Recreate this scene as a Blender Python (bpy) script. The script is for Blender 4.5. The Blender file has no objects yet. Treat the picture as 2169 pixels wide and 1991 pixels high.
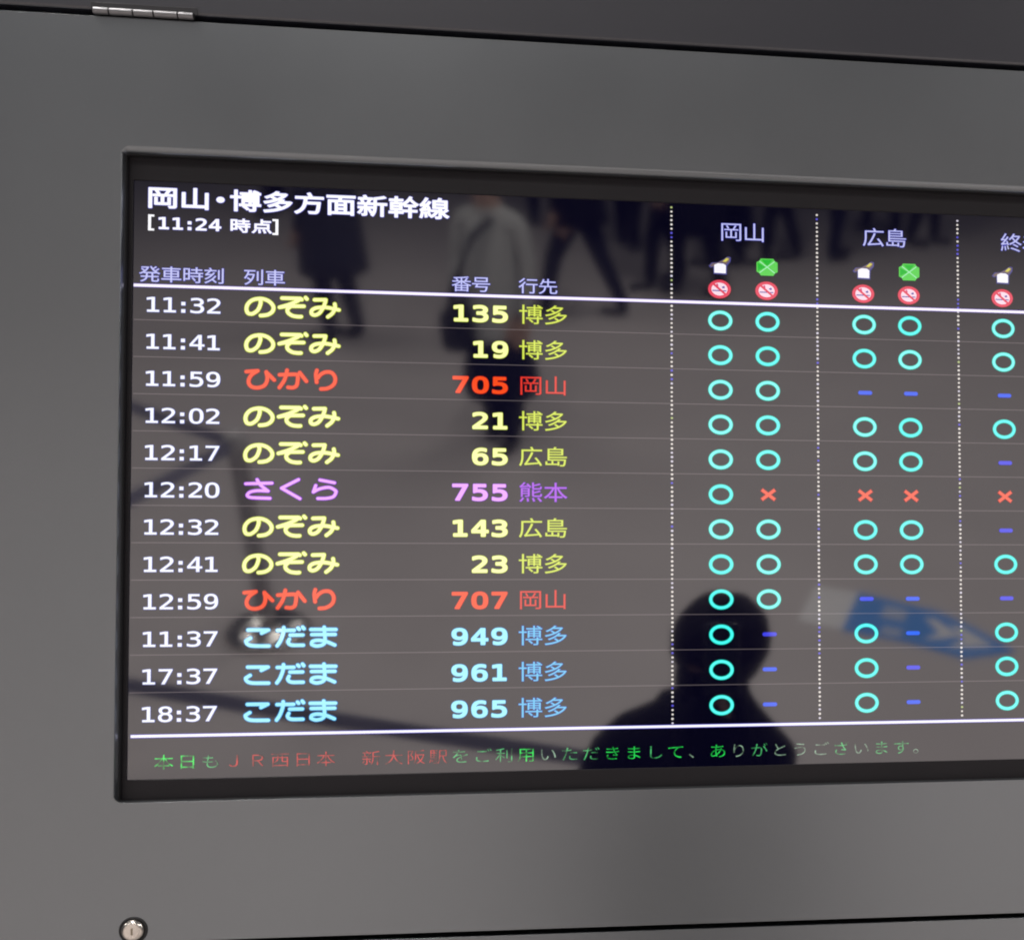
import bpy, bmesh, math, random
from mathutils import Matrix, Vector
from mathutils.geometry import tessellate_polygon

random.seed(7)
scn = bpy.context.scene
COL = scn.collection

# ------------------------------------------------------------------ camera, world, exposure
TILT = math.radians(30)            # the board leans forward, facing down towards the travellers
DIST = 1.4                         # lens to screen, square on
CAM_H = 1.75
BOARD = Matrix.Translation((0, 0, CAM_H + DIST * math.sin(TILT))) @ Matrix.Rotation(math.pi / 2 + TILT, 4, 'X')
CAM_R = Matrix(((0.987086, 0.003069, -0.160161), (-0.008915, 0.999319, -0.035799), (0.159942, 0.036764, 0.986442)))
cd = bpy.data.cameras.new('camera')
cd.sensor_fit = 'HORIZONTAL'
cd.sensor_width = 36
cd.lens = 47.8008
cd.shift_x = -0.403776                  # the photograph is a crop from the left side of a wider frame
cd.shift_y = 0.118529
cd.dof.use_dof = True
cd.dof.focus_distance = 1.37
cd.dof.aperture_fstop = 5.2
cd.clip_start = 0.02
cd.clip_end = 200
cam = bpy.data.objects.new('camera', cd)
COL.objects.link(cam)
cam.matrix_world = BOARD @ Matrix.Translation((0, 0, DIST)) @ CAM_R.to_4x4()
scn.camera = cam

world = bpy.data.worlds.new('World')
scn.world = world
world.use_nodes = True
bg = world.node_tree.nodes['Background']
bg.inputs['Color'].default_value = (0.80, 0.86, 1.0, 1)
bg.inputs['Strength'].default_value = 0.06

scn.render.engine = 'CYCLES'
scn.view_settings.view_transform = 'Standard'
scn.view_settings.look = 'None'
scn.view_settings.exposure = 0
scn.view_settings.gamma = 1
scn.cycles.max_bounces = 8
scn.cycles.use_denoising = True
scn.cycles.denoising_prefilter = 'ACCURATE'
scn.cycles.filter_width = 1.9
scn.cycles.sample_clamp_indirect = 8

# ceiling tube lights of the concourse
CEIL = 3.9
for (lx, ly, pw) in [(-4.4, -0.7, 60), (-1.2, -0.7, 60), (2.2, -0.7, 60), (5.4, -0.7, 60), (-4.4, -4.4, 78), (-1.2, -4.4, 78), (2.2, -4.4, 78),
                     (5.4, -4.4, 78), (-4.0, -8.6, 95), (0.2, -8.6, 95), (4.4, -8.6, 95)]:
    ld = bpy.data.lights.new('ceiling_lamp', 'AREA')
    ld.shape = 'RECTANGLE'
    ld.size, ld.size_y = 0.16, 2.4
    ld.energy = pw
    ld.color = (1.0, 0.955, 0.92)
    lo = bpy.data.objects.new('ceiling_lamp', ld)
    COL.objects.link(lo)
    lo.location = (lx, ly, CEIL)


# ------------------------------------------------------------------ helpers
def mat(name, base, rough=0.5, metal=0.0, ior=1.5, emit=None, es=1.0, spec=None):
    m = bpy.data.materials.new(name)
    m.use_nodes = True
    b = m.node_tree.nodes['Principled BSDF']
    b.inputs['Base Color'].default_value = (*base, 1)
    b.inputs['Roughness'].default_value = rough
    b.inputs['Metallic'].default_value = metal
    b.inputs['IOR'].default_value = ior
    if spec is not None:
        b.inputs['Specular IOR Level'].default_value = spec
    if emit is not None:
        b.inputs['Emission Color'].default_value = (*emit, 1)
        b.inputs['Emission Strength'].default_value = es
    return m


def nodes(m):
    return m.node_tree.nodes, m.node_tree.links, m.node_tree.nodes['Principled BSDF']


def tex_noise(m, scale, detail=3, coord='Object', rough=0.5):
    n, l, b = nodes(m)
    tc = n.new('ShaderNodeTexCoord')
    t = n.new('ShaderNodeTexNoise')
    t.inputs['Scale'].default_value = scale
    t.inputs['Detail'].default_value = detail
    t.inputs['Roughness'].default_value = rough
    l.new(tc.outputs[coord], t.inputs['Vector'])
    return t


def vary(m, c0, c1, scale, detail=4):
    n, l, b = nodes(m)
    t = tex_noise(m, scale, detail)
    r = n.new('ShaderNodeValToRGB')
    r.color_ramp.elements[0].position = 0.15
    r.color_ramp.elements[1].position = 0.85
    r.color_ramp.elements[0].color = (*c0, 1)
    r.color_ramp.elements[1].color = (*c1, 1)
    l.new(t.outputs['Fac'], r.inputs['Fac'])
    l.new(r.outputs['Color'], b.inputs['Base Color'])
    return r


def bump(m, scale, dist, strength=0.3, detail=2):
    n, l, b = nodes(m)
    t = tex_noise(m, scale, detail)
    bp = n.new('ShaderNodeBump')
    bp.inputs['Strength'].default_value = strength
    bp.inputs['Distance'].default_value = dist
    l.new(t.outputs['Fac'], bp.inputs['Height'])
    l.new(bp.outputs['Normal'], b.inputs['Normal'])


def rough_vary(m, r0, r1, scale):
    n, l, b = nodes(m)
    t = tex_noise(m, scale, 5)
    mr = n.new('ShaderNodeMapRange')
    mr.inputs['From Min'].default_value = 0.1
    mr.inputs['From Max'].default_value = 0.9
    mr.inputs['To Min'].default_value = r0
    mr.inputs['To Max'].default_value = r1
    l.new(t.outputs['Fac'], mr.inputs['Value'])
    l.new(mr.outputs['Result'], b.inputs['Roughness'])


def link(name, me, mats=(), parent=None, smooth=False, mw=None):
    for m in mats:
        me.materials.append(m)
    if smooth:
        for p in me.polygons:
            p.use_smooth = True
    o = bpy.data.objects.new(name, me)
    COL.objects.link(o)
    if parent is not None:
        o.parent = parent
    if mw is not None:
        o.matrix_local = mw
    return o


def from_bm(name, bm, mats, parent=None, smooth=False, mw=None):
    me = bpy.data.meshes.new(name)
    bmesh.ops.recalc_face_normals(bm, faces=bm.faces)
    bm.to_mesh(me)
    bm.free()
    return link(name, me, mats, parent, smooth, mw)


def empty(name, mw=None, label=None, cat=None, group=None):
    o = bpy.data.objects.new(name, None)
    COL.objects.link(o)
    if mw is not None:
        o.matrix_world = mw
    return tag(o, label, cat, group)


def tag(o, label=None, cat=None, group=None, kind=None):
    if label: o['label'] = label
    if cat: o['category'] = cat
    if group: o['group'] = group
    if kind: o['kind'] = kind
    return o


def box(bm, x0, x1, y0, y1, z0, z1, bev=0.0, seg=2):
    r = bmesh.ops.create_cube(bm, size=1)
    for v in r['verts']:
        v.co = Vector(((x0 + x1) / 2 + v.co.x * (x1 - x0), (y0 + y1) / 2 + v.co.y * (y1 - y0), (z0 + z1) / 2 + v.co.z * (z1 - z0)))
    if bev:
        es = list({e for v in r['verts'] for e in v.link_edges})
        bmesh.ops.bevel(bm, geom=es, offset=bev, segments=seg, affect='EDGES', profile=0.5)


def lathe(bm, prof, n=32, axis='Z', centre=(0, 0, 0)):
    rings = []
    for r, z in prof:
        ring = []
        for k in range(n):
            a = 2 * math.pi * k / n
            p = {'Z': (r * math.cos(a), r * math.sin(a), z), 'X': (z, r * math.cos(a), r * math.sin(a))}[axis]
            ring.append(bm.verts.new(Vector(p) + Vector(centre)))
        rings.append(ring)
    for a, b in zip(rings, rings[1:]):
        for k in range(n):
            bm.faces.new((a[k], a[(k + 1) % n], b[(k + 1) % n], b[k]))
    for ring in (rings[0], rings[-1]):
        bm.faces.new(ring)


def tube(bm, pts, r, n=10):
    pts = [Vector(p) for p in pts]
    rings = []
    for i, p in enumerate(pts):
        d = (pts[min(i + 1, len(pts) - 1)] - pts[max(i - 1, 0)]).normalized()
        up = Vector((0, 0, 1)) if abs(d.z) < 0.9 else Vector((1, 0, 0))
        s = d.cross(up).normalized()
        t = s.cross(d)
        rr = r[i] if isinstance(r, (list, tuple)) else r
        rings.append([bm.verts.new(p + (s * math.cos(2 * math.pi * k / n) + t * math.sin(2 * math.pi * k / n)) * rr) for k in range(n)])
    for a, b in zip(rings, rings[1:]):
        for k in range(n):
            bm.faces.new((a[k], a[(k + 1) % n], b[(k + 1) % n], b[k]))
    for ring in (rings[0], rings[-1]):
        bm.faces.new(ring)


MM = 0.001


def lin(r, g, b):
    f = lambda c: (c / 255) / 12.92 if c / 255 <= 0.04045 else (((c / 255) + 0.055) / 1.055) ** 2.4
    return (f(r), f(g), f(b))


# ------------------------------------------------------------------ materials
PAINT = mat('grey_cabinet_paint', (0.067, 0.067, 0.07), 0.30, 0.0, 3.1)
PAINT.node_tree.nodes['Principled BSDF'].inputs['Specular Tint'].default_value = (0.90, 0.955, 1.0, 1)
vary(PAINT, (0.031, 0.034, 0.0385), (0.036, 0.0390, 0.0435), 5.0)
rough_vary(PAINT, 0.28, 0.35, 4)
HEADER_SHADE = mat('header_dark_reflection', (0.05, 0.05, 0.06), 0.32, 0.0, 1.9)  # cabinet paint made darker and bluer, the dim hall's reflection put into it
vary(HEADER_SHADE, (0.025, 0.026, 0.037), (0.028, 0.029, 0.040), 6.0)
DARK_GAP = mat('gap_shade_gasket_black', (0.008, 0.008, 0.010), 0.7)  # gasket black; on the back plate it paints in the shade of the gaps
NOTCH_SHADE = mat('hinge_notch_shade', (0.02, 0.02, 0.024), 0.45)
STEEL = mat('satin_steel', (0.24, 0.24, 0.25), 0.42, 1.0)
rough_vary(STEEL, 0.34, 0.5, 300)
NICKEL = mat('warm_nickel', (0.80, 0.74, 0.67), 0.26, 1.0)
NICKEL_DARK = mat('dark_tan_keyway', (0.36, 0.31, 0.24), 0.5, 0.8)  # darker tan than the barrel
RUBBER = mat('black_lock_ring', (0.012, 0.012, 0.014), 0.5)
BEZEL = mat('black_plastic_bezel', (0.016, 0.0145, 0.017), 0.5, spec=0.35)
vary(BEZEL, (0.0105, 0.0095, 0.0125), (0.0125, 0.0110, 0.0140), 20)
SCREEN = mat('dark_glossy_panel', (0.0015, 0.0015, 0.0045), 0.055, 0.0, 2.45, (0.12, 0.09, 1.0), 0.006)
rough_vary(SCREEN, 0.030, 0.045, 20)
CHROME = mat('polished_steel_base', (0.80, 0.77, 0.72), 0.20, 1.0)

GLOW = {}


def glow(r, g, b, s=1.0, off=0.05):
    """pixels that read as this colour once the floor's reflection in the glass adds its own light"""
    k = (r, g, b, s)
    if k not in GLOW:
        GLOW[k] = mat('lit_pixels_%d_%d_%d' % (r, g, b), (0.001, 0.001, 0.003), 0.055, 0, 2.45, tuple(max(0.0, c * s - off) for c in lin(r, g, b)), 1.0)
    return GLOW[k]


# ------------------------------------------------------------------ display cabinet
def ap(x, y, z):                      # what the lens sees at (x, y) on the screen plane, moved out to height z (all mm)
    k = 1 - z / (DIST * 1000)
    return x * k, y * k


def ring_pts(x0, x1, yb0, yb1, yt, rad, n=6):
    """rounded rectangle, counter-clockwise; bottom edge may slope from yb0 (left) to yb1 (right)"""
    pts = []
    for cx, cy, a0 in ((x1 - rad, yt - rad, 0), (x0 + rad, yt - rad, 90), (x0 + rad, yb0 + rad, 180), (x1 - rad, yb1 + rad, 270)):
        for k in range(n + 1):
            a = math.radians(a0 + 90 * k / n)
            pts.append((cx + rad * math.cos(a), cy + rad * math.sin(a)))
    return pts


def skin_rings(bm, rings):
    vs = [[bm.verts.new((x * MM, y * MM, z * MM)) for x, y in pts] for pts, z in rings]
    for a, b in zip(vs, vs[1:]):
        n = len(a)
        for k in range(n):
            bm.faces.new((a[k], a[(k + 1) % n], b[(k + 1) % n], b[k]))
    return vs


ZF = 14.0
cabinet = empty('display_cabinet', BOARD, 'grey painted steel cabinet around the black bezel of the departure screen', 'cabinet')
kf = 1 - ZF / 1400
OX0, OX1, OYB, OYT = -552 * kf, 505, -146.6 * kf, 477.0 * kf     # screen opening
DX0, DX1 = -1150, 760
slope = -0.0083
yb = lambda x: (-281.7 + slope * (x + 188)) * kf
DYT = 608.0 * kf
bm = bmesh.new()
rings = []
rings.append((ring_pts(DX0, DX1, yb(DX0), yb(DX1), DYT, 1.0), -22))
rings.append((ring_pts(DX0, DX1, yb(DX0), yb(DX1), DYT, 1.0), ZF - 1.2))
for k in range(1, 6):
    a = math.radians(90 * k / 5)
    d = 0.25 * (1 - math.cos(a))
    rings.append((ring_pts(DX0 + d, DX1 - d, yb(DX0) + d, yb(DX1) + d, DYT - d, 1.0 + d), ZF - 1.2 + 1.2 * math.sin(a)))
RL = 6.5
for k in range(0, 9):
    a = math.radians(90 * k / 8)
    d = RL * (1 - math.sin(a))
    rings.append((ring_pts(OX0 - d * .3, OX1 + d, OYB - d * .12, OYB - d * .12, OYT + d, 2.5 + d), ZF - RL + RL * math.cos(a)))
rings.append((ring_pts(OX0, OX1, OYB, OYB, OYT, 2.5), 3.2))
skin_rings(bm, rings)
door = from_bm('door_panel', bm, [PAINT], cabinet, True)
md = door.modifiers.new('normals', 'WEIGHTED_NORMAL')


bm = bmesh.new()
skin_rings(bm, [(ring_pts(OX0 - 0.2, OX1, OYB - 0.2, OYB - 0.2, OYT + 0.2, 2.5), ZF - 6.8), (ring_pts(OX0 + 0.7, OX1, OYB + 0.7, OYB + 0.7, OYT - 0.7, 2.0), ZF - 7.2),
                (ring_pts(OX0 + 0.7, OX1, OYB + 0.7, OYB + 0.7, OYT - 0.7, 2.0), 2.6)])
from_bm('gasket', bm, [DARK_GAP], cabinet)


def plate(name, x0, x1, y0l, y0r, y1l, y1r, zf, rad, m, back=-22, mw=None):
    """folded sheet with rounded edges; bottom y0l..y0r and top y1l..y1r"""
    bm = bmesh.new()
    rs = []
    def rect(d):
        return [(x1 - d, y1r - d), (x0 + d, y1l - d), (x0 + d, y0l + d), (x1 - d, y0r + d)]
    rs.append((rect(0), back))
    for k in range(0, 6):
        a = math.radians(90 * k / 5)
        d = rad * (1 - math.cos(a))
        rs.append((rect(d), zf - rad + rad * math.sin(a)))
    vs = skin_rings(bm, rs)
    bm.faces.new(vs[-1])
    o = from_bm(name, bm, [m], cabinet, True, mw)
    o.modifiers.new('normals', 'WEIGHTED_NORMAL')
    return o


HY = 614.4 * kf
hm = Matrix.Translation((0, HY * MM, ZF * MM)) @ Matrix.Rotation(math.radians(0), 4, 'X') @ Matrix.Translation((0, -HY * MM, -ZF * MM))
plate('header_panel', DX0, DX1, HY, HY, HY + 260, HY + 260, ZF, 3.0, HEADER_SHADE, -22, hm)
plate('lower_panel', DX0, DX1, yb(DX0) - 420, yb(DX1) - 420, yb(DX0) - 5.0, yb(DX1) - 5.0, ZF, 0.5, PAINT)
bm = bmesh.new()
box(bm, DX0 * MM, DX1 * MM, -0.70, 0.86, -0.060, -0.056)
from_bm('back_plate', bm, [DARK_GAP], cabinet)

# hinge in the upper gap
hx0, hy0 = ap(-580, 613.4, 15)
hx1, hy1 = ap(-489, 612.3, 15)
bm = bmesh.new()
box(bm, (hx0 - 2.5) * MM, (hx1 + 2.5) * MM, (hy0 + 1.0) * MM, (hy0 + 8.2) * MM, 0.0136, 0.0148, 0.0004, 1)  # flat dark plate painting the shadow of the cut-out above the hinge
hinge = from_bm('hinge', bm, [NOTCH_SHADE], cabinet)
fr = [0, 0.16, 0.396, 0.60, 0.84, 1.0]
for k in range(5):
    a = hx0 + (hx1 - hx0) * fr[k] + 0.35
    b = hx0 + (hx1 - hx0) * fr[k + 1] - 0.35
    bm = bmesh.new()
    rr = 3.5
    lathe(bm, [((rr - 0.5) * MM, a * MM), (rr * MM, (a + 0.5) * MM), (rr * MM, (b - 0.5) * MM), ((rr - 0.5) * MM, b * MM)], 28, 'X',
          (0, (hy0 + hy1) / 2 * MM, 15.2 * MM))
    o = from_bm('knuckle', bm, [STEEL], hinge, True)
    o.modifiers.new('normals', 'WEIGHTED_NORMAL')

# cam lock at the lower left of the door
lx, ly = ap(-534.4, -267.2, ZF)
bm = bmesh.new()
lathe(bm, [(12.4 * MM, 13.5 * MM), (12.6 * MM, 14.4 * MM), (12.0 * MM, 15.2 * MM), (10.6 * MM, 15.4 * MM), (10.2 * MM, 14.2 * MM), (0.5 * MM, 14.1 * MM)], 48, 'Z', (lx * MM, ly * MM, 0))
lock = from_bm('key_lock', bm, [RUBBER], cabinet, True)
bm = bmesh.new()
lathe(bm, [(10.0 * MM, 14.2 * MM), (10.0 * MM, 15.6 * MM), (9.7 * MM, 16.5 * MM), (9.1 * MM, 17.5 * MM), (8.2 * MM, 18.4 * MM), (7.1 * MM, 19.0 * MM), (6.4 * MM, 19.2 * MM), (6.0 * MM, 19.0 * MM), (0.3 * MM, 18.9 * MM)],
      48, 'Z', (lx * MM, ly * MM, 0))
o = from_bm('lock_barrel', bm, [NICKEL], lock, True)
o.modifiers.new('normals', 'WEIGHTED_NORMAL')
bm = bmesh.new()
box(bm, (lx - 0.6) * MM, (lx + 1.3) * MM, (ly - 3.6) * MM, (ly + 3.0) * MM, 18.85 * MM, 19.02 * MM, 0.00007, 1)
from_bm('keyway', bm, [NICKEL_DARK], lock)

# ------------------------------------------------------------------ monitor
SX0, SX1, SYB, SYT = -541.8, 479.6, -125.6, 449.2
monitor = empty('departure_monitor', BOARD, 'wide black screen listing coloured train departures, set in the grey cabinet', 'departure screen')
bm = bmesh.new()
rings = [(ring_pts(SX0 - 40, SX1 + 40, SYB - 45, SYB - 45, SYT + 45, 3), -38)]
rings += [(ring_pts(SX0 - 40, SX1 + 40, SYB - 45, SYB - 45, SYT + 45, 3), 1.8)]
rings += [(ring_pts(SX0 - 0.6, SX1 + 0.6, SYB - 0.6, SYB - 0.6, SYT + 0.6, 0.6), 1.8)]
rings += [(ring_pts(SX0, SX1, SYB, SYB, SYT, 0.4), 1.2), (ring_pts(SX0, SX1, SYB, SYB, SYT, 0.4), -3)]
skin_rings(bm, rings)
from_bm('bezel', bm, [BEZEL], monitor)
bm = bmesh.new()
box(bm, (SX0 - 5) * MM, (SX1 + 5) * MM, (SYB - 5) * MM, (SYT + 5) * MM, -2.8 * MM, 0)
screen = from_bm('screen', bm, [SCREEN], monitor)

# ---- glyph outlines (units of 1/20 mm; c = lit core, r = coloured rim of edge pixels with lens bloom painted in)
ORDER = {'H': '岡山・博多方面新幹線', 'S': '時点1024:', 'C': '発車時刻列番号行先', 'T': '1234567890:', 'N': '1234567890',
         'D': '博多岡山広島熊本終着', 'K': '本日もＪＲ西新大阪駅をご利用いただきまして、ありがとうざす。', 'W': 'NHSK'}
OUTLINES = {
 'H': [
  [[[-251,-213,-243,-215,-198,-215,-192,-212,-188,-204,-188,132,-187,133,-145,133,-142,132,-142,126,-140,120,-122,95,-106,70,-108,69,-173,69,-179,67,-184,62,-185,56,-185,28,-180,20,-173,17,-41,17,-38,17,-36,14,-36,-92,-38,-94,-86,-94,-89,-93,-89,-3,-93,6,-100,9,-139,9,-145,7,-150,3,-152,-6,-152,-134,-151,-140,-147,-145,-139,-148,135,-148,141,-146,147,-141,148,-134,148,-6,146,3,141,7,135,9,96,9,88,6,84,-3,84,-92,82,-94,79,-94,32,-94,29,-92,29,14,32,17,177,17,186,21,188,17,188,-157,169,-158,107,-158,99,-162,96,-168,97,-174,107,-190,113,-205,116,-208,121,-210,172,-210,205,-208,228,-203,242,-196,248,-190,253,-182,256,-162,256,176,254,185,247,189,242,189,-243,189,-251,187,-255,182,-256,176,-256,-202,-255,-207],[183,67,177,69,105,69,102,70,140,123,142,132,144,133,186,133,188,132,188,129,188,67,186,65],[-35,69,-47,92,-73,132,-72,133,65,133,68,132,51,104,26,69]],[[-252,-224,-243,-226,-195,-225,-184,-218,-179,-210,-178,-202,-178,3,-175,6,-161,6,-162,-3,-162,-137,-158,-148,-150,-155,-139,-158,85,-158,88,-160,86,-168,87,-179,98,-196,104,-210,110,-217,121,-221,172,-221,208,-219,233,-213,250,-203,257,-196,262,-188,265,-176,267,-162,267,176,266,185,261,192,253,198,245,200,-243,200,-251,199,-259,194,-265,185,-267,176,-267,-202,-265,-210,-263,-216,-257,-221],[158,-147,156,-146,159,-134,159,-3,157,6,177,6,177,-146,175,-147],[-77,-83,-78,-3,-80,6,-48,6,-47,3,-47,-81,-49,-84],[40,-83,40,6,74,6,73,-81,71,-84],[-175,79,-178,81,-178,120,-175,123,-153,123,-125,81,-128,80],[-27,80,-52,122,-49,123,49,122,50,120,42,109,21,80],[124,80,123,81,152,123,175,123,177,121,177,81,175,80]]],
  [[[177,-211,183,-213,231,-213,239,-209,242,-203,242,108,241,114,237,119,231,122,183,122,177,119,173,114,172,-121,169,-123,35,-123,33,-121,33,195,32,201,27,206,21,208,-27,208,-34,203,-37,198,-38,-122,-173,-123,-174,-121,-175,113,-180,119,-187,122,-234,121,-242,117,-245,108,-245,-169,-243,-175,-240,-178,-231,-181,169,-181,172,-183,173,-205]],[[176,-222,183,-224,233,-223,242,-220,247,-217,252,-205,253,111,251,119,245,127,239,131,231,133,183,132,171,128,165,122,163,117,162,108,162,-110,158,-112,46,-112,44,-110,44,195,41,206,32,216,21,218,-30,218,-41,212,-47,201,-48,-110,-49,-112,-161,-112,-164,-110,-164,108,-165,117,-168,122,-174,128,-187,132,-237,132,-245,128,-251,123,-254,117,-255,108,-255,-169,-254,-177,-247,-186,-240,-190,-231,-191,161,-191,164,-211,169,-218]]],
  [[[-21,-58,-1,-60,13,-59,27,-56,38,-51,50,-44,60,-35,66,-27,72,-10,73,-2,71,12,67,23,61,32,49,42,38,49,15,56,-1,58,-15,57,-29,54,-43,48,-55,40,-69,25,-74,12,-76,-2,-75,-13,-71,-24,-63,-35,-52,-45,-41,-51]],[[-20,-69,-1,-71,13,-70,29,-66,41,-62,57,-52,69,-41,76,-30,82,-16,84,-2,81,18,76,29,67,40,57,49,43,58,29,64,13,67,-15,67,-32,64,-46,58,-60,50,-70,40,-80,26,-85,15,-87,-2,-85,-16,-78,-33,-69,-44,-57,-54,-35,-65]]],
  [[[-207,-212,-201,-214,-154,-214,-148,-211,-144,-204,-144,40,-140,42,-87,42,-78,45,-78,-47,-75,-55,-78,-57,-115,-57,-120,-58,-124,-61,-127,-69,-127,-97,-126,-103,-123,-107,-115,-110,-64,-110,-63,-111,-64,-120,-61,-125,-16,-156,17,-185,23,-188,28,-187,48,-176,58,-193,64,-209,70,-214,115,-214,146,-213,168,-208,181,-201,189,-190,193,-176,193,-111,196,-110,275,-110,280,-106,284,-100,284,-69,281,-61,275,-57,249,-57,248,-55,251,-47,251,101,249,107,243,113,269,113,275,115,278,118,280,124,281,152,278,160,272,164,252,165,248,174,235,182,194,199,157,211,149,209,124,185,123,180,126,173,135,167,140,166,115,165,114,202,109,211,104,213,59,213,53,210,49,202,49,169,48,165,-98,165,-103,164,-108,160,-110,155,-110,121,-106,116,-101,114,-71,113,-77,107,-78,93,-87,97,-143,97,-144,99,-144,199,-145,206,-150,211,-157,213,-201,212,-207,210,-211,205,-212,199,-213,98,-215,97,-274,97,-282,93,-285,85,-285,54,-283,48,-280,44,-274,42,-215,42,-212,40,-212,-201,-212,-207],[70,-162,69,-153,65,-147,50,-134,20,-111,23,-110,123,-110,126,-111,126,-162],[-17,-56,-15,-50,-14,-30,48,-30,50,-50,54,-55,51,-57],[112,-57,110,-55,114,-47,115,-30,126,-30,126,-56,123,-57]],[[-208,-223,-201,-225,-154,-225,-145,-222,-137,-215,-134,-204,-133,-117,-131,-113,-126,-118,-117,-120,-75,-121,-67,-134,-22,-165,13,-195,20,-198,28,-198,45,-191,55,-215,61,-221,67,-224,104,-225,149,-223,174,-217,188,-209,197,-198,202,-184,204,-170,205,-121,277,-120,287,-114,294,-103,295,-69,292,-58,287,-53,280,-48,263,-46,261,-44,261,101,263,103,275,104,280,106,286,111,290,118,291,124,291,155,290,160,286,167,275,175,261,176,251,185,221,200,163,221,154,222,146,219,126,203,119,216,109,222,101,224,59,223,48,219,41,211,38,202,38,177,37,175,-98,175,-109,173,-117,166,-121,155,-121,124,-119,115,-115,110,-117,108,-131,108,-133,110,-134,202,-138,213,-145,220,-154,223,-201,223,-213,219,-221,211,-223,202,-223,110,-227,108,-274,108,-285,104,-291,98,-295,90,-295,54,-294,46,-291,40,-285,35,-280,32,-271,31,-227,31,-224,30,-223,29,-223,-204,-218,-216],[81,-152,79,-151,73,-141,53,-122,59,-120,115,-121,115,-151],[-131,-54,-133,-50,-133,29,-131,31,-89,30,-89,-46,-120,-47],[-3,-46,-4,-44,-3,-41,37,-41,38,-44,37,-46]]],
  [[[-241,-214,-231,-216,-156,-207,-77,-195,-4,-179,63,-158,127,-131,183,-99,231,-60,271,-9,272,-1,267,6,231,22,220,20,116,21,115,22,129,36,130,41,127,48,122,52,86,58,84,61,108,75,150,107,183,144,185,150,182,159,150,174,144,176,133,174,21,175,33,190,33,198,29,203,24,205,-30,213,-35,211,-69,183,-114,155,-170,128,-234,104,-240,101,-242,97,-243,92,-240,84,-203,57,-195,58,-133,82,-128,74,-81,50,-153,30,-256,10,-262,2,-261,-6,-248,-22,-239,-37,-231,-42,-170,-32,-108,-17,-49,0,27,30,-4,8,-63,-22,-100,-37,-139,-51,-184,-64,-188,-68,-190,-74,-190,-79,-187,-85,-172,-96,-158,-110,-153,-113,-147,-112,-119,-104,-52,-79,-45,-88,1,-116,-2,-118,-38,-128,-105,-142,-178,-152,-256,-160,-263,-166,-264,-174,-252,-194,-243,-211],[74,-91,7,-51,38,-35,161,-35,162,-37,133,-59,102,-77],[-13,76,-75,108,-74,111,-60,119,67,120,29,96,-2,80]],[[-242,-225,-231,-226,-153,-218,-75,-205,-2,-189,68,-167,133,-140,189,-108,239,-66,280,-15,282,-9,283,-1,278,10,270,16,234,32,220,31,141,31,139,33,140,38,139,47,136,54,128,61,116,64,114,66,155,98,191,136,195,145,196,153,193,162,189,167,180,172,147,186,46,185,44,187,44,195,42,204,38,209,32,214,24,216,-30,224,-41,220,-74,192,-119,164,-172,138,-240,114,-245,110,-251,103,-253,97,-253,89,-250,80,-245,75,-209,48,-203,47,-195,47,-139,68,-108,52,-178,35,-254,22,-262,19,-268,14,-271,8,-273,2,-272,-6,-268,-15,-258,-26,-245,-46,-237,-52,-226,-53,-116,-31,-119,-33,-122,-32,-123,-34,-142,-41,-186,-54,-195,-60,-199,-65,-201,-76,-198,-88,-165,-118,-156,-123,-144,-123,-91,-105,-58,-93,-55,-93,-23,-113,-72,-125,-108,-132,-181,-142,-254,-149,-262,-151,-268,-155,-273,-163,-275,-169,-274,-177,-261,-200,-253,-216,-248,-221],[71,-77,30,-51,39,-46,134,-46,96,-68,74,-79],[-13,89,-49,109,30,108,-4,91,-10,88]]],
  [[[-244,-214,-237,-216,-232,-215,-192,-197,-159,-177,-128,-152,-104,-127,-84,-99,-70,-71,-58,-43,-53,-23,-50,-22,132,-22,135,-23,129,-71,121,-116,112,-141,104,-151,96,-154,82,-155,-19,-152,-27,-157,-29,-166,-27,-171,-17,-186,-12,-202,-8,-207,-2,-209,57,-211,107,-210,130,-206,152,-195,166,-183,175,-169,183,-152,189,-130,199,-76,204,-37,210,22,207,30,202,34,197,35,-38,35,-40,38,-36,79,-33,80,258,81,264,84,268,92,268,125,266,131,261,135,256,137,62,137,51,159,33,187,15,211,6,215,-41,202,-48,195,-49,190,-47,184,-25,150,-18,139,-19,138,-257,137,-262,135,-267,131,-268,125,-268,92,-265,84,-260,81,-111,80,-109,78,-116,19,-125,-18,-139,-54,-159,-86,-187,-116,-223,-142,-274,-166,-280,-172,-281,-180,-278,-186,-258,-200]],[[-245,-225,-237,-226,-229,-225,-187,-206,-150,-184,-121,-160,-97,-135,-77,-107,-60,-76,-45,-34,-41,-32,121,-32,123,-34,119,-71,111,-113,105,-130,99,-142,93,-144,82,-144,-19,-142,-27,-144,-36,-151,-40,-160,-39,-172,-28,-188,-22,-205,-16,-214,-10,-217,-2,-219,57,-221,107,-220,135,-215,149,-209,161,-202,174,-190,185,-174,193,-155,199,-132,209,-76,220,13,220,27,216,36,208,43,200,45,-27,46,-28,47,-26,66,-24,69,261,70,272,77,278,89,278,125,275,136,267,144,256,147,71,147,48,183,23,217,15,224,6,226,-2,225,-45,212,-52,208,-57,201,-60,192,-58,181,-36,148,-257,147,-268,144,-276,136,-279,128,-279,92,-276,80,-266,72,-257,69,-122,69,-121,66,-126,22,-135,-15,-148,-48,-167,-79,-195,-109,-229,-133,-282,-159,-290,-169,-292,-180,-287,-191,-282,-197,-265,-208,-251,-221]]],
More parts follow.
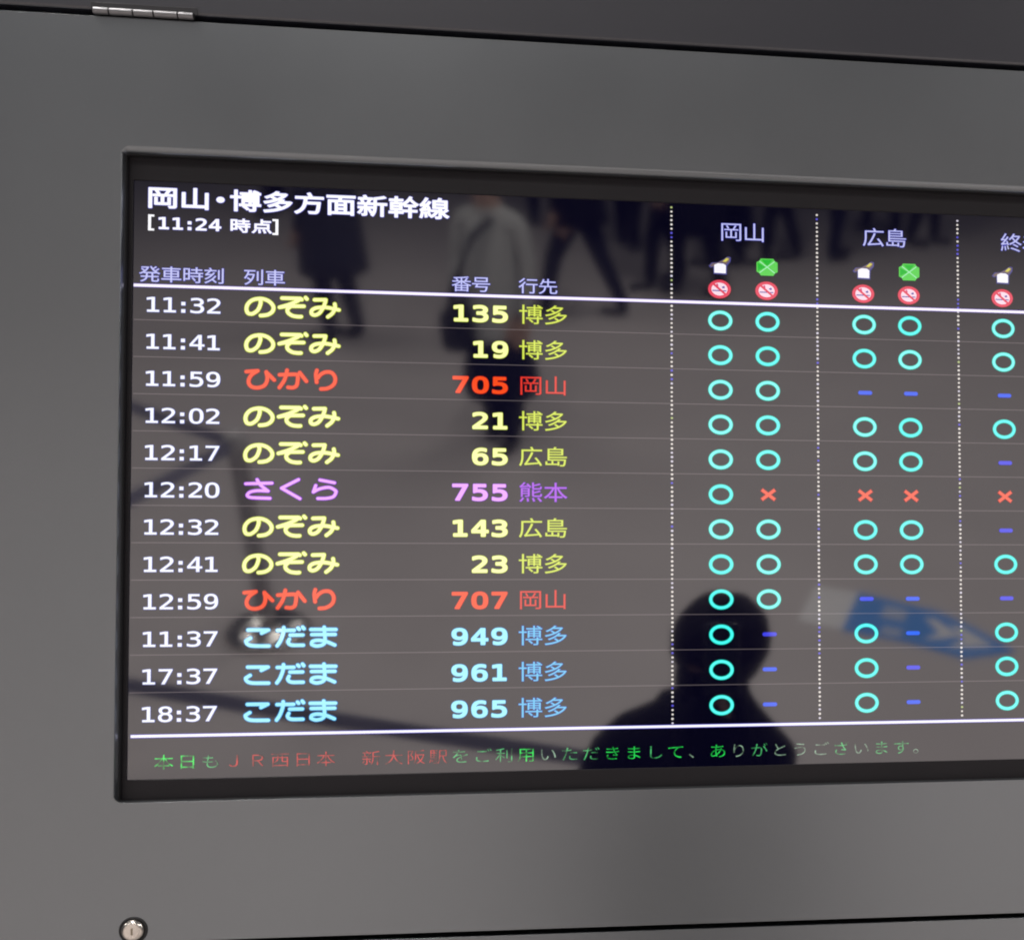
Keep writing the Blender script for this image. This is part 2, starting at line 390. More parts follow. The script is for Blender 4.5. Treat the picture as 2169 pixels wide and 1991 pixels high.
  [[[-242,-213,-236,-215,-188,-214,-181,-207,-180,-193,-177,-192,-51,-192,173,-192,174,-193,175,-207,179,-212,184,-215,232,-215,239,-213,243,-207,244,-202,244,84,241,92,238,95,232,97,16,97,13,98,25,125,28,127,260,127,266,128,271,134,273,140,273,171,270,179,266,183,260,184,-261,184,-269,181,-274,174,-274,137,-271,132,-264,127,-54,127,-51,126,-59,99,-62,97,-236,97,-241,95,-246,90,-247,84,-247,-202,-246,-207],[-180,-135,-180,40,-177,42,-121,41,-120,-134,-124,-136,-177,-136],[-54,-136,-54,-110,42,-110,46,-112,46,-134,44,-136],[112,-135,111,39,114,42,173,41,174,39,174,-134,170,-136],[-54,-58,-54,-34,42,-34,44,-34,46,-36,46,-56,44,-58],[-54,18,-54,41,42,42,44,41,46,39,46,20,44,18]],[[-243,-224,-236,-225,-185,-224,-176,-218,-172,-213,-169,-204,-166,-202,162,-202,170,-218,182,-225,232,-226,240,-224,246,-220,252,-213,255,-202,255,84,253,92,250,98,243,104,232,108,33,108,30,109,33,116,36,117,260,117,268,118,279,126,283,137,283,174,279,185,271,192,260,194,-261,194,-269,193,-275,190,-280,185,-284,176,-285,137,-280,126,-275,121,-269,118,-261,117,-68,117,-65,115,-68,108,-70,108,-238,107,-248,104,-255,95,-258,84,-258,-204,-254,-216,-250,-220],[-168,-125,-169,28,-168,31,-132,31,-131,28,-131,-123,-132,-126],[-42,-126,-44,-123,-42,-121,-40,-120,33,-121,35,-123,33,-126,30,-126],[123,-125,122,-123,122,28,123,31,162,31,164,28,164,-123,162,-126],[-42,-48,-42,-44,34,-45,33,-48]]],
  [[[6,-211,12,-211,17,-208,37,-183,52,-157,64,-129,72,-101,78,-73,81,-43,83,8,85,9,146,9,148,8,148,-199,150,-208,155,-211,160,-213,202,-213,210,-211,215,-205,216,8,219,9,270,9,275,11,280,19,280,55,277,61,270,65,85,65,83,67,83,123,85,125,188,141,256,157,262,165,262,170,260,176,219,204,211,204,174,195,130,186,23,169,19,165,17,159,17,69,17,67,15,66,9,67,-41,67,-43,69,-22,112,-19,114,4,115,11,120,13,125,13,153,12,159,9,163,1,167,-89,167,-92,168,-120,209,-125,213,-131,214,-170,207,-178,203,-182,198,-182,190,-166,167,-167,167,-260,167,-267,165,-271,159,-272,125,-270,120,-262,114,-234,114,-224,95,-215,69,-218,67,-268,67,-276,64,-279,61,-281,55,-281,25,-279,19,-274,15,-268,14,-162,14,-161,-3,-162,-7,-268,-7,-276,-12,-279,-17,-279,-48,-276,-57,-268,-60,-232,-60,-229,-62,-238,-79,-251,-99,-263,-113,-282,-131,-284,-138,-282,-145,-277,-149,-246,-166,-240,-167,-234,-165,-223,-155,-206,-135,-182,-101,-168,-73,-169,-68,-172,-62,-170,-61,-162,-61,-161,-62,-161,-152,-164,-153,-204,-153,-209,-156,-213,-163,-212,-170,-205,-183,-196,-202,-192,-205,-187,-206,-136,-203,-117,-198,-103,-188,-98,-180,-95,-166,-94,-81,-67,-118,-44,-154,-36,-158,-24,-154,-22,-155,-37,-174,-37,-180,-35,-185,-33,-188],[-2,-110,-16,-90,-38,-62,-36,-60,4,-60,13,-57,13,-59,9,-85,1,-112],[15,-17,12,-11,4,-7,-94,-7,-95,13,9,14,15,15,17,13,17,11,17,-12],[-148,67,-165,111,-164,114,-94,114,-92,111,-108,78,-114,67]],[[152,-222,160,-223,208,-223,217,-219,224,-211,226,-199,226,-3,230,-1,272,-1,284,5,288,11,291,19,291,55,288,64,284,69,278,73,270,75,96,75,94,78,94,114,96,116,194,132,258,147,268,153,273,165,272,176,266,184,225,212,214,215,127,196,26,181,12,174,1,177,-83,177,-86,179,-113,218,-122,223,-131,225,-176,217,-184,213,-189,207,-193,198,-192,187,-187,179,-190,177,-262,177,-271,174,-277,170,-281,165,-283,156,-283,125,-281,117,-276,110,-268,105,-240,103,-229,78,-274,77,-285,71,-291,61,-292,27,-291,19,-286,11,-275,2,-285,-5,-289,-15,-290,-48,-288,-57,-282,-65,-276,-69,-268,-71,-248,-71,-247,-73,-265,-99,-292,-127,-294,-132,-295,-141,-292,-149,-288,-155,-246,-177,-234,-177,-223,-170,-212,-191,-207,-205,-203,-211,-195,-215,-190,-216,-164,-216,-131,-213,-117,-209,-103,-202,-97,-197,-89,-185,-85,-169,-85,-115,-83,-113,-55,-157,-46,-166,-48,-183,-42,-194,1,-220,9,-222,18,-220,26,-214,47,-188,62,-161,74,-132,82,-104,88,-73,92,-45,94,-3,96,-1,135,-1,137,-3,137,-6,137,-202,141,-213,146,-219],[-195,-142,-196,-141,-173,-106,-171,-110,-171,-141,-173,-143],[-5,-87,-15,-73,-13,-71,-2,-71,0,-73,-2,-85],[-139,77,-149,103,-108,103,-120,78],[-24,77,-26,78,-25,81,-14,103,6,104,6,78]]],
  [[[-166,-213,-159,-214,-117,-214,-111,-213,-108,-210,-105,-202,-105,-140,-105,-137,-103,-136,-8,-136,-2,-133,2,-129,3,-104,6,-101,85,-101,88,-101,89,-104,89,-202,92,-210,96,-214,102,-215,146,-215,152,-213,155,-210,157,-204,158,-103,160,-101,256,-101,262,-98,266,-90,266,-56,263,-50,258,-47,160,-46,158,-45,157,0,228,1,233,3,238,8,239,25,242,28,250,26,256,28,270,40,286,52,290,59,288,67,284,72,246,92,210,118,190,134,160,163,154,171,167,196,166,202,163,207,158,210,118,220,113,219,107,216,80,174,46,135,6,103,-19,86,-23,95,-30,99,-103,100,-105,101,-105,106,-103,109,-10,110,-6,112,-3,118,-2,151,-6,160,-13,163,-103,163,-105,165,-105,202,-108,208,-114,212,-159,212,-167,210,-172,202,-172,165,-176,163,-265,163,-271,162,-277,154,-278,140,-277,118,-271,110,-265,109,-176,109,-173,108,-172,106,-172,101,-176,100,-246,100,-251,98,-256,92,-257,87,-256,-64,-251,-70,-246,-72,-173,-72,-172,-78,-173,-81,-276,-82,-282,-87,-284,-92,-284,-126,-281,-132,-274,-136,-173,-136,-172,-204,-170,-209],[-103,-81,-105,-78,-105,-76,-105,-73,-103,-72,-33,-72,-27,-71,-22,-67,-22,-81],[-19,-51,-19,29,-10,25,1,28,3,25,4,8,6,5,12,1,89,0,89,-42,88,-46,-10,-46],[-192,-20,-192,-11,-86,-11,-86,-20,-89,-21],[-192,39,-192,48,-86,48,-86,39],[51,57,50,59,85,88,118,124,121,124,156,90,194,59,191,56,188,56]],[[-167,-224,-117,-225,-108,-223,-101,-218,-97,-213,-95,-204,-95,-148,-92,-146,-5,-146,4,-142,11,-134,14,-126,15,-112,76,-112,78,-115,79,-204,83,-216,90,-223,99,-225,152,-224,162,-218,168,-207,169,-112,256,-112,264,-109,271,-104,276,-92,276,-59,275,-50,269,-42,264,-38,256,-36,169,-35,168,-11,172,-10,228,-10,239,-6,247,3,250,14,261,19,295,46,300,56,300,67,297,73,292,79,253,101,216,126,184,154,168,171,167,174,176,190,177,199,174,210,169,216,160,221,121,230,113,230,104,227,98,221,85,199,57,162,37,142,9,119,8,154,5,162,1,168,-5,172,-13,174,-94,174,-96,207,-103,217,-114,222,-162,223,-173,219,-179,213,-182,204,-184,174,-268,174,-276,171,-283,165,-287,160,-288,151,-287,115,-285,109,-279,103,-274,100,-265,98,-268,87,-268,-59,-265,-70,-282,-73,-288,-77,-293,-84,-295,-92,-294,-129,-288,-140,-276,-146,-184,-147,-183,-148,-182,-207,-176,-218],[-8,-35,-9,-34,-9,-14,-9,6,-8,13,-3,0,2,-6,9,-9,76,-10,78,-11,78,-34,76,-36],[79,67,78,67,80,70,118,108,121,109,166,67]]],
  [[[24,-213,31,-215,90,-214,115,-209,129,-202,137,-192,142,-180,143,-123,171,-150,188,-164,218,-185,241,-195,250,-194,283,-163,284,-154,280,-148,237,-126,216,-111,196,-93,198,-90,266,-46,270,-40,270,-34,268,-28,246,-14,245,-12,251,-6,252,0,252,154,250,159,246,164,241,166,132,166,129,168,142,190,142,196,139,201,132,205,81,213,76,211,71,207,61,182,53,166,-28,166,-36,164,-40,159,-42,154,-42,0,-40,-6,-36,-11,-31,-13,76,-14,76,-28,73,-29,50,-24,-50,-25,-56,-26,-62,-31,-64,-27,-76,3,-92,41,-101,46,-115,44,-62,112,-60,117,-61,123,-67,129,-104,145,-109,147,-115,146,-120,142,-140,114,-160,89,-162,88,-185,86,-137,150,-117,182,-115,187,-117,196,-123,200,-165,213,-174,212,-179,207,-208,156,-238,116,-263,88,-272,81,-283,77,-287,70,-287,61,-272,30,-266,25,-260,24,-238,28,-212,30,-252,-6,-263,-15,-280,-22,-284,-28,-283,-37,-268,-68,-266,-71,-258,-76,-270,-135,-277,-158,-287,-182,-286,-191,-280,-197,-244,-207,-238,-207,-232,-204,-224,-188,-216,-163,-199,-98,-191,-146,-188,-182,-182,-190,-174,-192,-140,-187,-134,-185,-130,-180,-129,-174,-130,-163,-138,-104,-137,-99,-115,-157,-109,-161,-95,-160,-92,-167,-64,-192,-59,-194,-53,-193,-30,-182,-8,-170,13,-154,31,-138,50,-116,65,-96,76,-75,76,-160,17,-160,11,-163,7,-168,7,-177,15,-194,20,-208],[-62,-135,-86,-76,-62,-71,-59,-74,-53,-77,0,-77,3,-79,-14,-99,-28,-112,-42,-123],[-202,-78,-207,-74,-235,-70,-123,-56,-120,-56,-119,-59,-123,-61,-140,-66,-146,-72,-157,-68,-190,-72,-199,-77],[162,-49,153,-34,143,-14,146,-13,160,-13,204,-13,209,-14],[-162,-8,-165,-6,-146,13,-143,12,-137,-4],[25,38,24,50,28,52,182,52,184,50,184,39,182,38],[25,102,25,115,182,115,184,114,184,112,184,103,182,102]],[[23,-224,31,-226,90,-225,109,-222,129,-215,141,-205,150,-191,153,-174,154,-149,179,-171,196,-183,216,-195,235,-205,241,-206,249,-205,256,-202,291,-170,294,-163,294,-154,293,-149,288,-142,283,-137,244,-118,221,-102,214,-96,214,-93,272,-55,278,-48,281,-40,281,-31,277,-23,272,-18,262,-12,261,-9,262,0,262,154,260,163,252,173,241,177,151,177,149,179,153,187,153,198,148,207,143,212,134,215,78,223,70,221,62,212,48,178,45,177,-31,177,-42,173,-48,168,-52,159,-53,131,-62,138,-101,155,-109,157,-118,156,-118,159,-106,179,-104,187,-106,198,-113,207,-120,210,-162,223,-171,224,-176,223,-182,219,-188,213,-217,162,-246,122,-272,94,-291,83,-298,72,-298,64,-297,58,-281,25,-277,20,-272,16,-263,14,-243,16,-266,-4,-286,-13,-291,-19,-294,-26,-295,-34,-293,-40,-277,-73,-270,-82,-280,-132,-287,-154,-298,-180,-298,-188,-297,-194,-291,-202,-283,-207,-244,-217,-232,-216,-224,-210,-220,-205,-210,-180,-202,-152,-197,-188,-191,-196,-182,-201,-174,-202,-132,-195,-125,-191,-121,-185,-118,-169,-101,-173,-72,-199,-67,-202,-59,-204,-48,-202,-25,-192,-6,-180,-3,-181,3,-191,12,-216,17,-221],[36,-150,35,-149,56,-126,64,-115,66,-118,66,-149,62,-150],[-56,-120,-71,-84,-70,-83,-67,-83,-53,-88,-22,-88,-20,-90,-34,-104],[165,-35,160,-26,162,-24,174,-24,178,-26],[-56,-15,-59,-12,-82,44,-92,56,-53,105,-52,0,-50,-12,-50,-14]]],
 ],
 'S': [
  [[[46,-137,52,-139,102,-138,119,-135,130,-129,136,-121,138,-112,138,-39,141,-38,178,-37,183,-34,184,-11,182,-6,178,-3,141,-2,138,0,138,11,141,14,180,14,186,17,188,22,188,42,185,47,180,49,91,49,87,50,87,67,88,69,167,70,171,75,171,98,169,102,164,104,88,105,87,106,87,131,83,137,80,138,49,138,46,137,42,131,42,106,40,104,-32,104,-38,101,-40,98,-40,75,-35,70,40,69,42,67,42,50,40,49,-44,49,-47,50,-47,112,-49,117,-52,119,-167,120,-172,117,-174,112,-174,-98,-173,-104,-167,-107,-136,-106,-131,-101,-130,-84,-52,-83,-49,-81,-47,-76,-46,-38,-24,-38,-19,-39,-29,-45,-30,-48,-29,-53,1,-81,21,-104,26,-107,34,-107,34,-115],[46,-103,43,-101,56,-95,59,-93,60,-87,59,-84,43,-65,14,-39,18,-38,91,-38,93,-39,94,-101,91,-104],[-130,-48,-130,1,-91,1,-91,-48],[-46,-2,-47,11,-46,13,-44,14,91,14,94,11,93,0,91,-2],[-130,37,-131,84,-91,84,-91,38]],[[44,-146,60,-147,105,-146,122,-142,133,-137,141,-128,146,-115,147,-46,180,-45,186,-42,190,-37,192,-31,191,-6,188,0,183,4,178,5,189,8,195,17,196,42,192,52,186,56,180,57,96,57,95,59,96,61,164,61,172,64,178,70,179,75,179,98,176,106,169,111,164,112,96,112,95,115,95,131,93,137,88,143,80,146,49,146,40,143,35,134,34,115,32,112,-32,112,-38,111,-44,123,-49,127,-55,128,-167,128,-172,126,-178,123,-181,117,-182,112,-182,-98,-182,-104,-178,-109,-170,-115,-136,-115,-130,-112,-125,-107,-122,-92,-49,-91,-44,-87,-40,-81,-38,-53,-36,-59,-4,-87,15,-110,26,-118,37,-140],[68,-96,68,-87,66,-80,54,-66,36,-48,38,-46,82,-46,85,-47,85,-95],[-122,-40,-123,-37,-123,-9,-122,-7,-100,-7,-99,-39],[-122,45,-123,47,-123,75,-100,76,-99,73,-100,45],[-38,57,-38,62,-32,61,32,61,34,59,32,57]]],
  [[[-160,-137,-155,-139,-149,-138,-123,-115,-108,-98,-93,-76,-91,-70,-94,-65,-118,-58,-130,-57,-132,-59,-144,-76,-158,-93,-169,-104,-186,-117,-187,-123,-186,-127],[-61,-135,-54,-137,-26,-134,-20,-132,-18,-129,-18,-115,-23,-90,-29,-67,-32,-64,-37,-63,-65,-65,-71,-70,-65,-104,-63,-129],[39,-135,47,-136,75,-131,78,-129,81,-123,75,-107,63,-84,50,-63,44,-60,16,-65,11,-67,9,-73,27,-107],[141,-135,148,-137,176,-129,181,-126,183,-121,178,-112,164,-94,127,-56,135,-53,138,-48,137,47,131,52,22,52,19,53,19,70,22,72,162,72,167,78,167,101,164,106,159,108,22,108,19,109,19,131,16,136,10,138,-20,138,-23,137,-26,131,-27,53,-29,52,-132,52,-138,47,-139,-48,-135,-54,-127,-55,117,-56,92,-64,89,-67,89,-73,120,-107],[-93,-19,-96,-17,-96,-14,-95,14,-93,15,89,15,92,14,92,-19]],[[-160,-146,-152,-147,-146,-146,-135,-137,-118,-122,-104,-106,-91,-87,-84,-76,-84,-65,-82,-63,-78,-65,-80,-73,-73,-104,-70,-135,-67,-140,-60,-144,-23,-142,-18,-140,-12,-135,-10,-126,-11,-112,-14,-90,-21,-65,-18,-63,2,-63,3,-65,1,-73,2,-79,19,-109,31,-137,38,-143,47,-144,78,-138,84,-135,88,-129,89,-121,86,-112,75,-90,60,-65,64,-63,80,-63,82,-65,81,-73,83,-79,114,-111,135,-140,139,-143,145,-145,150,-145,184,-134,189,-129,191,-123,191,-118,188,-112,171,-90,142,-59,145,-51,146,-45,146,45,142,54,136,58,131,60,30,60,27,61,30,64,164,65,171,70,175,78,175,101,172,109,167,114,159,116,30,116,27,117,27,131,25,137,22,142,16,145,-20,146,-28,143,-33,137,-35,131,-35,61,-37,60,-132,60,-141,56,-146,50,-147,45,-147,-48,-146,-53,-142,-59,-163,-87,-192,-112,-196,-121,-194,-129,-188,-135],[-85,-12,-87,-11,-88,3,-88,5,-85,7,80,7,84,5,83,-12]]],
  [[[-85,-117,-78,-118,84,-118,90,-117,93,-114,94,-83,90,-78,84,-76,34,-76,32,-75,31,110,29,116,26,118,-19,118,-86,107,-93,102,-93,71,-89,64,-84,63,-28,73,-26,71,-26,68,-26,-75,-28,-76,-81,-76,-84,-77,-87,-80,-89,-86,-88,-111]],[[-87,-125,-81,-127,87,-126,96,-123,101,-117,102,-111,102,-83,101,-77,96,-72,87,-68,42,-68,40,-66,40,110,37,119,31,124,23,127,-19,126,-89,115,-95,113,-100,106,-102,99,-102,71,-99,63,-95,58,-89,55,-84,55,-36,62,-34,60,-34,-66,-36,-68,-81,-68,-86,-69,-92,-72,-96,-77,-97,-83,-97,-111,-94,-119]]],
  [[[-21,-121,2,-122,27,-120,47,-115,67,-105,81,-93,89,-82,98,-65,105,-42,109,-14,109,14,105,42,98,64,88,84,75,98,58,110,36,118,13,121,-12,121,-37,117,-57,110,-73,99,-87,83,-98,64,-104,42,-108,14,-107,-26,-102,-54,-94,-73,-82,-91,-65,-106,-45,-115],[-17,-79,-26,-75,-35,-68,-40,-59,-45,-45,-48,-23,-49,0,-46,39,-40,59,-35,67,-29,73,-20,78,-12,80,-1,81,13,80,25,76,33,70,39,61,45,47,48,30,50,11,49,-20,47,-40,39,-62,33,-70,27,-75,19,-79,8,-81,-6,-81]],[[-23,-129,-1,-131,27,-129,50,-123,69,-113,82,-104,96,-87,106,-68,113,-45,117,-14,117,14,114,42,107,67,96,86,81,105,61,118,39,126,13,130,-15,130,-40,126,-61,117,-79,105,-96,86,-106,67,-113,44,-117,14,-115,-28,-110,-56,-101,-77,-87,-98,-71,-112,-51,-122],[-15,-71,-23,-67,-29,-61,-34,-51,-37,-40,-41,0,-38,36,-32,56,-23,66,-9,72,11,72,19,69,27,63,33,56,37,44,41,11,41,-12,38,-37,32,-56,27,-64,22,-68,16,-71,5,-73]]],
  [[[-97,-117,-92,-118,88,-118,93,-117,96,-114,98,-111,97,-83,93,-77,-19,-76,-22,-75,60,-10,76,7,88,23,95,43,96,51,94,65,87,82,71,99,57,108,40,115,20,120,1,122,-24,121,-50,118,-83,110,-94,106,-97,104,-99,99,-99,68,-94,62,-89,61,-61,71,-38,77,-19,80,1,80,18,76,29,69,35,60,37,49,36,40,32,31,12,9,-100,-80,-101,-86,-101,-111]],[[-100,-125,-92,-127,90,-127,96,-125,103,-119,106,-111,106,-83,103,-75,96,-69,88,-68,6,-68,3,-66,72,-10,89,9,99,26,104,46,102,68,93,88,85,98,76,106,61,116,43,123,23,128,-8,130,-33,129,-58,126,-94,116,-103,110,-107,102,-107,68,-105,60,-97,53,-86,53,-58,63,-36,69,-5,71,9,69,20,65,27,57,29,49,28,43,23,35,4,14,-107,-75,-110,-83,-110,-111,-107,-119]]],
  [[[20,-117,24,-118,64,-118,69,-117,73,-111,74,-66,106,-66,110,-63,113,-58,113,-33,110,-27,106,-25,74,-24,73,110,70,116,66,118,19,118,12,116,-111,-27,-111,-58,-109,-63,-104,-66,15,-66,16,-111],[-51,-25,-52,-24,-50,-21,13,56,15,54,15,-24]],[[17,-125,24,-127,64,-127,72,-125,78,-120,81,-114,82,-77,83,-75,106,-74,111,-73,117,-69,121,-61,122,-33,120,-27,117,-22,108,-17,83,-16,82,-13,82,110,78,120,69,126,16,126,8,123,-116,-18,-120,-27,-120,-61,-116,-69,-110,-73,-102,-74,6,-75,7,-77,8,-114,10,-120],[-32,-16,-34,-16,-32,-13,5,32,7,26,6,-16]]],
  [[[-30,-117,-24,-118,24,-118,30,-117,33,-114,34,-108,34,-66,32,-60,27,-57,-24,-56,-30,-58,-32,-61,-34,-66,-34,-111],[-30,-5,-24,-6,13,-6,27,-6,31,-5,34,1,34,46,32,51,27,55,-7,55,-27,55,-32,51,-34,46,-34,1]],[[-32,-125,-27,-127,27,-127,32,-125,38,-121,42,-111,42,-66,41,-58,37,-52,27,-48,-24,-48,-32,-49,-38,-53,-42,-63,-42,-111,-39,-119],[-33,-13,-27,-15,27,-15,32,-14,37,-10,41,-5,42,4,42,49,38,58,32,62,27,63,-24,63,-32,62,-38,58,-42,49,-42,1,-39,-7]]],
 ],
 'C': [
  [[[-150,-153,-147,-154,-122,-146,-99,-135,-80,-123,-68,-114,-56,-100,-49,-88,-40,-64,-38,-63,30,-63,31,-116,33,-130,36,-139,41,-144,46,-147,63,-151,125,-151,142,-149,151,-144,156,-139,161,-130,165,-111,167,-97,142,-87,139,-88,135,-119,130,-126,122,-127,74,-127,66,-126,63,-123,63,-63,156,-62,157,-60,157,-41,153,-39,63,-39,62,7,63,10,108,10,109,18,111,21,150,-1,164,-6,167,-4,186,15,158,26,139,36,114,52,113,54,144,75,173,96,153,109,150,109,123,88,94,68,70,91,71,94,114,123,126,133,125,136,105,147,102,146,74,123,55,109,30,150,5,144,12,127,30,99,42,82,65,57,91,35,-91,34,-67,54,-45,77,-26,102,-11,130,-32,138,-150,136,-150,116,-147,115,-54,115,-52,113,-68,92,-88,72,-136,104,-155,91,-112,60,-109,57,-109,54,-147,30,-187,12,-169,-7,-141,5,-110,21,-110,12,-108,10,-68,10,-68,-38,-158,-39,-160,-41,-160,-60,-158,-63,-72,-63,-74,-72,-80,-83,-88,-93,-98,-102,-126,-119,-166,-135,-167,-136],[-35,-39,-37,-38,-37,-35,-37,7,-36,10,30,10,31,7,31,-35,30,-39]],[[-154,-161,-147,-163,-119,-153,-96,-143,-77,-131,-62,-119,-50,-105,-41,-91,-34,-72,-32,-71,23,-72,23,-116,25,-133,28,-142,32,-147,44,-155,63,-159,125,-159,144,-156,156,-151,164,-142,171,-125,175,-97,172,-90,142,-78,136,-78,132,-83,129,-114,125,-119,72,-119,70,-116,70,-74,72,-71,158,-70,162,-69,165,-63,164,-35,161,-32,156,-31,72,-31,70,-30,70,-2,72,2,111,2,116,7,161,-14,167,-14,170,-13,192,10,194,15,192,21,150,39,128,52,129,54,178,90,182,96,180,102,156,117,150,118,145,116,105,85,94,78,82,91,131,127,135,133,133,139,108,155,102,156,58,120,49,133,37,155,32,158,27,158,2,151,-3,147,-4,141,6,122,24,93,46,65,68,43,-66,42,-68,43,-39,71,-20,96,-3,127,-3,133,-5,136,-29,146,-150,145,-155,143,-158,138,-158,113,-155,109,-149,105,-161,96,-162,94,-163,88,-158,82,-122,57,-123,54,-158,34,-192,20,-195,15,-194,8,-175,-13,-169,-15,-144,-5,-119,8,-115,4,-110,2,-77,2,-76,-2,-77,-31,-161,-31,-167,-35,-168,-63,-164,-70,-84,-72,-94,-87,-113,-103,-130,-112,-172,-128,-175,-130,-176,-136,-175,-140],[-29,-30,-29,2,22,1,23,-27,21,-31],[-91,84,-122,105,-116,107,-71,107,-68,105,-88,83]]],
  [[[-18,-152,-17,-154,-8,-154,11,-154,14,-152,14,-107,17,-105,177,-105,178,-85,176,-81,17,-81,14,-79,14,-57,17,-55,134,-55,136,-51,136,72,134,74,132,74,14,74,14,97,162,98,164,100,164,114,164,119,162,121,14,122,13,150,-17,151,-18,125,-20,121,-162,121,-167,119,-167,100,-165,98,-18,97,-18,77,-20,74,-134,74,-137,72,-137,-51,-137,-54,-134,-55,-20,-55,-18,-57,-18,-79,-20,-81,-176,-81,-178,-85,-178,-102,-176,-105,-20,-105,-18,-107],[-106,-33,-108,-32,-108,-18,-106,-1,-20,-1,-18,-4,-18,-32,-20,-34],[14,-33,14,-1,104,-1,106,-4,106,-32,104,-34,17,-34],[-106,20,-108,21,-108,49,-106,53,-20,53,-18,49,-18,21,-20,20],[14,21,14,53,104,53,106,49,106,21,104,20]],[[-22,-161,-17,-162,14,-162,20,-159,22,-155,22,-113,176,-113,182,-112,185,-109,186,-105,186,-79,184,-77,179,-74,25,-73,22,-73,22,-71,22,-65,25,-63,134,-63,140,-62,143,-60,144,-54,144,72,143,78,137,82,22,82,22,89,25,90,165,90,171,93,172,97,172,122,168,128,22,130,21,153,17,158,-17,159,-22,157,-25,153,-26,131,-28,129,-165,129,-171,128,-174,125,-174,97,-171,91,-168,90,-28,90,-26,89,-26,83,-28,82,-137,82,-143,79,-145,72,-145,-54,-143,-60,-137,-63,-28,-63,-26,-65,-26,-71,-28,-73,-179,-73,-185,-77,-186,-79,-186,-107,-184,-110,-179,-113,-28,-113,-26,-116,-26,-155],[-98,-26,-100,-23,-100,-18,-98,-9,-28,-9,-26,-9,-26,-12,-26,-23,-28,-26],[22,-25,22,-9,98,-9,98,-23,95,-26],[-98,28,-100,30,-100,35,-98,45,-28,45,-26,44,-26,41,-26,30,-28,28],[22,28,22,45,98,44,98,30,95,28]]],
  [[[51,-151,54,-153,99,-152,115,-149,127,-143,131,-137,133,-128,133,-36,135,-35,177,-35,179,-33,179,-14,177,-12,133,-11,133,23,135,25,183,25,183,48,85,48,82,48,81,51,81,87,82,89,166,89,166,112,82,112,81,115,81,149,79,152,51,152,50,115,49,112,-30,112,-33,110,-33,93,-32,90,-30,89,48,89,50,87,50,84,50,51,48,48,-47,48,-49,45,-49,28,-49,26,-47,25,99,25,103,23,103,-8,101,-12,-44,-12,-47,-14,-47,-33,-44,-35,99,-35,103,-36,102,-126,96,-129,45,-129,43,-131],[-169,-114,-141,-114,-141,-89,-139,-88,-58,-88,-55,-87,-55,129,-169,129],[27,-114,29,-115,52,-103,52,-100,43,-87,23,-66,1,-46,-20,-56,-22,-58,6,-86],[-139,-65,-141,-61,-141,9,-137,11,-86,11,-84,9,-85,-64],[-139,34,-141,37,-141,104,-139,106,-86,106,-84,104,-84,37,-86,34]],[[47,-159,51,-161,62,-161,104,-159,121,-155,132,-149,138,-140,141,-128,141,-44,143,-43,180,-43,186,-39,187,-33,187,-14,185,-7,180,-4,143,-4,141,-2,141,14,143,17,183,17,188,19,191,26,191,48,189,54,183,56,90,56,89,59,89,79,90,81,166,81,171,83,174,90,174,112,172,118,166,120,90,120,89,124,89,152,86,157,79,160,48,159,45,157,42,152,42,121,-33,120,-39,117,-41,112,-40,87,-36,82,40,81,42,79,41,56,-47,56,-47,129,-49,135,-53,137,-167,138,-173,137,-176,134,-177,129,-177,-114,-175,-120,-170,-123,-142,-123,-137,-122,-133,-117,-133,-98,-131,-96,-53,-96,-47,-89,-47,-44,-22,-43,-16,-44,-30,-53,-31,-56,-30,-61,1,-93,20,-120,24,-123,29,-124,57,-110,60,-106,61,-100,43,-75,12,-44,17,-43,93,-43,95,-44,94,-120,82,-121,37,-120,34,-126,34,-131,44,-156],[-131,-57,-133,-53,-133,0,-131,3,-95,3,-92,0,-93,-56,-95,-57],[-47,-3,-47,14,-44,17,90,17,93,17,95,14,95,-2,93,-4],[-131,42,-133,45,-133,96,-131,98,-94,98,-92,96,-93,42]]],
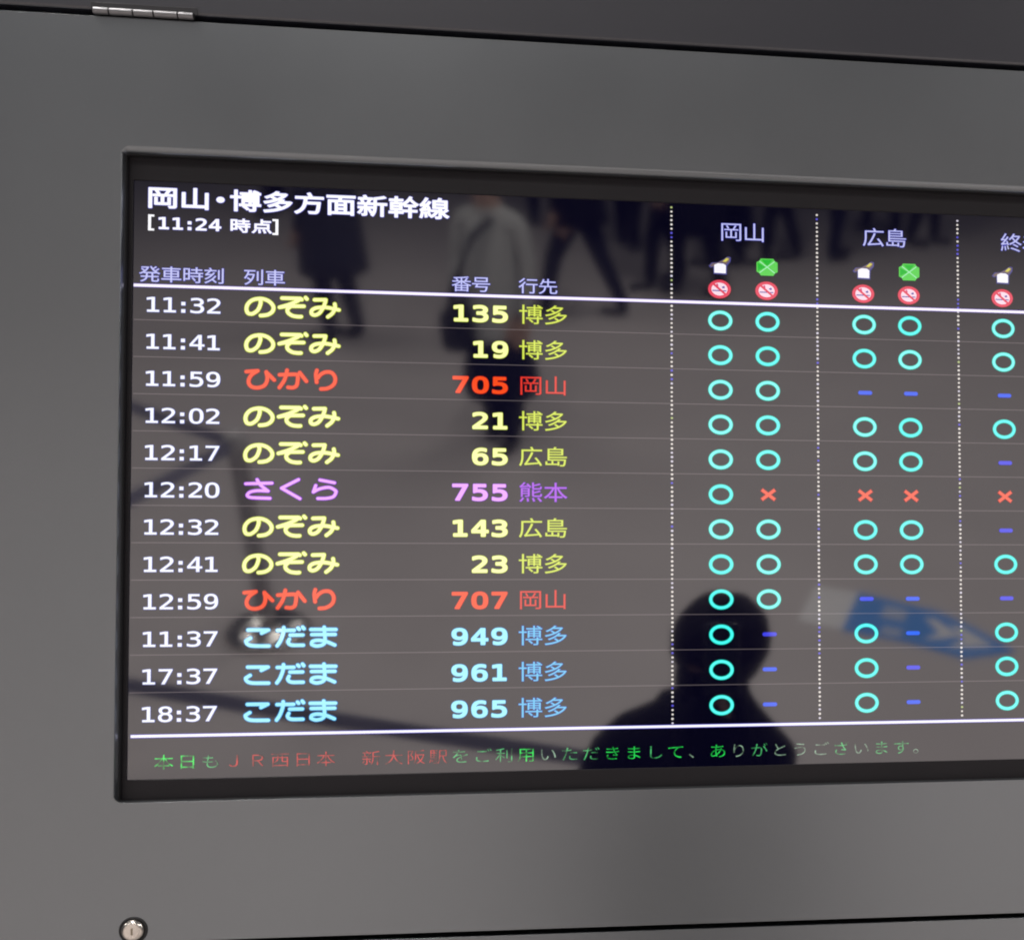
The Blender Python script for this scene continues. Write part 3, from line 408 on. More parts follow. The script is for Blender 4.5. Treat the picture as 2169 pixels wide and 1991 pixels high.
  [[[-158,-151,-156,-152,-154,-151,-109,-130,-70,-107,-42,-88,-39,-88,-16,-106,20,-137,23,-137,42,-123,42,-120,22,-103,-18,-72,-19,-69,9,-41,36,-8,9,2,-7,-19,-25,-39,-46,-58,-70,-76,-95,-93,-120,-107,-176,-131],[84,-151,87,-152,115,-152,146,-149,160,-143,165,-137,167,-131,168,143,166,147,140,147,138,146,137,-123,135,-127,129,-128,75,-128],[-155,-78,-131,-67,-106,-53,-61,-22,-22,15,-5,35,10,57,-16,65,-42,33,-117,30,-119,31,-92,57,-67,85,-64,87,37,87,39,90,38,110,-42,110,-56,135,-70,153,-97,146,-82,124,-77,113,-78,111,-177,110,-178,90,-176,87,-106,87,-102,85,-140,44,-154,33,-167,26,-157,3,-109,8,-67,10,-64,9,-86,-9,-114,-29,-142,-44,-173,-58],[67,-69,68,-71,70,-72,87,-72,93,-72,96,-69,96,110,95,113,93,113,67,113]],[[-161,-159,-154,-160,-109,-139,-75,-120,-42,-98,-39,-98,-19,-113,17,-145,23,-146,26,-145,48,-128,51,-123,51,-119,48,-115,-7,-69,15,-47,36,-22,44,-11,44,-5,43,-2,40,1,12,10,6,9,-30,-33,-52,-53,-74,-69,-98,-85,-123,-99,-182,-125,-184,-131,-182,-137],[80,-159,84,-160,124,-160,152,-156,167,-148,171,-142,174,-134,176,-120,176,146,174,152,168,155,138,155,132,153,130,149,129,-120,76,-120,70,-121,67,-125,67,-131,77,-156],[-157,-86,-151,-86,-103,-61,-78,-45,-56,-28,-36,-11,-16,9,2,31,17,53,18,59,14,64,-14,72,-19,73,-23,71,-44,41,-95,39,-98,40,-61,79,42,80,45,82,47,87,47,110,45,115,40,118,-36,118,-58,152,-64,159,-70,161,-100,154,-105,149,-105,143,-90,121,-92,119,-179,118,-184,115,-186,110,-186,87,-184,82,-182,80,-123,79,-120,76,-150,45,-162,37,-173,31,-175,29,-174,23,-163,-2,-156,-5,-134,-2,-87,1,-106,-13,-131,-29,-179,-53,-181,-58,-179,-64],[62,-78,68,-80,96,-80,101,-77,104,-72,104,113,101,119,96,121,65,121,59,115,59,-69,60,-75]]],
  [[[-151,-153,-148,-154,-120,-142,-92,-125,-67,-105,-45,-83,-22,-51,-7,-21,6,15,15,54,14,56,-3,61,-95,60,-96,63,-81,108,-78,109,25,109,27,110,27,113,27,133,-175,133,-175,113,-174,109,-115,109,-111,108,-123,71,-138,38,-157,7,-178,-18,-157,-34,-154,-35,-134,-11,-106,36,-22,36,-18,35,-32,-7,-50,-43,-53,-43,-109,-9,-112,-10,-125,-24,-127,-27,-126,-28,-95,-47,-69,-66,-77,-77,-89,-88,-112,-106,-140,-122,-168,-133],[88,-150,92,-152,112,-152,146,-149,160,-143,164,-136,166,-130,167,147,165,150,137,150,136,147,136,-122,134,-126,129,-127,80,-128],[55,-72,85,-72,84,113,56,113,55,110]],[[-155,-161,-148,-163,-115,-148,-87,-131,-59,-109,-37,-86,-17,-58,1,-24,14,12,23,54,23,60,20,63,-3,69,-84,68,-75,99,-73,101,31,102,35,108,35,124,35,136,31,141,-174,142,-179,140,-182,137,-183,133,-183,108,-179,102,-174,101,-126,101,-122,99,-131,74,-146,41,-163,12,-185,-14,-186,-21,-182,-26,-157,-43,-151,-43,-149,-41,-137,-28,-132,-34,-92,-59,-82,-66,-81,-69,-95,-83,-118,-100,-143,-115,-174,-128,-176,-133,-174,-139],[85,-158,90,-160,120,-159,151,-156,160,-152,166,-147,171,-142,174,-133,175,-119,175,150,173,155,168,158,134,157,129,152,128,-116,126,-119,78,-119,73,-122,71,-125,72,-130,82,-156],[52,-80,87,-80,93,-74,93,113,90,119,87,121,53,121,49,119,47,113,47,-72,48,-77],[-56,-31,-106,-1,-112,0,-120,-5,-101,28,-31,28,-29,26,-43,-13,-53,-32]]],
  [[[-125,-152,-122,-154,-97,-153,-94,-142,96,-142,99,-152,128,-152,129,-34,130,-33,164,-44,184,-23,147,-12,110,2,74,19,47,36,52,37,172,37,174,39,173,58,88,59,86,61,120,106,88,114,73,89,56,64,57,61,52,59,15,59,13,61,13,112,15,114,80,120,136,128,137,128,135,131,119,147,29,136,-44,131,-150,125,-153,123,-147,108,-144,105,-100,106,-117,100,-101,78,-91,61,-94,59,-175,59,-175,39,-172,37,-55,37,-51,36,-77,19,-114,0,-150,-15,-183,-26,-184,-28,-167,-46,-125,-32],[-94,-122,-95,-118,-95,-96,-94,-92,-17,-93,-16,-118,-18,-122],[15,-122,13,-121,13,-118,13,-96,13,-93,15,-92,98,-93,98,-118,96,-122],[-94,-73,-95,-70,-95,-48,-94,-46,-21,-46,-18,-46,-16,-48,-16,-70,-18,-73],[15,-73,13,-70,13,-48,15,-46,94,-46,96,-46,98,-48,98,-70,96,-73],[-105,-24,-106,-23,-74,-7,-50,8,-18,31,-17,-17,-16,-20,12,-19,13,28,13,30,15,32,35,17,57,2,106,-23,99,-25,-100,-25],[-66,60,-67,61,-60,64,-63,70,-73,86,-90,106,-86,108,-18,111,-17,109,-17,61,-18,60]],[[-129,-160,-125,-162,-94,-161,-88,-157,-86,-150,88,-150,92,-157,96,-160,127,-160,134,-157,136,-152,137,-45,138,-44,161,-51,166,-52,190,-28,193,-23,190,-17,186,-14,130,3,96,17,76,28,80,29,175,29,180,33,182,36,182,61,178,66,172,67,108,67,105,67,103,70,128,103,127,111,120,117,141,121,145,126,145,131,144,134,123,154,116,155,29,144,-44,139,-153,133,-159,131,-161,128,-161,123,-153,100,-147,97,-127,98,-105,70,-108,67,-178,67,-181,64,-183,58,-183,39,-182,33,-175,29,-83,29,-78,28,-100,16,-133,0,-189,-19,-193,-26,-192,-32,-170,-54,-164,-54,-136,-44,-133,-45,-133,-152,-132,-157],[-86,-114,-87,-110,-87,-101,-86,-100,-27,-100,-25,-101,-25,-112,-27,-114],[21,-112,21,-101,24,-100,88,-100,90,-101,90,-112,88,-114,24,-114],[-86,-65,-87,-62,-87,-56,-86,-54,-27,-54,-24,-56,-25,-65,-27,-65],[21,-65,21,-54,24,-54,88,-54,90,-56,90,-62,88,-65],[-72,-15,-72,-14,-27,15,-26,14,-25,-14,-27,-17,-66,-17],[21,-15,21,17,70,-14,68,-17,63,-17,24,-17],[-52,67,-72,98,-69,100,-27,102,-25,100,-25,70,-27,67],[21,69,21,106,74,111,76,109,49,68,24,67]]],
  [[[-13,-150,15,-152,60,-152,77,-149,88,-144,99,-132,108,-114,116,-87,124,-41,-72,-40,-73,-38,-59,-5,169,-4,171,-2,171,18,166,19,-88,19,-172,19,-174,18,-174,-2,-172,-4,-93,-5,-118,-61,-117,-64,85,-64,88,-66,77,-106,71,-118,66,-125,60,-128,49,-129,-21,-127,-23,-128,-17,-139],[-125,48,123,48,124,51,124,135,122,138,-125,138,-126,135],[-94,71,-96,74,-96,99,-96,113,-94,115,88,115,91,115,92,113,92,74,91,71]],[[-16,-159,26,-160,66,-160,80,-157,94,-150,106,-136,115,-117,127,-75,132,-38,130,-35,124,-32,-58,-32,-60,-32,-61,-30,-54,-13,172,-12,176,-10,179,-5,178,23,175,26,169,27,-172,27,-178,26,-181,24,-182,20,-182,-5,-178,-11,-105,-13,-127,-61,-126,-66,-122,-71,77,-72,75,-86,69,-106,63,-116,57,-120,26,-121,-24,-119,-30,-122,-31,-125,-31,-131,-24,-142,-20,-156],[-132,43,-125,40,127,41,130,43,132,48,131,141,129,144,124,146,-128,146,-131,144,-134,138,-134,48],[-86,79,-88,82,-88,99,-88,104,-86,107,80,107,82,107,84,104,84,82,82,79]]],
  [[[-123,-152,-120,-154,-115,-154,-95,-154,-93,-152,-93,19,-93,21,-69,47,-49,72,-76,80,-78,80,-101,52,-129,25,-157,2,-189,-21,-168,-41,-126,-9,-123,-12],[28,-152,90,-151,104,-148,114,-141,118,-133,120,-121,120,16,179,17,179,39,176,40,-42,40,-45,38,-45,19,-42,16,87,16,89,13,88,-124,84,-127,78,-128,20,-127,18,-130],[-169,61,-168,59,-165,60,-154,67,-115,96,-87,119,-65,142,-92,151,-95,150,-112,133,-134,114,-160,95,-184,80,-184,77],[-27,108,-25,107,165,107,168,108,168,131,-25,132,-27,128]],[[-128,-161,-123,-162,-92,-162,-89,-161,-85,-155,-85,16,-52,55,-43,66,-41,72,-45,79,-76,89,-81,88,-84,86,-107,58,-134,31,-163,7,-193,-13,-197,-18,-197,-23,-195,-26,-174,-47,-168,-49,-162,-47,-134,-26,-132,-26,-131,-152,-130,-158],[21,-158,28,-160,90,-159,109,-154,120,-146,125,-138,127,-127,128,7,179,8,185,10,187,16,187,38,187,44,184,47,179,48,-42,48,-48,48,-50,46,-53,41,-53,16,-50,11,-48,9,80,7,80,-119,70,-120,17,-119,11,-121,9,-124,9,-130],[-172,52,-165,51,-151,60,-122,80,-95,101,-58,136,-56,142,-59,147,-90,159,-97,159,-118,138,-140,120,-165,101,-190,86,-193,80,-192,75],[-30,100,168,99,174,101,176,105,176,133,174,137,168,140,-28,140,-34,136,-35,131,-35,105]]],
  [[[-163,-153,-159,-154,-131,-144,-106,-131,-86,-116,-70,-100,-58,-80,-50,-60,-41,-18,-39,-15,34,-16,35,-122,40,-136,45,-141,56,-146,68,-148,135,-148,154,-145,163,-141,168,-134,173,-125,176,-114,179,-86,177,-84,152,-74,148,-108,146,-116,140,-122,132,-123,79,-123,70,-122,66,-119,65,-111,65,-18,68,-15,171,-15,174,-13,174,-7,174,7,171,9,14,10,14,74,17,75,143,75,145,80,144,99,17,100,14,102,14,150,12,151,-14,151,-16,150,-17,102,-19,100,-84,100,-85,102,-72,138,-100,144,-103,141,-117,102,-131,75,-140,60,-158,38,-134,25,-131,26,-113,49,-98,75,-19,75,-17,74,-16,12,-18,10,-19,9,-173,9,-175,4,-175,-13,-173,-15,-72,-16,-75,-35,-80,-55,-88,-72,-98,-87,-112,-101,-128,-113,-151,-124,-180,-133]],[[-166,-161,-159,-163,-126,-150,-100,-137,-80,-122,-64,-105,-52,-86,-42,-63,-34,-24,-30,-23,26,-24,27,-122,32,-139,40,-147,54,-154,68,-156,135,-156,157,-153,167,-147,175,-139,183,-119,187,-86,185,-79,182,-77,166,-72,154,-66,149,-66,143,-72,141,-100,138,-114,82,-115,73,-114,73,-24,177,-23,180,-20,182,-16,182,10,180,14,174,17,22,18,23,66,146,67,152,71,153,74,153,99,151,105,149,107,143,108,23,109,22,152,20,157,14,159,-16,159,-23,155,-25,109,-28,108,-70,108,-73,110,-64,136,-64,141,-66,144,-70,146,-100,152,-107,150,-119,119,-131,91,-146,66,-165,42,-167,38,-165,32,-162,29,-137,18,-179,16,-183,10,-183,-16,-180,-21,-176,-23,-84,-23,-82,-27,-83,-32,-88,-52,-94,-66,-103,-81,-116,-94,-134,-107,-154,-116,-184,-126,-187,-129,-189,-133,-187,-139,-176,-149],[-128,18,-112,38,-92,67,-28,67,-24,66,-25,18]]],
 ],
 'T': [
  [[[-104,-143,-98,-144,106,-144,110,-143,111,-140,111,-109,109,-104,35,-103,33,-101,33,137,33,140,30,144,-23,144,-107,130,-110,129,-111,126,-111,93,-111,90,-107,87,-28,100,-26,98,-26,95,-26,-101,-28,-103,-101,-103,-105,-106,-105,-109,-105,-140]],[[-107,-151,-101,-153,106,-153,113,-151,119,-145,120,-140,120,-106,118,-101,114,-97,106,-95,44,-95,42,-92,42,140,39,148,34,151,-23,152,-110,138,-115,135,-118,132,-120,126,-119,90,-117,84,-112,80,-104,79,-37,90,-34,87,-34,-92,-37,-95,-101,-95,-109,-98,-113,-106,-114,-140,-112,-145]]],
  [[[-120,-143,-114,-144,110,-144,115,-143,116,-140,116,-109,116,-106,113,-104,-47,-103,65,-13,87,9,102,28,112,51,114,62,113,76,109,90,105,100,95,112,86,121,68,132,49,140,26,146,1,149,-27,149,-58,145,-89,138,-117,129,-118,126,-118,87,-114,84,-77,97,-52,104,-24,108,4,107,26,102,40,93,50,79,53,62,51,51,46,38,36,25,23,11,-7,-16,-119,-105,-121,-109,-121,-140]],[[-123,-151,-117,-153,110,-153,116,-152,122,-148,125,-140,125,-106,121,-99,116,-95,-16,-95,-19,-94,-20,-92,77,-14,99,9,114,31,119,45,122,56,122,67,120,84,117,95,111,107,102,118,91,128,74,139,51,148,28,154,1,157,-33,157,-63,153,-103,143,-119,138,-123,135,-126,126,-126,87,-125,81,-119,76,-111,75,-75,89,-47,96,-21,99,1,99,18,95,34,87,42,76,44,62,42,51,36,39,12,13,-127,-101,-129,-106,-129,-140,-128,-146]]],
  [[[-48,-148,-14,-149,14,-148,42,-144,64,-137,84,-127,100,-114,111,-100,117,-89,121,-72,121,-56,118,-42,114,-30,106,-19,95,-8,81,1,62,9,64,12,78,18,90,25,98,32,105,42,110,54,112,65,110,87,104,103,92,116,78,127,59,137,25,146,-17,149,-67,144,-109,137,-113,135,-113,98,-113,96,-109,93,-76,102,-48,106,-20,108,3,108,22,104,36,98,48,88,53,76,53,65,50,54,43,45,31,38,6,31,-56,29,-60,26,-60,-5,-59,-8,-56,-10,-8,-11,11,-13,34,-20,50,-31,60,-44,62,-58,59,-75,50,-89,36,-99,22,-104,0,-108,-20,-109,-45,-108,-70,-104,-120,-89,-124,-92,-125,-131,-123,-134,-90,-142]],[[-50,-156,-14,-158,17,-156,45,-152,67,-145,90,-134,106,-120,118,-106,125,-92,129,-75,130,-61,129,-47,124,-33,117,-19,108,-8,95,2,84,9,85,12,95,18,106,28,116,45,120,56,121,68,118,90,111,107,98,123,81,136,62,145,28,154,3,157,-22,157,-62,154,-112,145,-118,142,-121,138,-122,96,-118,88,-112,85,-106,85,-76,93,-50,97,-25,99,-3,99,14,97,28,93,39,85,44,76,45,68,43,59,36,51,28,46,17,42,0,39,-59,38,-65,34,-68,26,-68,-8,-66,-14,-62,-17,-56,-19,-8,-19,8,-21,28,-26,45,-37,51,-47,54,-58,51,-72,43,-84,34,-90,22,-95,6,-99,-11,-100,-36,-100,-62,-97,-87,-91,-120,-81,-129,-84,-132,-89,-133,-131,-132,-137,-129,-141,-123,-144,-98,-150]]],
  [[[27,-143,30,-144,84,-143,85,-140,85,-78,131,-77,135,-75,135,-73,135,-42,134,-39,131,-38,89,-38,85,-36,85,140,84,143,81,144,22,144,19,143,-133,-36,-133,-73,-133,-75,-129,-77,25,-77,26,-81,26,-140],[-76,-38,-78,-36,25,91,26,87,26,-36,22,-38]],[[24,-151,30,-153,81,-153,87,-151,92,-146,94,-140,94,-87,134,-86,140,-83,144,-75,144,-42,142,-36,140,-33,131,-29,98,-29,94,-28,94,140,90,149,84,152,22,153,14,149,-138,-28,-142,-36,-142,-75,-138,-83,-132,-86,16,-86,17,-140,19,-146],[-59,-29,16,67,16,-29]]],
  [[[-58,-148,-4,-149,24,-146,49,-139,69,-131,83,-122,97,-109,109,-92,114,-81,118,-61,119,-50,117,-30,109,-8,99,7,90,17,74,29,63,35,29,45,-13,49,-52,45,-52,102,-49,103,88,103,91,105,92,110,92,140,90,143,-102,144,-105,143,-107,140,-107,0,-105,-4,-102,-5,-71,4,-46,8,-15,8,4,6,24,0,42,-11,53,-25,58,-39,59,-50,57,-64,50,-81,43,-89,35,-95,13,-105,-15,-109,-49,-108,-83,-102,-119,-90,-122,-92,-123,-95,-123,-131,-122,-136,-94,-144]],[[-61,-156,-1,-157,27,-154,52,-147,76,-137,94,-124,105,-113,117,-95,124,-75,127,-61,127,-47,125,-28,116,-3,107,12,97,22,86,31,69,41,43,51,18,56,1,58,-43,56,-43,93,-41,95,88,95,94,96,99,101,101,110,101,140,99,146,94,151,88,153,-102,153,-108,151,-114,146,-116,140,-116,0,-113,-8,-108,-13,-102,-14,-74,-5,-49,-1,-24,0,1,-2,21,-8,32,-14,43,-25,49,-39,50,-58,44,-75,38,-82,29,-88,10,-96,-15,-100,-41,-100,-77,-94,-116,-82,-122,-82,-129,-86,-132,-95,-132,-134,-128,-142,-122,-146,-102,-151]]],
  [[[-19,-148,19,-149,44,-146,69,-138,94,-124,109,-109,114,-100,122,-84,126,-61,126,-39,125,-28,122,-16,115,0,102,17,94,24,80,34,55,44,21,49,2,49,-18,47,-32,43,-47,37,-68,21,-69,23,-67,40,-61,59,-52,76,-40,88,-26,98,-7,105,13,108,44,107,66,103,94,94,97,95,99,98,99,132,99,135,96,138,61,146,27,149,-12,147,-40,140,-65,128,-79,118,-96,101,-111,76,-120,51,-123,34,-126,0,-125,-19,-122,-50,-113,-81,-107,-93,-95,-112,-77,-128,-51,-141],[-15,-109,-29,-105,-40,-98,-49,-89,-56,-78,-60,-64,-61,-50,-60,-36,-55,-19,-49,-10,-40,-2,-29,5,-18,8,-4,11,13,11,27,9,38,5,47,0,55,-8,61,-16,65,-28,67,-42,68,-56,66,-70,62,-81,57,-89,50,-98,33,-107,10,-111]],[[-21,-156,5,-158,33,-156,58,-151,72,-147,91,-136,108,-123,121,-106,127,-95,133,-75,135,-61,135,-39,133,-25,127,-5,121,6,111,20,99,31,82,42,61,51,38,56,21,58,-1,58,-21,55,-35,51,-57,42,-50,62,-40,76,-26,88,-7,96,13,99,38,99,66,95,91,86,97,86,103,88,106,93,108,98,108,135,105,141,100,145,63,154,27,158,-12,155,-43,148,-71,135,-92,118,-105,104,-119,79,-125,65,-131,37,-134,0,-134,-19,-130,-53,-121,-84,-107,-110,-93,-126,-82,-135,-68,-143,-54,-149],[-12,-101,-24,-98,-34,-92,-43,-84,-48,-75,-51,-64,-53,-50,-51,-36,-48,-25,-43,-16,-35,-9,-26,-4,-15,0,-1,2,13,2,24,0,35,-3,49,-14,54,-22,57,-30,59,-56,57,-70,54,-78,44,-91,30,-99,10,-102]]],
  [[[-74,-143,-70,-144,-19,-144,-16,-144,-14,-141,120,121,121,140,119,143,-117,144,-123,143,-124,140,-124,107,-120,103,48,103,51,103,52,101,-74,-137,-75,-140]],[[-77,-151,-70,-153,-16,-153,-11,-151,-6,-145,129,118,130,140,128,146,124,151,115,153,-120,153,-126,151,-131,146,-133,140,-133,107,-129,98,-123,95,34,95,38,93,-82,-134,-83,-143,-81,-148]]],
  [[[-27,-148,1,-149,29,-148,52,-144,74,-137,94,-127,108,-115,118,-100,125,-84,127,-64,126,-50,122,-36,116,-25,106,-14,94,-4,80,4,65,9,82,17,94,24,104,34,110,42,115,54,118,65,118,79,116,90,107,110,94,123,77,134,57,142,26,148,1,149,-27,147,-58,141,-77,133,-94,122,-108,106,-115,90,-117,79,-117,65,-114,54,-109,42,-102,33,-91,23,-80,16,-64,9,-85,0,-99,-8,-110,-19,-118,-30,-124,-44,-126,-58,-126,-75,-121,-92,-116,-102,-108,-114,-90,-128,-63,-141],[-21,-109,-35,-105,-49,-98,-58,-89,-62,-81,-66,-67,-66,-53,-63,-42,-56,-30,-46,-23,-35,-17,-21,-13,-2,-12,15,-12,29,-15,41,-19,54,-28,63,-40,67,-56,67,-67,65,-78,57,-92,42,-103,24,-109,1,-111],[-16,28,-30,31,-41,36,-49,42,-54,51,-57,59,-58,73,-55,86,-49,95,-42,101,-32,106,-7,111,10,111,26,108,38,104,46,98,55,87,59,73,57,56,49,42,40,35,26,30,7,27]],[[-30,-156,1,-158,29,-157,54,-152,77,-145,96,-135,113,-122,125,-106,133,-86,135,-75,135,-56,133,-42,129,-30,122,-19,113,-8,99,3,89,9,110,28,121,45,125,56,127,68,126,82,124,93,116,111,100,129,82,141,60,150,29,156,1,158,-27,156,-60,149,-82,140,-102,126,-116,110,-123,93,-125,82,-126,68,-124,56,-120,45,-108,27,-88,9,-100,2,-112,-8,-121,-19,-129,-33,-133,-47,-135,-64,-134,-78,-130,-95,-119,-114,-108,-126,-97,-135,-86,-141,-66,-149],[-21,-100,-32,-97,-44,-91,-51,-84,-55,-75,-58,-61,-56,-50,-53,-42,-46,-33,-38,-28,-27,-23,-13,-21,7,-20,32,-25,40,-29,50,-36,56,-47,58,-64,55,-78,47,-89,38,-96,21,-101,1,-102],[-16,37,-35,43,-42,48,-46,54,-49,62,-49,73,-46,83,-41,91,-32,97,-24,100,1,102,26,99,35,96,43,90,49,79,50,65,47,54,40,46,29,40,18,37,1,36]]],
  [[[-48,-148,-22,-149,11,-147,39,-140,55,-134,77,-120,95,-102,104,-89,116,-64,123,-33,125,0,123,37,117,68,107,93,94,112,76,128,53,140,25,147,-5,149,-33,147,-59,142,-78,134,-101,118,-114,101,-122,84,-125,70,-127,48,-125,28,-120,9,-114,-2,-103,-17,-95,-25,-78,-35,-59,-43,-36,-48,-11,-50,6,-49,25,-45,42,-39,53,-33,68,-22,65,-44,55,-70,39,-89,23,-100,-3,-107,-31,-109,-61,-105,-95,-95,-98,-95,-100,-100,-100,-134,-98,-137,-78,-143],[-14,-11,-28,-9,-39,-5,-50,2,-59,12,-64,23,-67,37,-68,56,-66,70,-62,82,-56,92,-49,98,-39,104,-28,108,-14,110,3,110,17,108,28,104,38,98,47,90,53,82,58,70,60,56,58,31,54,20,49,12,42,4,34,-2,23,-7,11,-10]],[[-50,-156,-22,-158,11,-156,42,-148,59,-141,81,-128,101,-108,112,-92,124,-67,131,-36,134,0,132,37,125,70,115,96,100,118,81,135,56,148,28,155,-5,158,-36,156,-70,147,-92,136,-109,122,-123,104,-131,84,-134,73,-136,51,-134,28,-131,14,-127,3,-117,-14,-107,-25,-92,-37,-81,-44,-61,-51,-47,-55,-22,-58,0,-58,20,-56,39,-50,56,-42,51,-58,39,-77,25,-89,6,-97,-14,-100,-36,-100,-64,-96,-92,-86,-98,-86,-104,-89,-108,-95,-108,-100,-108,-134,-105,-142,-101,-146,-87,-150],[-14,-2,-25,-1,-37,3,-45,9,-52,17,-57,28,-59,42,-59,56,-56,73,-47,88,-39,95,-31,98,-5,102,9,101,20,98,37,89,43,82,48,73,51,62,52,51,49,28,39,13,25,3,9,-2]]],
  [[[-23,-148,0,-149,31,-147,56,-140,79,-129,96,-114,107,-100,118,-78,126,-50,130,-16,129,34,123,65,113,90,98,111,79,129,56,140,31,147,0,149,-30,147,-56,140,-78,129,-91,118,-106,100,-117,79,-125,51,-129,17,-128,-33,-122,-64,-112,-92,-98,-112,-78,-129,-56,-141],[-14,-109,-30,-104,-42,-97,-51,-86,-58,-72,-63,-53,-67,-28,-68,0,-67,28,-61,62,-55,79,-47,91,-36,101,-25,106,-8,109,9,109,26,106,37,100,49,90,57,76,64,54,68,28,69,0,67,-30,64,-53,60,-70,54,-84,45,-95,31,-104,17,-108,0,-110]],[[-25,-156,0,-158,34,-155,61,-148,84,-136,103,-120,114,-106,127,-81,135,-53,139,-16,137,34,131,68,121,93,113,107,104,118,85,135,62,147,34,155,0,158,-30,155,-58,148,-84,135,-103,118,-114,104,-125,82,-134,51,-138,17,-138,-16,-136,-36,-130,-67,-120,-95,-105,-117,-84,-136,-58,-149],[-11,-101,-25,-97,-36,-90,-44,-81,-51,-67,-55,-50,-58,-28,-59,0,-58,28,-55,51,-50,68,-45,79,-39,87,-30,94,-19,98,-8,101,9,100,23,98,37,90,45,80,51,68,56,51,59,28,60,0,59,-28,54,-61,48,-75,41,-86,31,-94,20,-99,6,-101]]],
  [[[-35,-143,-29,-144,30,-144,35,-143,36,-140,35,-80,30,-78,-32,-78,-35,-80,-36,-84,-36,-140],[-35,0,-32,-2,33,-2,35,0,35,62,30,64,-32,64,-35,62,-36,59]],[[-38,-151,-32,-153,33,-153,41,-149,44,-143,45,-137,45,-81,41,-73,35,-70,30,-70,-32,-70,-40,-73,-45,-81,-45,-140,-43,-146],[-39,-8,-32,-11,33,-10,41,-7,44,-3,45,3,45,59,44,65,41,68,35,72,30,72,-32,72,-40,69,-43,65,-45,59,-45,3,-44,-3]]],
 ],
 'N': [
  [[[-122,-166,-114,-168,121,-168,130,-166,137,-158,139,-152,139,-116,137,-110,133,-103,127,-100,121,-100,50,-99,50,150,48,159,40,166,32,168,-27,168,-125,153,-131,150,-136,144,-138,136,-138,97,-136,91,-131,85,-125,82,-119,82,-44,94,-41,92,-42,-99,-117,-100,-125,-103,-130,-110,-131,-116,-131,-152,-129,-160]],[[-123,-174,-114,-176,124,-176,135,-172,144,-163,147,-152,147,-116,144,-105,138,-98,133,-94,124,-92,60,-92,58,-90,58,153,54,164,49,170,43,174,35,176,-30,175,-128,160,-136,156,-143,148,-146,136,-146,97,-143,86,-136,79,-128,75,-119,74,-52,84,-49,83,-49,-90,-52,-92,-117,-92,-125,-94,-133,-101,-139,-113,-139,-155,-133,-167]]],
  [[[-140,-166,-131,-168,127,-168,135,-166,141,-161,144,-152,144,-116,141,-106,132,-100,-17,-99,54,-45,93,-13,117,10,132,33,138,47,141,64,141,80,139,92,130,114,121,125,107,139,85,153,60,163,32,170,1,173,-36,173,-75,168,-120,157,-136,152,-142,147,-145,142,-146,136,-146,94,-143,86,-136,80,-125,79,-86,93,-52,101,-27,104,-5,105,18,101,34,94,44,83,48,69,47,58,41,47,32,35,13,16,-16,-7,-147,-107,-150,-116,-150,-152,-147,-160]],[[-141,-174,-131,-176,127,-176,138,-174,147,-166,151,-160,152,-152,152,-113,147,-102,138,-94,127,-92,12,-92,8,-90,76,-38,107,-12,129,13,142,36,147,50,149,64,149,83,146,97,140,111,130,128,110,147,88,161,60,172,32,178,-13,181,-52,179,-92,173,-139,159,-150,150,-154,139,-154,92,-149,80,-139,72,-125,70,-89,84,-64,91,-38,95,-13,97,9,95,26,89,37,80,40,69,39,61,34,50,23,37,6,21,-153,-102,-156,-107,-158,-116,-157,-155,-153,-166,-148,-171]]],
  [[[-60,-172,-17,-174,19,-172,50,-168,78,-159,103,-147,122,-133,136,-116,144,-102,149,-82,150,-68,149,-51,144,-35,138,-23,128,-11,114,2,101,10,121,27,134,47,140,69,139,86,137,97,129,117,114,134,95,149,72,160,47,167,30,170,2,173,-31,173,-73,169,-127,160,-135,156,-140,150,-141,145,-141,103,-136,94,-129,90,-121,89,-85,98,-57,102,-6,105,16,102,32,97,44,89,48,80,48,69,44,61,36,55,25,50,-1,45,-65,44,-73,41,-78,35,-80,30,-80,-7,-76,-17,-68,-23,2,-25,25,-29,41,-36,53,-46,56,-51,59,-60,58,-68,56,-77,48,-88,39,-94,25,-100,8,-103,-12,-105,-43,-105,-71,-101,-99,-95,-135,-84,-143,-86,-152,-93,-154,-102,-154,-144,-152,-149,-148,-155,-141,-158,-115,-164]],[[-56,-180,-17,-182,19,-180,53,-175,81,-167,106,-155,128,-138,144,-119,151,-105,157,-82,158,-68,158,-57,154,-40,149,-26,140,-12,128,1,116,10,117,13,133,30,144,49,148,75,145,100,135,122,120,140,98,156,75,167,47,175,19,180,-15,181,-37,181,-79,176,-129,168,-141,162,-147,153,-149,145,-148,100,-142,89,-132,82,-121,81,-62,93,-15,97,8,96,22,93,33,88,40,80,41,72,38,66,30,61,19,57,-9,52,-65,52,-76,48,-84,41,-87,33,-88,-7,-86,-15,-83,-21,-78,-26,-71,-30,-1,-32,22,-37,36,-42,47,-51,50,-60,49,-74,42,-82,30,-89,13,-94,-3,-97,-31,-97,-54,-96,-79,-92,-101,-86,-129,-77,-138,-76,-146,-78,-152,-81,-157,-87,-161,-93,-162,-102,-162,-144,-160,-152,-153,-161,-143,-166,-121,-171]]],
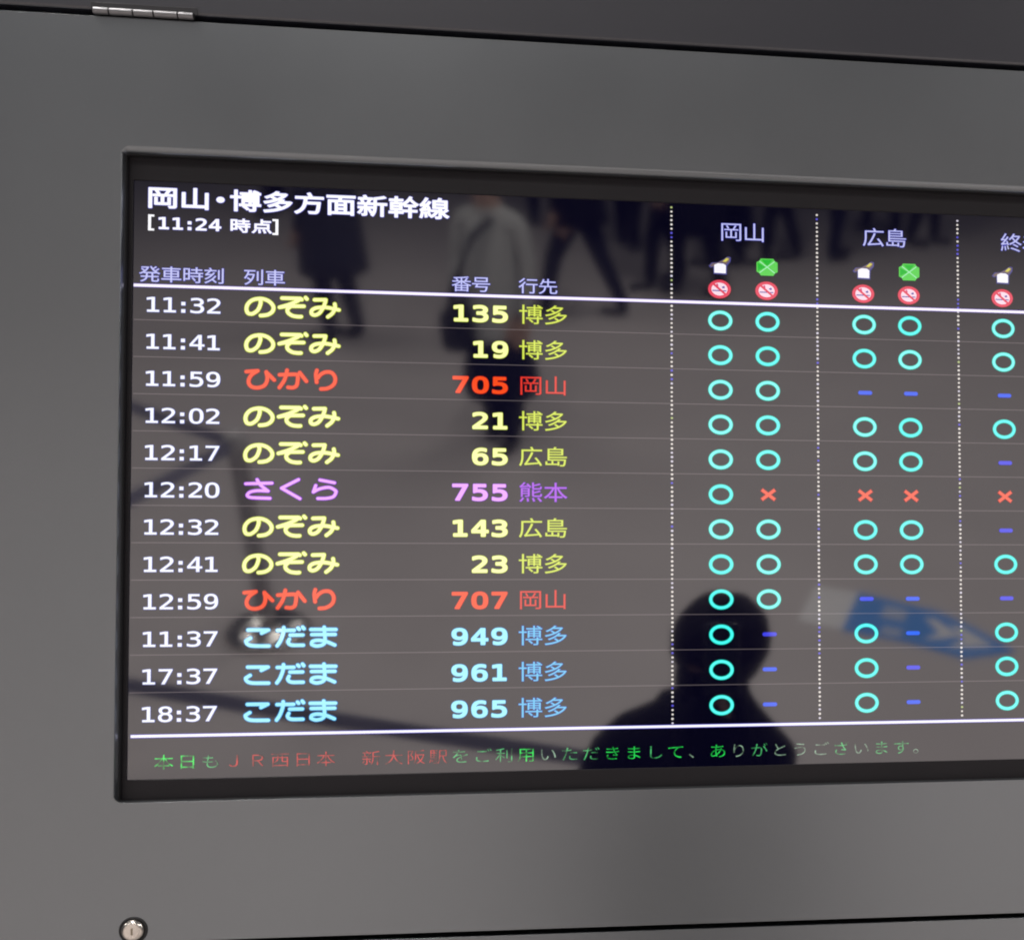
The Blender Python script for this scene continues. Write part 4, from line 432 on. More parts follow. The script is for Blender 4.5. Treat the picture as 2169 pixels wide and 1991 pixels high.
  [[[27,-166,34,-168,93,-168,101,-165,106,-160,109,-152,110,-96,154,-95,162,-90,166,-82,166,-43,164,-37,160,-33,152,-29,110,-29,109,153,104,163,96,168,26,168,20,167,14,164,-159,-29,-164,-37,-164,-82,-160,-90,-154,-95,-145,-96,17,-96,18,-152,20,-160],[-61,-29,-61,-26,17,67,17,-29]],[[26,-174,34,-176,93,-176,104,-173,112,-165,117,-155,118,-104,157,-103,167,-96,173,-85,174,-43,171,-34,167,-29,160,-23,154,-21,118,-20,117,153,115,162,111,167,104,173,98,175,23,176,14,174,9,170,-165,-23,-171,-34,-171,-85,-165,-96,-156,-102,-148,-104,9,-104,10,-158,17,-169],[-44,-21,-45,-20,-44,-18,9,45,9,-20]]],
  [[[-73,-172,-38,-174,-2,-173,29,-170,60,-162,88,-150,110,-135,126,-119,135,-105,141,-91,146,-68,147,-51,145,-29,135,-4,127,10,113,25,88,43,65,53,49,58,4,65,-21,65,-47,63,-47,66,-47,99,99,100,109,103,115,108,117,114,117,150,115,159,107,166,99,168,-117,168,-125,166,-132,159,-134,150,-134,-1,-133,-7,-129,-12,-122,-17,-117,-18,-83,-8,-58,-4,-30,-3,1,-5,23,-11,37,-19,48,-29,54,-43,54,-63,48,-79,40,-88,32,-93,9,-102,-16,-105,-47,-105,-86,-99,-133,-86,-142,-87,-147,-91,-151,-96,-152,-102,-152,-144,-151,-149,-148,-155,-142,-160,-122,-165]],[[-68,-180,-21,-182,12,-180,32,-177,63,-170,91,-158,113,-143,127,-130,143,-107,148,-96,153,-79,155,-57,155,-40,151,-23,143,-1,135,12,125,24,116,33,96,47,65,62,37,69,21,72,-13,74,-35,73,-38,73,-39,75,-38,92,99,92,107,93,113,95,121,103,124,111,125,153,121,164,116,170,110,174,99,176,-119,176,-131,172,-140,161,-142,150,-142,-1,-140,-9,-135,-18,-127,-23,-117,-26,-83,-17,-58,-12,-30,-11,-2,-13,15,-17,32,-25,42,-35,46,-46,47,-54,46,-65,42,-74,37,-79,23,-89,1,-95,-30,-97,-63,-95,-94,-89,-133,-78,-145,-79,-153,-85,-158,-93,-160,-102,-160,-147,-158,-155,-154,-161,-145,-167,-128,-172,-100,-177]]],
  [[[-26,-172,7,-174,37,-172,54,-169,79,-162,105,-150,121,-138,134,-124,146,-105,151,-91,155,-68,156,-43,153,-26,147,-5,140,7,127,25,115,35,103,44,82,54,68,58,40,64,9,66,-13,64,-38,59,-58,51,-61,51,-61,52,-53,69,-39,86,-24,95,-5,102,15,105,46,104,77,99,105,90,116,92,123,100,125,108,125,147,121,155,116,159,74,169,32,173,-16,171,-49,163,-80,149,-106,131,-121,114,-129,103,-138,86,-148,58,-152,41,-155,-1,-154,-23,-150,-57,-140,-91,-133,-106,-123,-121,-105,-141,-94,-149,-80,-157,-63,-164],[-5,-107,-19,-105,-33,-100,-44,-92,-51,-82,-56,-71,-58,-54,-56,-40,-53,-29,-47,-20,-39,-12,-30,-7,-19,-3,-5,-1,12,-1,26,-2,40,-7,49,-12,55,-18,63,-35,65,-60,63,-74,60,-82,51,-94,37,-103,21,-107]],[[-23,-180,7,-182,37,-180,68,-174,85,-169,108,-158,130,-141,146,-121,153,-107,161,-85,163,-68,164,-43,162,-26,158,-12,148,10,138,24,121,41,107,50,85,61,68,67,43,72,-2,73,-19,72,-45,66,-38,75,-27,84,-13,91,7,96,29,97,54,95,77,91,105,82,113,82,121,86,130,94,133,103,133,145,131,153,128,159,118,167,77,177,32,181,-16,179,-52,170,-86,155,-100,146,-114,134,-135,108,-150,77,-156,58,-160,38,-162,19,-162,-21,-157,-63,-149,-91,-142,-107,-131,-124,-122,-136,-111,-147,-97,-157,-83,-164,-66,-171,-49,-176],[-7,-99,-21,-96,-30,-92,-39,-85,-45,-77,-49,-65,-50,-54,-48,-40,-44,-29,-38,-22,-30,-16,-10,-9,18,-9,32,-12,40,-16,51,-26,56,-40,57,-63,51,-81,43,-91,32,-96,12,-100]]],
  [[[-88,-166,-81,-168,-20,-168,-11,-166,-6,-160,148,126,150,134,150,153,148,159,143,165,131,168,-137,168,-143,167,-150,162,-153,153,-153,114,-149,106,-143,101,-135,100,33,100,36,99,38,97,-96,-144,-97,-149,-96,-158]],[[-89,-174,-81,-176,-17,-176,-9,-173,0,-166,155,122,158,131,158,153,154,164,148,171,143,174,134,176,-137,176,-149,173,-157,165,-161,153,-161,114,-157,102,-152,97,-146,93,-137,92,22,92,25,89,-103,-141,-105,-149,-104,-160,-98,-169]]],
  [[[-36,-172,0,-174,34,-172,62,-168,90,-159,112,-148,131,-133,145,-116,153,-96,156,-82,156,-63,155,-51,150,-35,144,-23,135,-11,121,1,106,10,126,28,135,38,140,48,145,61,146,72,146,89,144,100,135,119,121,137,96,154,70,164,42,170,0,173,-42,170,-70,164,-95,154,-120,137,-134,119,-143,100,-145,89,-145,72,-140,49,-134,39,-126,28,-105,10,-120,1,-132,-9,-141,-21,-149,-35,-154,-51,-156,-71,-153,-91,-149,-105,-144,-116,-131,-132,-109,-149,-89,-159,-75,-164],[-8,-108,-25,-106,-39,-101,-50,-95,-57,-88,-61,-79,-63,-65,-61,-51,-56,-42,-47,-35,-36,-30,-8,-25,9,-25,28,-28,42,-32,54,-40,61,-49,64,-63,63,-79,56,-91,45,-99,31,-104,14,-107],[-22,43,-42,50,-47,55,-52,63,-54,75,-52,86,-47,94,-42,99,-30,104,-19,106,14,107,37,102,45,97,51,91,55,80,54,66,51,58,42,50,31,45,14,42,-5,42]],[[-33,-180,0,-182,34,-180,65,-175,93,-167,116,-155,137,-138,152,-119,161,-96,164,-82,164,-60,163,-49,157,-32,152,-21,141,-7,122,10,122,13,132,22,143,35,151,52,155,77,151,103,141,125,126,143,104,159,73,172,45,178,0,181,-44,178,-72,172,-92,164,-106,157,-126,142,-142,122,-150,103,-154,77,-149,52,-140,33,-131,22,-121,13,-121,10,-134,0,-145,-13,-152,-23,-159,-40,-163,-57,-164,-71,-161,-93,-157,-107,-151,-119,-142,-131,-127,-147,-114,-155,-100,-163,-78,-172,-61,-176],[-14,-99,-28,-97,-39,-92,-47,-87,-53,-79,-55,-68,-54,-57,-50,-49,-44,-43,-33,-37,-22,-34,9,-33,34,-37,45,-43,51,-49,55,-57,56,-71,54,-80,48,-88,37,-94,23,-98,6,-100],[-22,52,-38,58,-45,66,-46,75,-45,83,-41,89,-33,94,-14,99,14,99,34,94,40,91,45,86,47,77,46,66,43,61,37,56,26,52,14,50,-5,50]]],
  [[[-60,-172,-26,-174,13,-171,36,-167,66,-157,94,-140,109,-127,128,-104,143,-74,151,-40,154,-1,152,41,145,75,133,105,115,131,92,150,64,163,30,171,-6,173,-40,171,-65,167,-79,162,-104,151,-124,136,-140,117,-151,94,-154,80,-157,55,-156,38,-151,16,-146,2,-134,-18,-124,-29,-107,-42,-93,-50,-71,-58,-54,-62,-26,-66,-1,-66,16,-64,38,-59,59,-51,60,-54,53,-68,42,-82,24,-95,5,-102,-18,-105,-51,-104,-76,-100,-107,-90,-116,-92,-121,-96,-125,-102,-126,-107,-125,-147,-122,-155,-116,-160,-107,-163],[-26,2,-40,6,-48,10,-57,19,-61,27,-65,41,-65,61,-63,75,-58,86,-51,94,-43,100,-34,104,-20,107,10,106,22,104,33,99,41,93,48,86,52,77,55,68,57,55,56,44,54,35,49,24,38,12,22,4,2,0]],[[-57,-180,-26,-182,16,-179,50,-171,70,-163,100,-146,123,-124,135,-107,150,-77,159,-40,162,-1,160,41,152,80,140,108,132,122,120,136,97,156,66,170,33,179,-6,181,-43,179,-68,174,-82,170,-107,158,-130,141,-148,119,-158,97,-162,80,-165,55,-164,38,-159,13,-154,-1,-146,-15,-132,-32,-121,-42,-96,-57,-74,-66,-57,-70,-29,-73,-9,-74,16,-72,41,-67,44,-68,37,-77,24,-86,10,-92,-6,-96,-29,-97,-57,-95,-79,-91,-107,-82,-118,-84,-127,-91,-132,-99,-134,-107,-133,-147,-131,-155,-128,-161,-121,-166,-110,-170,-82,-177],[-26,10,-37,13,-46,18,-51,24,-55,33,-57,47,-57,61,-56,72,-51,83,-46,89,-37,94,-15,99,13,98,24,94,33,89,44,77,48,63,47,41,41,26,30,16,16,10,-4,8]]],
  [[[-31,-172,2,-174,38,-171,69,-163,97,-150,120,-131,132,-116,145,-91,155,-60,160,-21,160,21,155,58,145,91,131,117,111,139,97,149,83,157,52,168,19,173,-18,173,-54,167,-84,156,-110,139,-130,117,-145,89,-154,58,-159,19,-160,-1,-157,-37,-150,-74,-138,-105,-120,-130,-96,-150,-68,-163,-51,-168],[-18,-105,-32,-100,-43,-92,-52,-79,-58,-65,-62,-43,-65,-15,-65,16,-62,44,-58,63,-54,75,-48,86,-40,95,-29,101,-18,105,-1,106,16,105,33,100,44,92,53,80,59,63,64,41,66,16,66,-15,64,-43,56,-74,50,-86,41,-95,30,-102,16,-105,-1,-107]],[[-28,-180,2,-182,38,-179,72,-171,89,-164,103,-155,125,-137,137,-121,153,-93,163,-60,168,-21,168,21,163,58,152,94,137,122,128,133,114,147,101,156,86,164,55,175,19,181,-20,181,-54,175,-71,170,-88,163,-113,147,-127,133,-136,122,-144,108,-152,92,-162,61,-167,19,-167,-21,-165,-40,-158,-77,-145,-107,-137,-121,-125,-135,-102,-156,-88,-164,-71,-171,-54,-176],[-18,-97,-29,-93,-39,-85,-46,-75,-51,-60,-55,-40,-57,-15,-57,16,-53,49,-45,75,-40,83,-32,91,-20,96,-9,98,16,97,30,92,39,86,47,75,52,61,56,41,58,13,57,-26,54,-51,46,-77,40,-85,33,-91,22,-96,10,-98,-6,-98]]],
 ],
 'D': [
  [[[-165,-190,-157,-192,-134,-192,-131,-190,-131,50,-129,53,-76,53,-74,56,-74,78,-76,80,-129,80,-131,81,-131,188,-132,189,-134,190,-162,190,-165,188,-165,81,-168,80,-224,80,-225,78,-225,56,-224,53,-168,53,-165,50],[63,-190,64,-192,73,-192,118,-190,132,-188,143,-182,147,-176,149,-165,150,-92,224,-91,224,-67,151,-67,149,-64,149,-36,146,-35,118,-35,116,-36,116,-64,115,-67,-92,-67,-94,-73,-94,-90,-92,-92,115,-92,116,-160,115,-165,106,-168,53,-168],[17,-162,20,-165,22,-165,43,-151,45,-148,25,-129,-17,-98,-20,-98,-41,-112,-6,-140],[-54,-42,-50,-44,-25,-44,-23,-42,-22,-16,50,-16,52,-20,52,-42,81,-43,83,-42,84,-39,84,-17,162,-16,166,-17,166,-42,168,-44,196,-44,197,95,87,96,84,98,84,120,218,121,222,123,221,144,188,145,186,146,188,147,196,157,194,160,165,175,132,188,129,187,115,174,170,146,84,145,84,188,81,190,53,190,52,148,50,145,-78,145,-80,143,-81,132,-81,123,-78,121,50,121,52,118,52,98,50,96,-54,95],[-22,3,-22,29,50,29,52,28,52,6,50,3],[84,5,84,28,87,29,162,29,166,28,166,6,165,4,162,3,87,3],[-22,49,-22,75,48,75,50,75,52,73,52,50,50,48],[84,50,84,73,87,75,162,75,166,73,166,50,162,48,87,48]],[[-171,-199,-165,-200,-129,-200,-125,-199,-122,-193,-122,42,-120,44,-73,44,-67,46,-65,50,-65,81,-68,87,-73,88,-120,88,-122,90,-122,190,-124,196,-129,199,-168,198,-174,193,-174,90,-176,88,-227,88,-231,87,-234,81,-234,50,-230,45,-176,44,-174,42,-174,-193],[57,-199,62,-200,115,-199,134,-196,146,-191,154,-182,157,-171,158,-104,159,-101,227,-101,231,-98,233,-95,233,-64,230,-60,160,-59,158,-56,160,-51,165,-53,199,-53,203,-50,205,-48,205,95,204,101,199,104,95,104,92,106,93,112,95,112,224,113,230,118,230,148,224,153,207,153,206,154,206,160,205,162,196,169,162,185,132,197,126,196,123,194,106,176,105,171,109,166,136,154,134,153,93,154,92,190,91,196,84,199,50,199,45,196,44,193,43,157,42,153,-81,153,-87,151,-89,146,-89,120,-87,115,-84,113,42,112,43,109,42,104,-53,104,-58,104,-61,101,-63,81,-62,-45,-59,-52,-53,-53,-20,-52,-15,-48,-14,-25,42,-25,43,-28,45,-48,48,-50,53,-51,84,-51,90,-50,92,-45,93,-25,95,-25,157,-25,157,-29,151,-26,112,-26,108,-34,108,-56,106,-59,-95,-59,-101,-62,-103,-67,-103,-92,-101,-98,-95,-101,-41,-101,-50,-109,-50,-115,-48,-118,-12,-146,17,-174,22,-175,44,-162,44,-168,55,-196],[48,-160,55,-151,53,-145,31,-123,6,-102,3,-101,107,-101,108,-157,106,-159,56,-159,50,-157],[-14,12,-14,20,43,20,43,14,42,12],[95,11,92,14,92,17,93,20,95,21,157,20,157,13,154,11],[-14,58,-15,64,-11,66,39,66,42,66,43,64,43,59,42,57],[95,57,92,59,92,62,92,64,95,66,154,66,157,64,157,59,154,57]]],
  [[[-194,-192,-190,-193,-131,-185,-67,-174,-5,-158,51,-138,101,-113,147,-83,185,-46,214,-4,191,8,182,6,65,7,96,38,59,45,56,44,43,29,23,13,-22,-19,-78,-47,-112,-61,-143,-71,-144,-74,-126,-93,-123,-94,-81,-78,-42,-61,-5,-41,28,-20,160,-20,162,-21,161,-24,141,-46,118,-66,104,-76,76,-93,59,-101,21,-74,0,-61,-2,-60,-29,-74,12,-103,24,-113,26,-117,-28,-134,-86,-148,-145,-158,-204,-164,-206,-167],[-190,-27,-187,-27,-142,-18,-92,-4,-44,13,1,32,43,55,82,81,115,111,141,141,140,144,118,155,-14,154,-15,155,15,183,-22,191,-51,164,-89,136,-137,110,-189,88,-167,69,-165,68,-151,73,-117,89,-89,104,-53,127,82,127,84,127,86,125,68,107,42,88,17,73,-11,58,-56,86,-72,95,-75,94,-98,80,-61,59,-44,46,-43,43,-84,28,-123,16,-165,6,-205,-1]],[[-199,-200,-193,-202,-128,-194,-64,-182,-5,-167,54,-146,107,-120,150,-91,191,-53,223,-7,223,-1,221,1,194,16,182,15,87,15,86,15,104,35,105,41,103,43,98,46,62,53,58,55,87,74,122,105,149,139,151,144,149,149,121,163,112,162,9,163,8,164,24,181,25,186,24,189,20,192,-25,199,-56,171,-95,143,-140,118,-197,94,-199,88,-197,83,-168,59,-148,65,-109,84,-105,74,-75,57,-59,46,-126,24,-212,5,-215,1,-215,-4,-204,-18,-197,-32,-193,-36,-187,-36,-140,-26,-89,-12,-42,4,4,24,42,44,44,43,17,19,-25,-10,-53,-26,-84,-40,-114,-53,-151,-65,-154,-67,-156,-71,-154,-77,-129,-102,-126,-104,-78,-86,-42,-70,-39,-71,-39,-77,-36,-80,-5,-101,9,-113,-30,-126,-89,-140,-148,-150,-212,-157,-216,-161,-216,-167],[56,-89,-1,-49,31,-29,144,-29,125,-49,98,-70,62,-91],[-11,68,-70,104,-71,105,-50,118,59,119,62,119,65,116,27,88,0,73]]],
  [[[-201,-191,-200,-192,-178,-192,-169,-192,-168,-191,-168,137,-166,140,167,140,167,-157,164,-161,158,-163,97,-164,94,-166,102,-185,105,-188,142,-188,170,-186,184,-183,194,-177,200,-169,202,-155,201,167,-201,167],[-115,-127,-113,-128,111,-128,111,-5,83,-5,81,-6,80,-103,16,-103,13,-101,13,-99,13,27,16,29,142,29,145,30,144,53,66,53,63,53,62,55,90,97,105,123,74,131,72,130,47,83,27,53,-142,53,-141,29,-21,29,-19,27,-19,-101,-21,-103,-46,-103,-82,-103,-85,-101,-85,-6,-88,-5,-113,-5,-115,-9],[-71,58,-44,67,-43,69,-44,72,-77,129,-80,129,-102,123,-105,120,-87,89]],[[-207,-199,-203,-201,-166,-201,-161,-198,-159,-194,-159,128,-158,132,-104,131,-110,130,-113,128,-116,123,-115,120,-83,64,-85,62,-147,61,-150,58,-151,53,-151,27,-148,22,-144,20,-28,19,-27,-90,-29,-94,-74,-94,-76,-93,-76,-3,-79,2,-85,4,-116,4,-120,2,-123,-1,-123,-129,-120,-135,-113,-137,111,-137,117,-135,120,-129,120,-3,119,0,114,4,80,4,75,2,73,-1,72,-94,24,-94,22,-93,21,-90,22,19,147,20,151,22,154,27,154,53,153,58,150,61,83,62,80,62,79,64,114,120,115,125,114,130,111,131,158,132,159,-152,158,-154,153,-155,88,-155,85,-157,83,-163,96,-194,102,-197,142,-197,170,-195,189,-190,200,-183,208,-171,210,-155,210,167,209,174,203,176,-200,177,-206,176,-208,174,-210,167,-210,-194],[-32,62,-34,64,-33,69,-40,83,-68,131,62,131,45,97,24,63,21,62]]],
  [[[155,-189,156,-191,168,-191,187,-191,190,-189,190,102,187,104,156,104,155,102,154,-128,151,-130,19,-130,16,-128,16,183,14,185,-17,185,-20,183,-20,-128,-23,-130,-154,-130,-156,-128,-156,102,-166,103,-191,103,-192,102,-192,-156,-191,-160,151,-160,154,-161]],[[149,-198,154,-199,193,-199,196,-198,199,-192,199,105,196,110,190,112,154,112,149,110,146,108,146,-119,142,-121,28,-121,25,-119,25,186,22,192,16,194,-20,194,-26,192,-28,189,-28,-116,-29,-119,-31,-121,-143,-121,-146,-121,-148,-119,-148,105,-151,110,-154,112,-194,112,-199,109,-201,102,-201,-158,-200,-164,-198,-167,-194,-168,142,-168,146,-170,146,-192]]],
  [[[-195,-190,-192,-188,-180,-167,-168,-142,-159,-114,-152,-83,-145,-27,-144,23,-144,102,-144,104,-142,106,214,106,216,107,216,132,214,134,57,134,54,137,35,172,23,189,21,190,-11,183,8,149,15,135,-175,134,-178,133,-179,1,-182,-50,-186,-75,-192,-103,-200,-128,-211,-153,-223,-173,-221,-176],[182,-187,211,-176,215,-173,196,-139,170,-100,140,-61,107,-23,105,-23,77,-33,77,-36,118,-86,141,-119,141,-121,-69,-139,-72,-136,-40,-89,-8,-36,21,20,45,74,46,76,9,84,-17,23,-58,-55,-99,-120,-109,-134,-125,-148,-114,-173,-111,-174,-58,-166,158,-146,166,-159,180,-186]],[[-198,-198,-192,-200,-189,-198,-171,-170,-159,-142,-151,-117,-144,-86,-137,-27,-135,93,-133,97,219,98,222,99,225,104,225,135,222,141,217,143,63,143,60,145,34,188,28,197,23,199,-16,190,-21,186,-20,180,-4,155,1,143,-178,143,-184,141,-187,135,-188,-22,-194,-75,-200,-100,-208,-125,-218,-148,-231,-170,-233,-176,-230,-181,-215,-188],[176,-195,183,-196,219,-182,223,-178,224,-173,205,-136,177,-95,144,-52,110,-14,105,-14,71,-26,68,-28,66,-33,68,-38,102,-79,127,-114,-55,-128,-33,-94,0,-38,29,17,56,76,54,82,51,84,9,93,4,92,1,88,-12,57,-38,1,-77,-71,-111,-122,-122,-134,-131,-139,-134,-142,-134,-148,-121,-178,-119,-181,-114,-183,-94,-179,-58,-175,152,-156,155,-157]]],
  [[[87,-191,120,-192,151,-191,165,-186,174,-177,182,-160,189,-132,198,-55,195,-54,-121,-54,-122,-51,-122,-26,212,-25,215,-25,216,-23,216,-3,215,-2,-121,-2,-122,-1,-122,27,-121,30,-118,30,142,30,143,156,-3,157,-6,159,11,184,11,187,-26,191,-29,190,-43,158,-45,157,-155,156,-156,-73,-155,-76,162,-77,161,-96,156,-127,151,-149,145,-160,139,-166,131,-168,81,-168],[37,-177,68,-177,68,-101,67,-97,39,-97,37,-99,36,-141,33,-142,-48,-141,-49,-87,-51,-85,-79,-85,-81,-87,-81,-138,-82,-142,-166,-141,-166,-101,-169,-99,-171,-99,-197,-99,-198,-101,-198,-163,-197,-165,33,-165,36,-166],[-121,51,-122,53,-122,61,-122,81,-121,82,106,83,109,81,109,53,106,51],[-121,102,-122,111,-122,134,-121,135,106,135,109,134,109,103,106,102]],[[83,-199,120,-201,152,-199,168,-194,181,-183,190,-163,197,-135,207,-59,207,-51,205,-48,198,-46,-113,-46,-113,-34,218,-34,223,-31,225,-29,225,-1,223,4,218,6,-110,6,-114,8,-114,19,-113,21,-110,21,148,22,151,25,152,30,152,156,150,162,145,165,13,165,10,167,21,187,19,193,13,195,-29,200,-34,198,-48,166,-51,165,-160,165,-164,162,-165,156,-165,-79,-163,-83,-157,-85,-90,-86,-89,-87,-89,-132,-157,-133,-158,-99,-160,-92,-166,-90,-202,-91,-205,-93,-207,-99,-207,-166,-205,-170,-199,-173,25,-173,28,-174,29,-183,33,-186,69,-186,75,-183,77,-185,79,-197],[78,-158,77,-96,75,-92,72,-89,36,-89,30,-91,28,-96,27,-133,-37,-133,-40,-132,-40,-86,-37,-85,151,-85,153,-87,147,-127,143,-146,137,-157,125,-160],[-113,60,-114,72,-110,74,97,74,100,72,100,61,97,60],[-113,111,-113,126,97,127,100,125,100,111,97,111]]],
  [[[-190,-191,-186,-192,-185,-191,-161,-167,-141,-138,-132,-121,-132,-119,-161,-112,-164,-113,-173,-130,-187,-149,-203,-168,-217,-180],[182,-191,186,-192,214,-182,216,-180,206,-166,182,-138,155,-113,128,-121,126,-124,158,-158],[-70,-189,-66,-190,-37,-186,-41,-147,-46,-124,-49,-121,-78,-124,-72,-158],[50,-189,83,-183,79,-169,69,-144,57,-121,54,-119,25,-124,39,-158],[-187,-96,-158,-96,-157,-40,-156,-36,-54,-37,-55,-68,-58,-71,-63,-72,-111,-72,-113,-74,-105,-93,-49,-92,-35,-88,-27,-82,-24,-77,-22,-65,-22,75,-24,79,-186,79,-188,77],[57,-93,85,-95,180,-94,192,-92,205,-85,211,-77,214,-68,218,-46,217,-43,192,-35,189,-36,187,-51,184,-63,180,-67,172,-70,74,-70,63,-66,60,-60,60,-26,63,-24,147,-5,178,5,191,10,169,29,122,13,63,-2,60,-1,59,44,27,44,27,-68,32,-81,38,-87,46,-91],[-156,-18,-157,-15,-157,7,-156,11,-54,10,-55,-18],[-156,30,-157,33,-157,55,-156,58,-55,58,-55,30],[52,55,82,53,164,53,189,55,200,61,206,69,211,80,214,103,186,112,184,94,180,84,175,78,169,77,80,76,66,79,61,83,60,89,60,117,62,119,147,139,186,150,188,153,166,171,119,156,60,142,60,187,57,189,29,189,27,187,28,80,30,72,35,63,40,59],[-20,89,-18,88,10,100,-2,115,-18,134,-38,153,-58,169,-81,159,-81,156,-55,131,-58,129,-161,123,-162,125,-131,153,-102,184,-133,193,-150,172,-175,146,-198,126,-214,117,-214,115,-206,92,-150,99,-35,108]],[[-192,-200,-186,-201,-182,-200,-164,-183,-140,-152,-123,-121,-122,-116,-125,-112,-153,-105,-148,-99,-148,-49,-147,-45,-63,-46,-63,-63,-116,-63,-122,-67,-123,-74,-112,-99,-108,-102,-66,-102,-44,-100,-27,-94,-18,-86,-15,-77,-14,-65,-14,80,15,93,18,96,21,69,26,61,31,55,29,53,21,51,18,44,19,-65,22,-79,26,-88,35,-95,43,-99,54,-102,68,-103,152,-105,119,-115,115,-121,117,-127,151,-163,178,-200,186,-201,222,-188,225,-186,226,-180,214,-162,188,-133,159,-105,192,-101,203,-97,212,-91,218,-82,222,-71,227,-43,225,-37,203,-30,192,-25,186,-24,181,-29,177,-57,176,-60,172,-61,80,-62,71,-61,69,-60,69,-57,68,-35,70,-32,116,-22,166,-8,197,3,200,6,201,10,198,16,175,35,169,38,130,25,71,9,68,10,69,44,166,44,192,47,200,51,206,55,215,66,221,89,223,105,218,111,183,122,179,119,177,117,174,91,172,87,169,85,80,85,71,86,69,89,68,111,147,130,194,144,197,146,200,150,197,157,172,178,166,180,119,165,71,152,69,153,68,189,66,195,60,197,24,197,21,195,19,189,18,104,-13,140,-41,167,-55,178,-60,177,-88,165,-92,161,-93,156,-91,153,-76,139,-77,136,-139,133,-102,170,-92,184,-94,189,-97,192,-133,202,-139,200,-156,178,-181,152,-205,131,-223,122,-225,117,-212,85,-206,82,-198,84,-196,83,-197,-99,-192,-105,-172,-105,-171,-107,-181,-127,-193,-144,-209,-162,-226,-177,-227,-183,-223,-188],[-76,-197,-72,-199,-35,-195,-29,-191,-28,-177,-32,-147,-39,-119,-44,-113,-80,-115,-86,-119,-87,-124,-81,-161,-78,-191],[44,-197,49,-198,85,-191,90,-189,92,-186,88,-169,77,-141,63,-113,57,-110,21,-116,15,-121,16,-127,34,-169,42,-194],[-147,-9,-148,-7,-147,3,-63,2,-63,-9],[-147,38,-148,41,-147,49,-66,49,-63,49,-63,47,-63,38],[-164,89,-41,99,-38,98,-31,89,-32,88]]],
  [[[-20,-191,-18,-192,4,-192,15,-192,17,-191,17,-118,18,-114,127,-114,131,-113,130,-84,18,-84,17,-82,17,-43,17,69,18,72,24,72,27,70,41,41,57,13,78,-17,99,-43,120,-65,147,-90,172,-109,197,-124,224,-99,200,-85,175,-68,153,-49,131,-29,111,-6,91,19,75,44,61,69,63,72,66,72,211,72,211,101,209,102,18,102,17,106,17,187,15,189,-18,189,-20,187,-20,103,-21,102,-211,102,-213,100,-213,75,-211,72,-69,72,-66,69,-80,44,-97,19,-115,-6,-136,-30,-156,-51,-179,-71,-203,-88,-226,-101,-200,-125,-175,-109,-150,-89,-127,-68,-103,-43,-83,-17,-63,11,-45,41,-29,72,-21,72,-20,69,-20,-82,-21,-84,-133,-84,-134,-87,-134,-113,-130,-114,-21,-114,-20,-118]],[[-25,-199,-21,-201,18,-201,24,-198,25,-194,25,-127,27,-123,133,-123,139,-118,140,-99,141,-97,167,-116,197,-134,203,-131,217,-116,232,-104,234,-99,231,-93,206,-79,181,-61,158,-43,137,-23,117,-1,99,23,76,61,77,63,80,64,214,64,219,67,220,69,220,106,217,109,211,110,27,110,25,114,25,190,24,195,18,198,-21,198,-27,195,-28,190,-29,110,-214,110,-220,108,-222,103,-222,69,-217,64,-85,64,-83,63,-81,61,-105,22,-141,-24,-163,-45,-186,-65,-209,-81,-233,-96,-235,-101,-234,-106,-217,-120,-206,-133,-200,-134,-169,-115,-144,-96,-143,-99,-142,-118,-140,-121,-136,-123,-29,-123,-28,-194],[-119,-75,-120,-73,-97,-48,-74,-20,-55,8,-29,53,-28,50,-29,-76],[27,-76,25,-73,25,-43,25,47,27,50,50,8,70,-20,92,-48,116,-73,113,-76,111,-76]]],
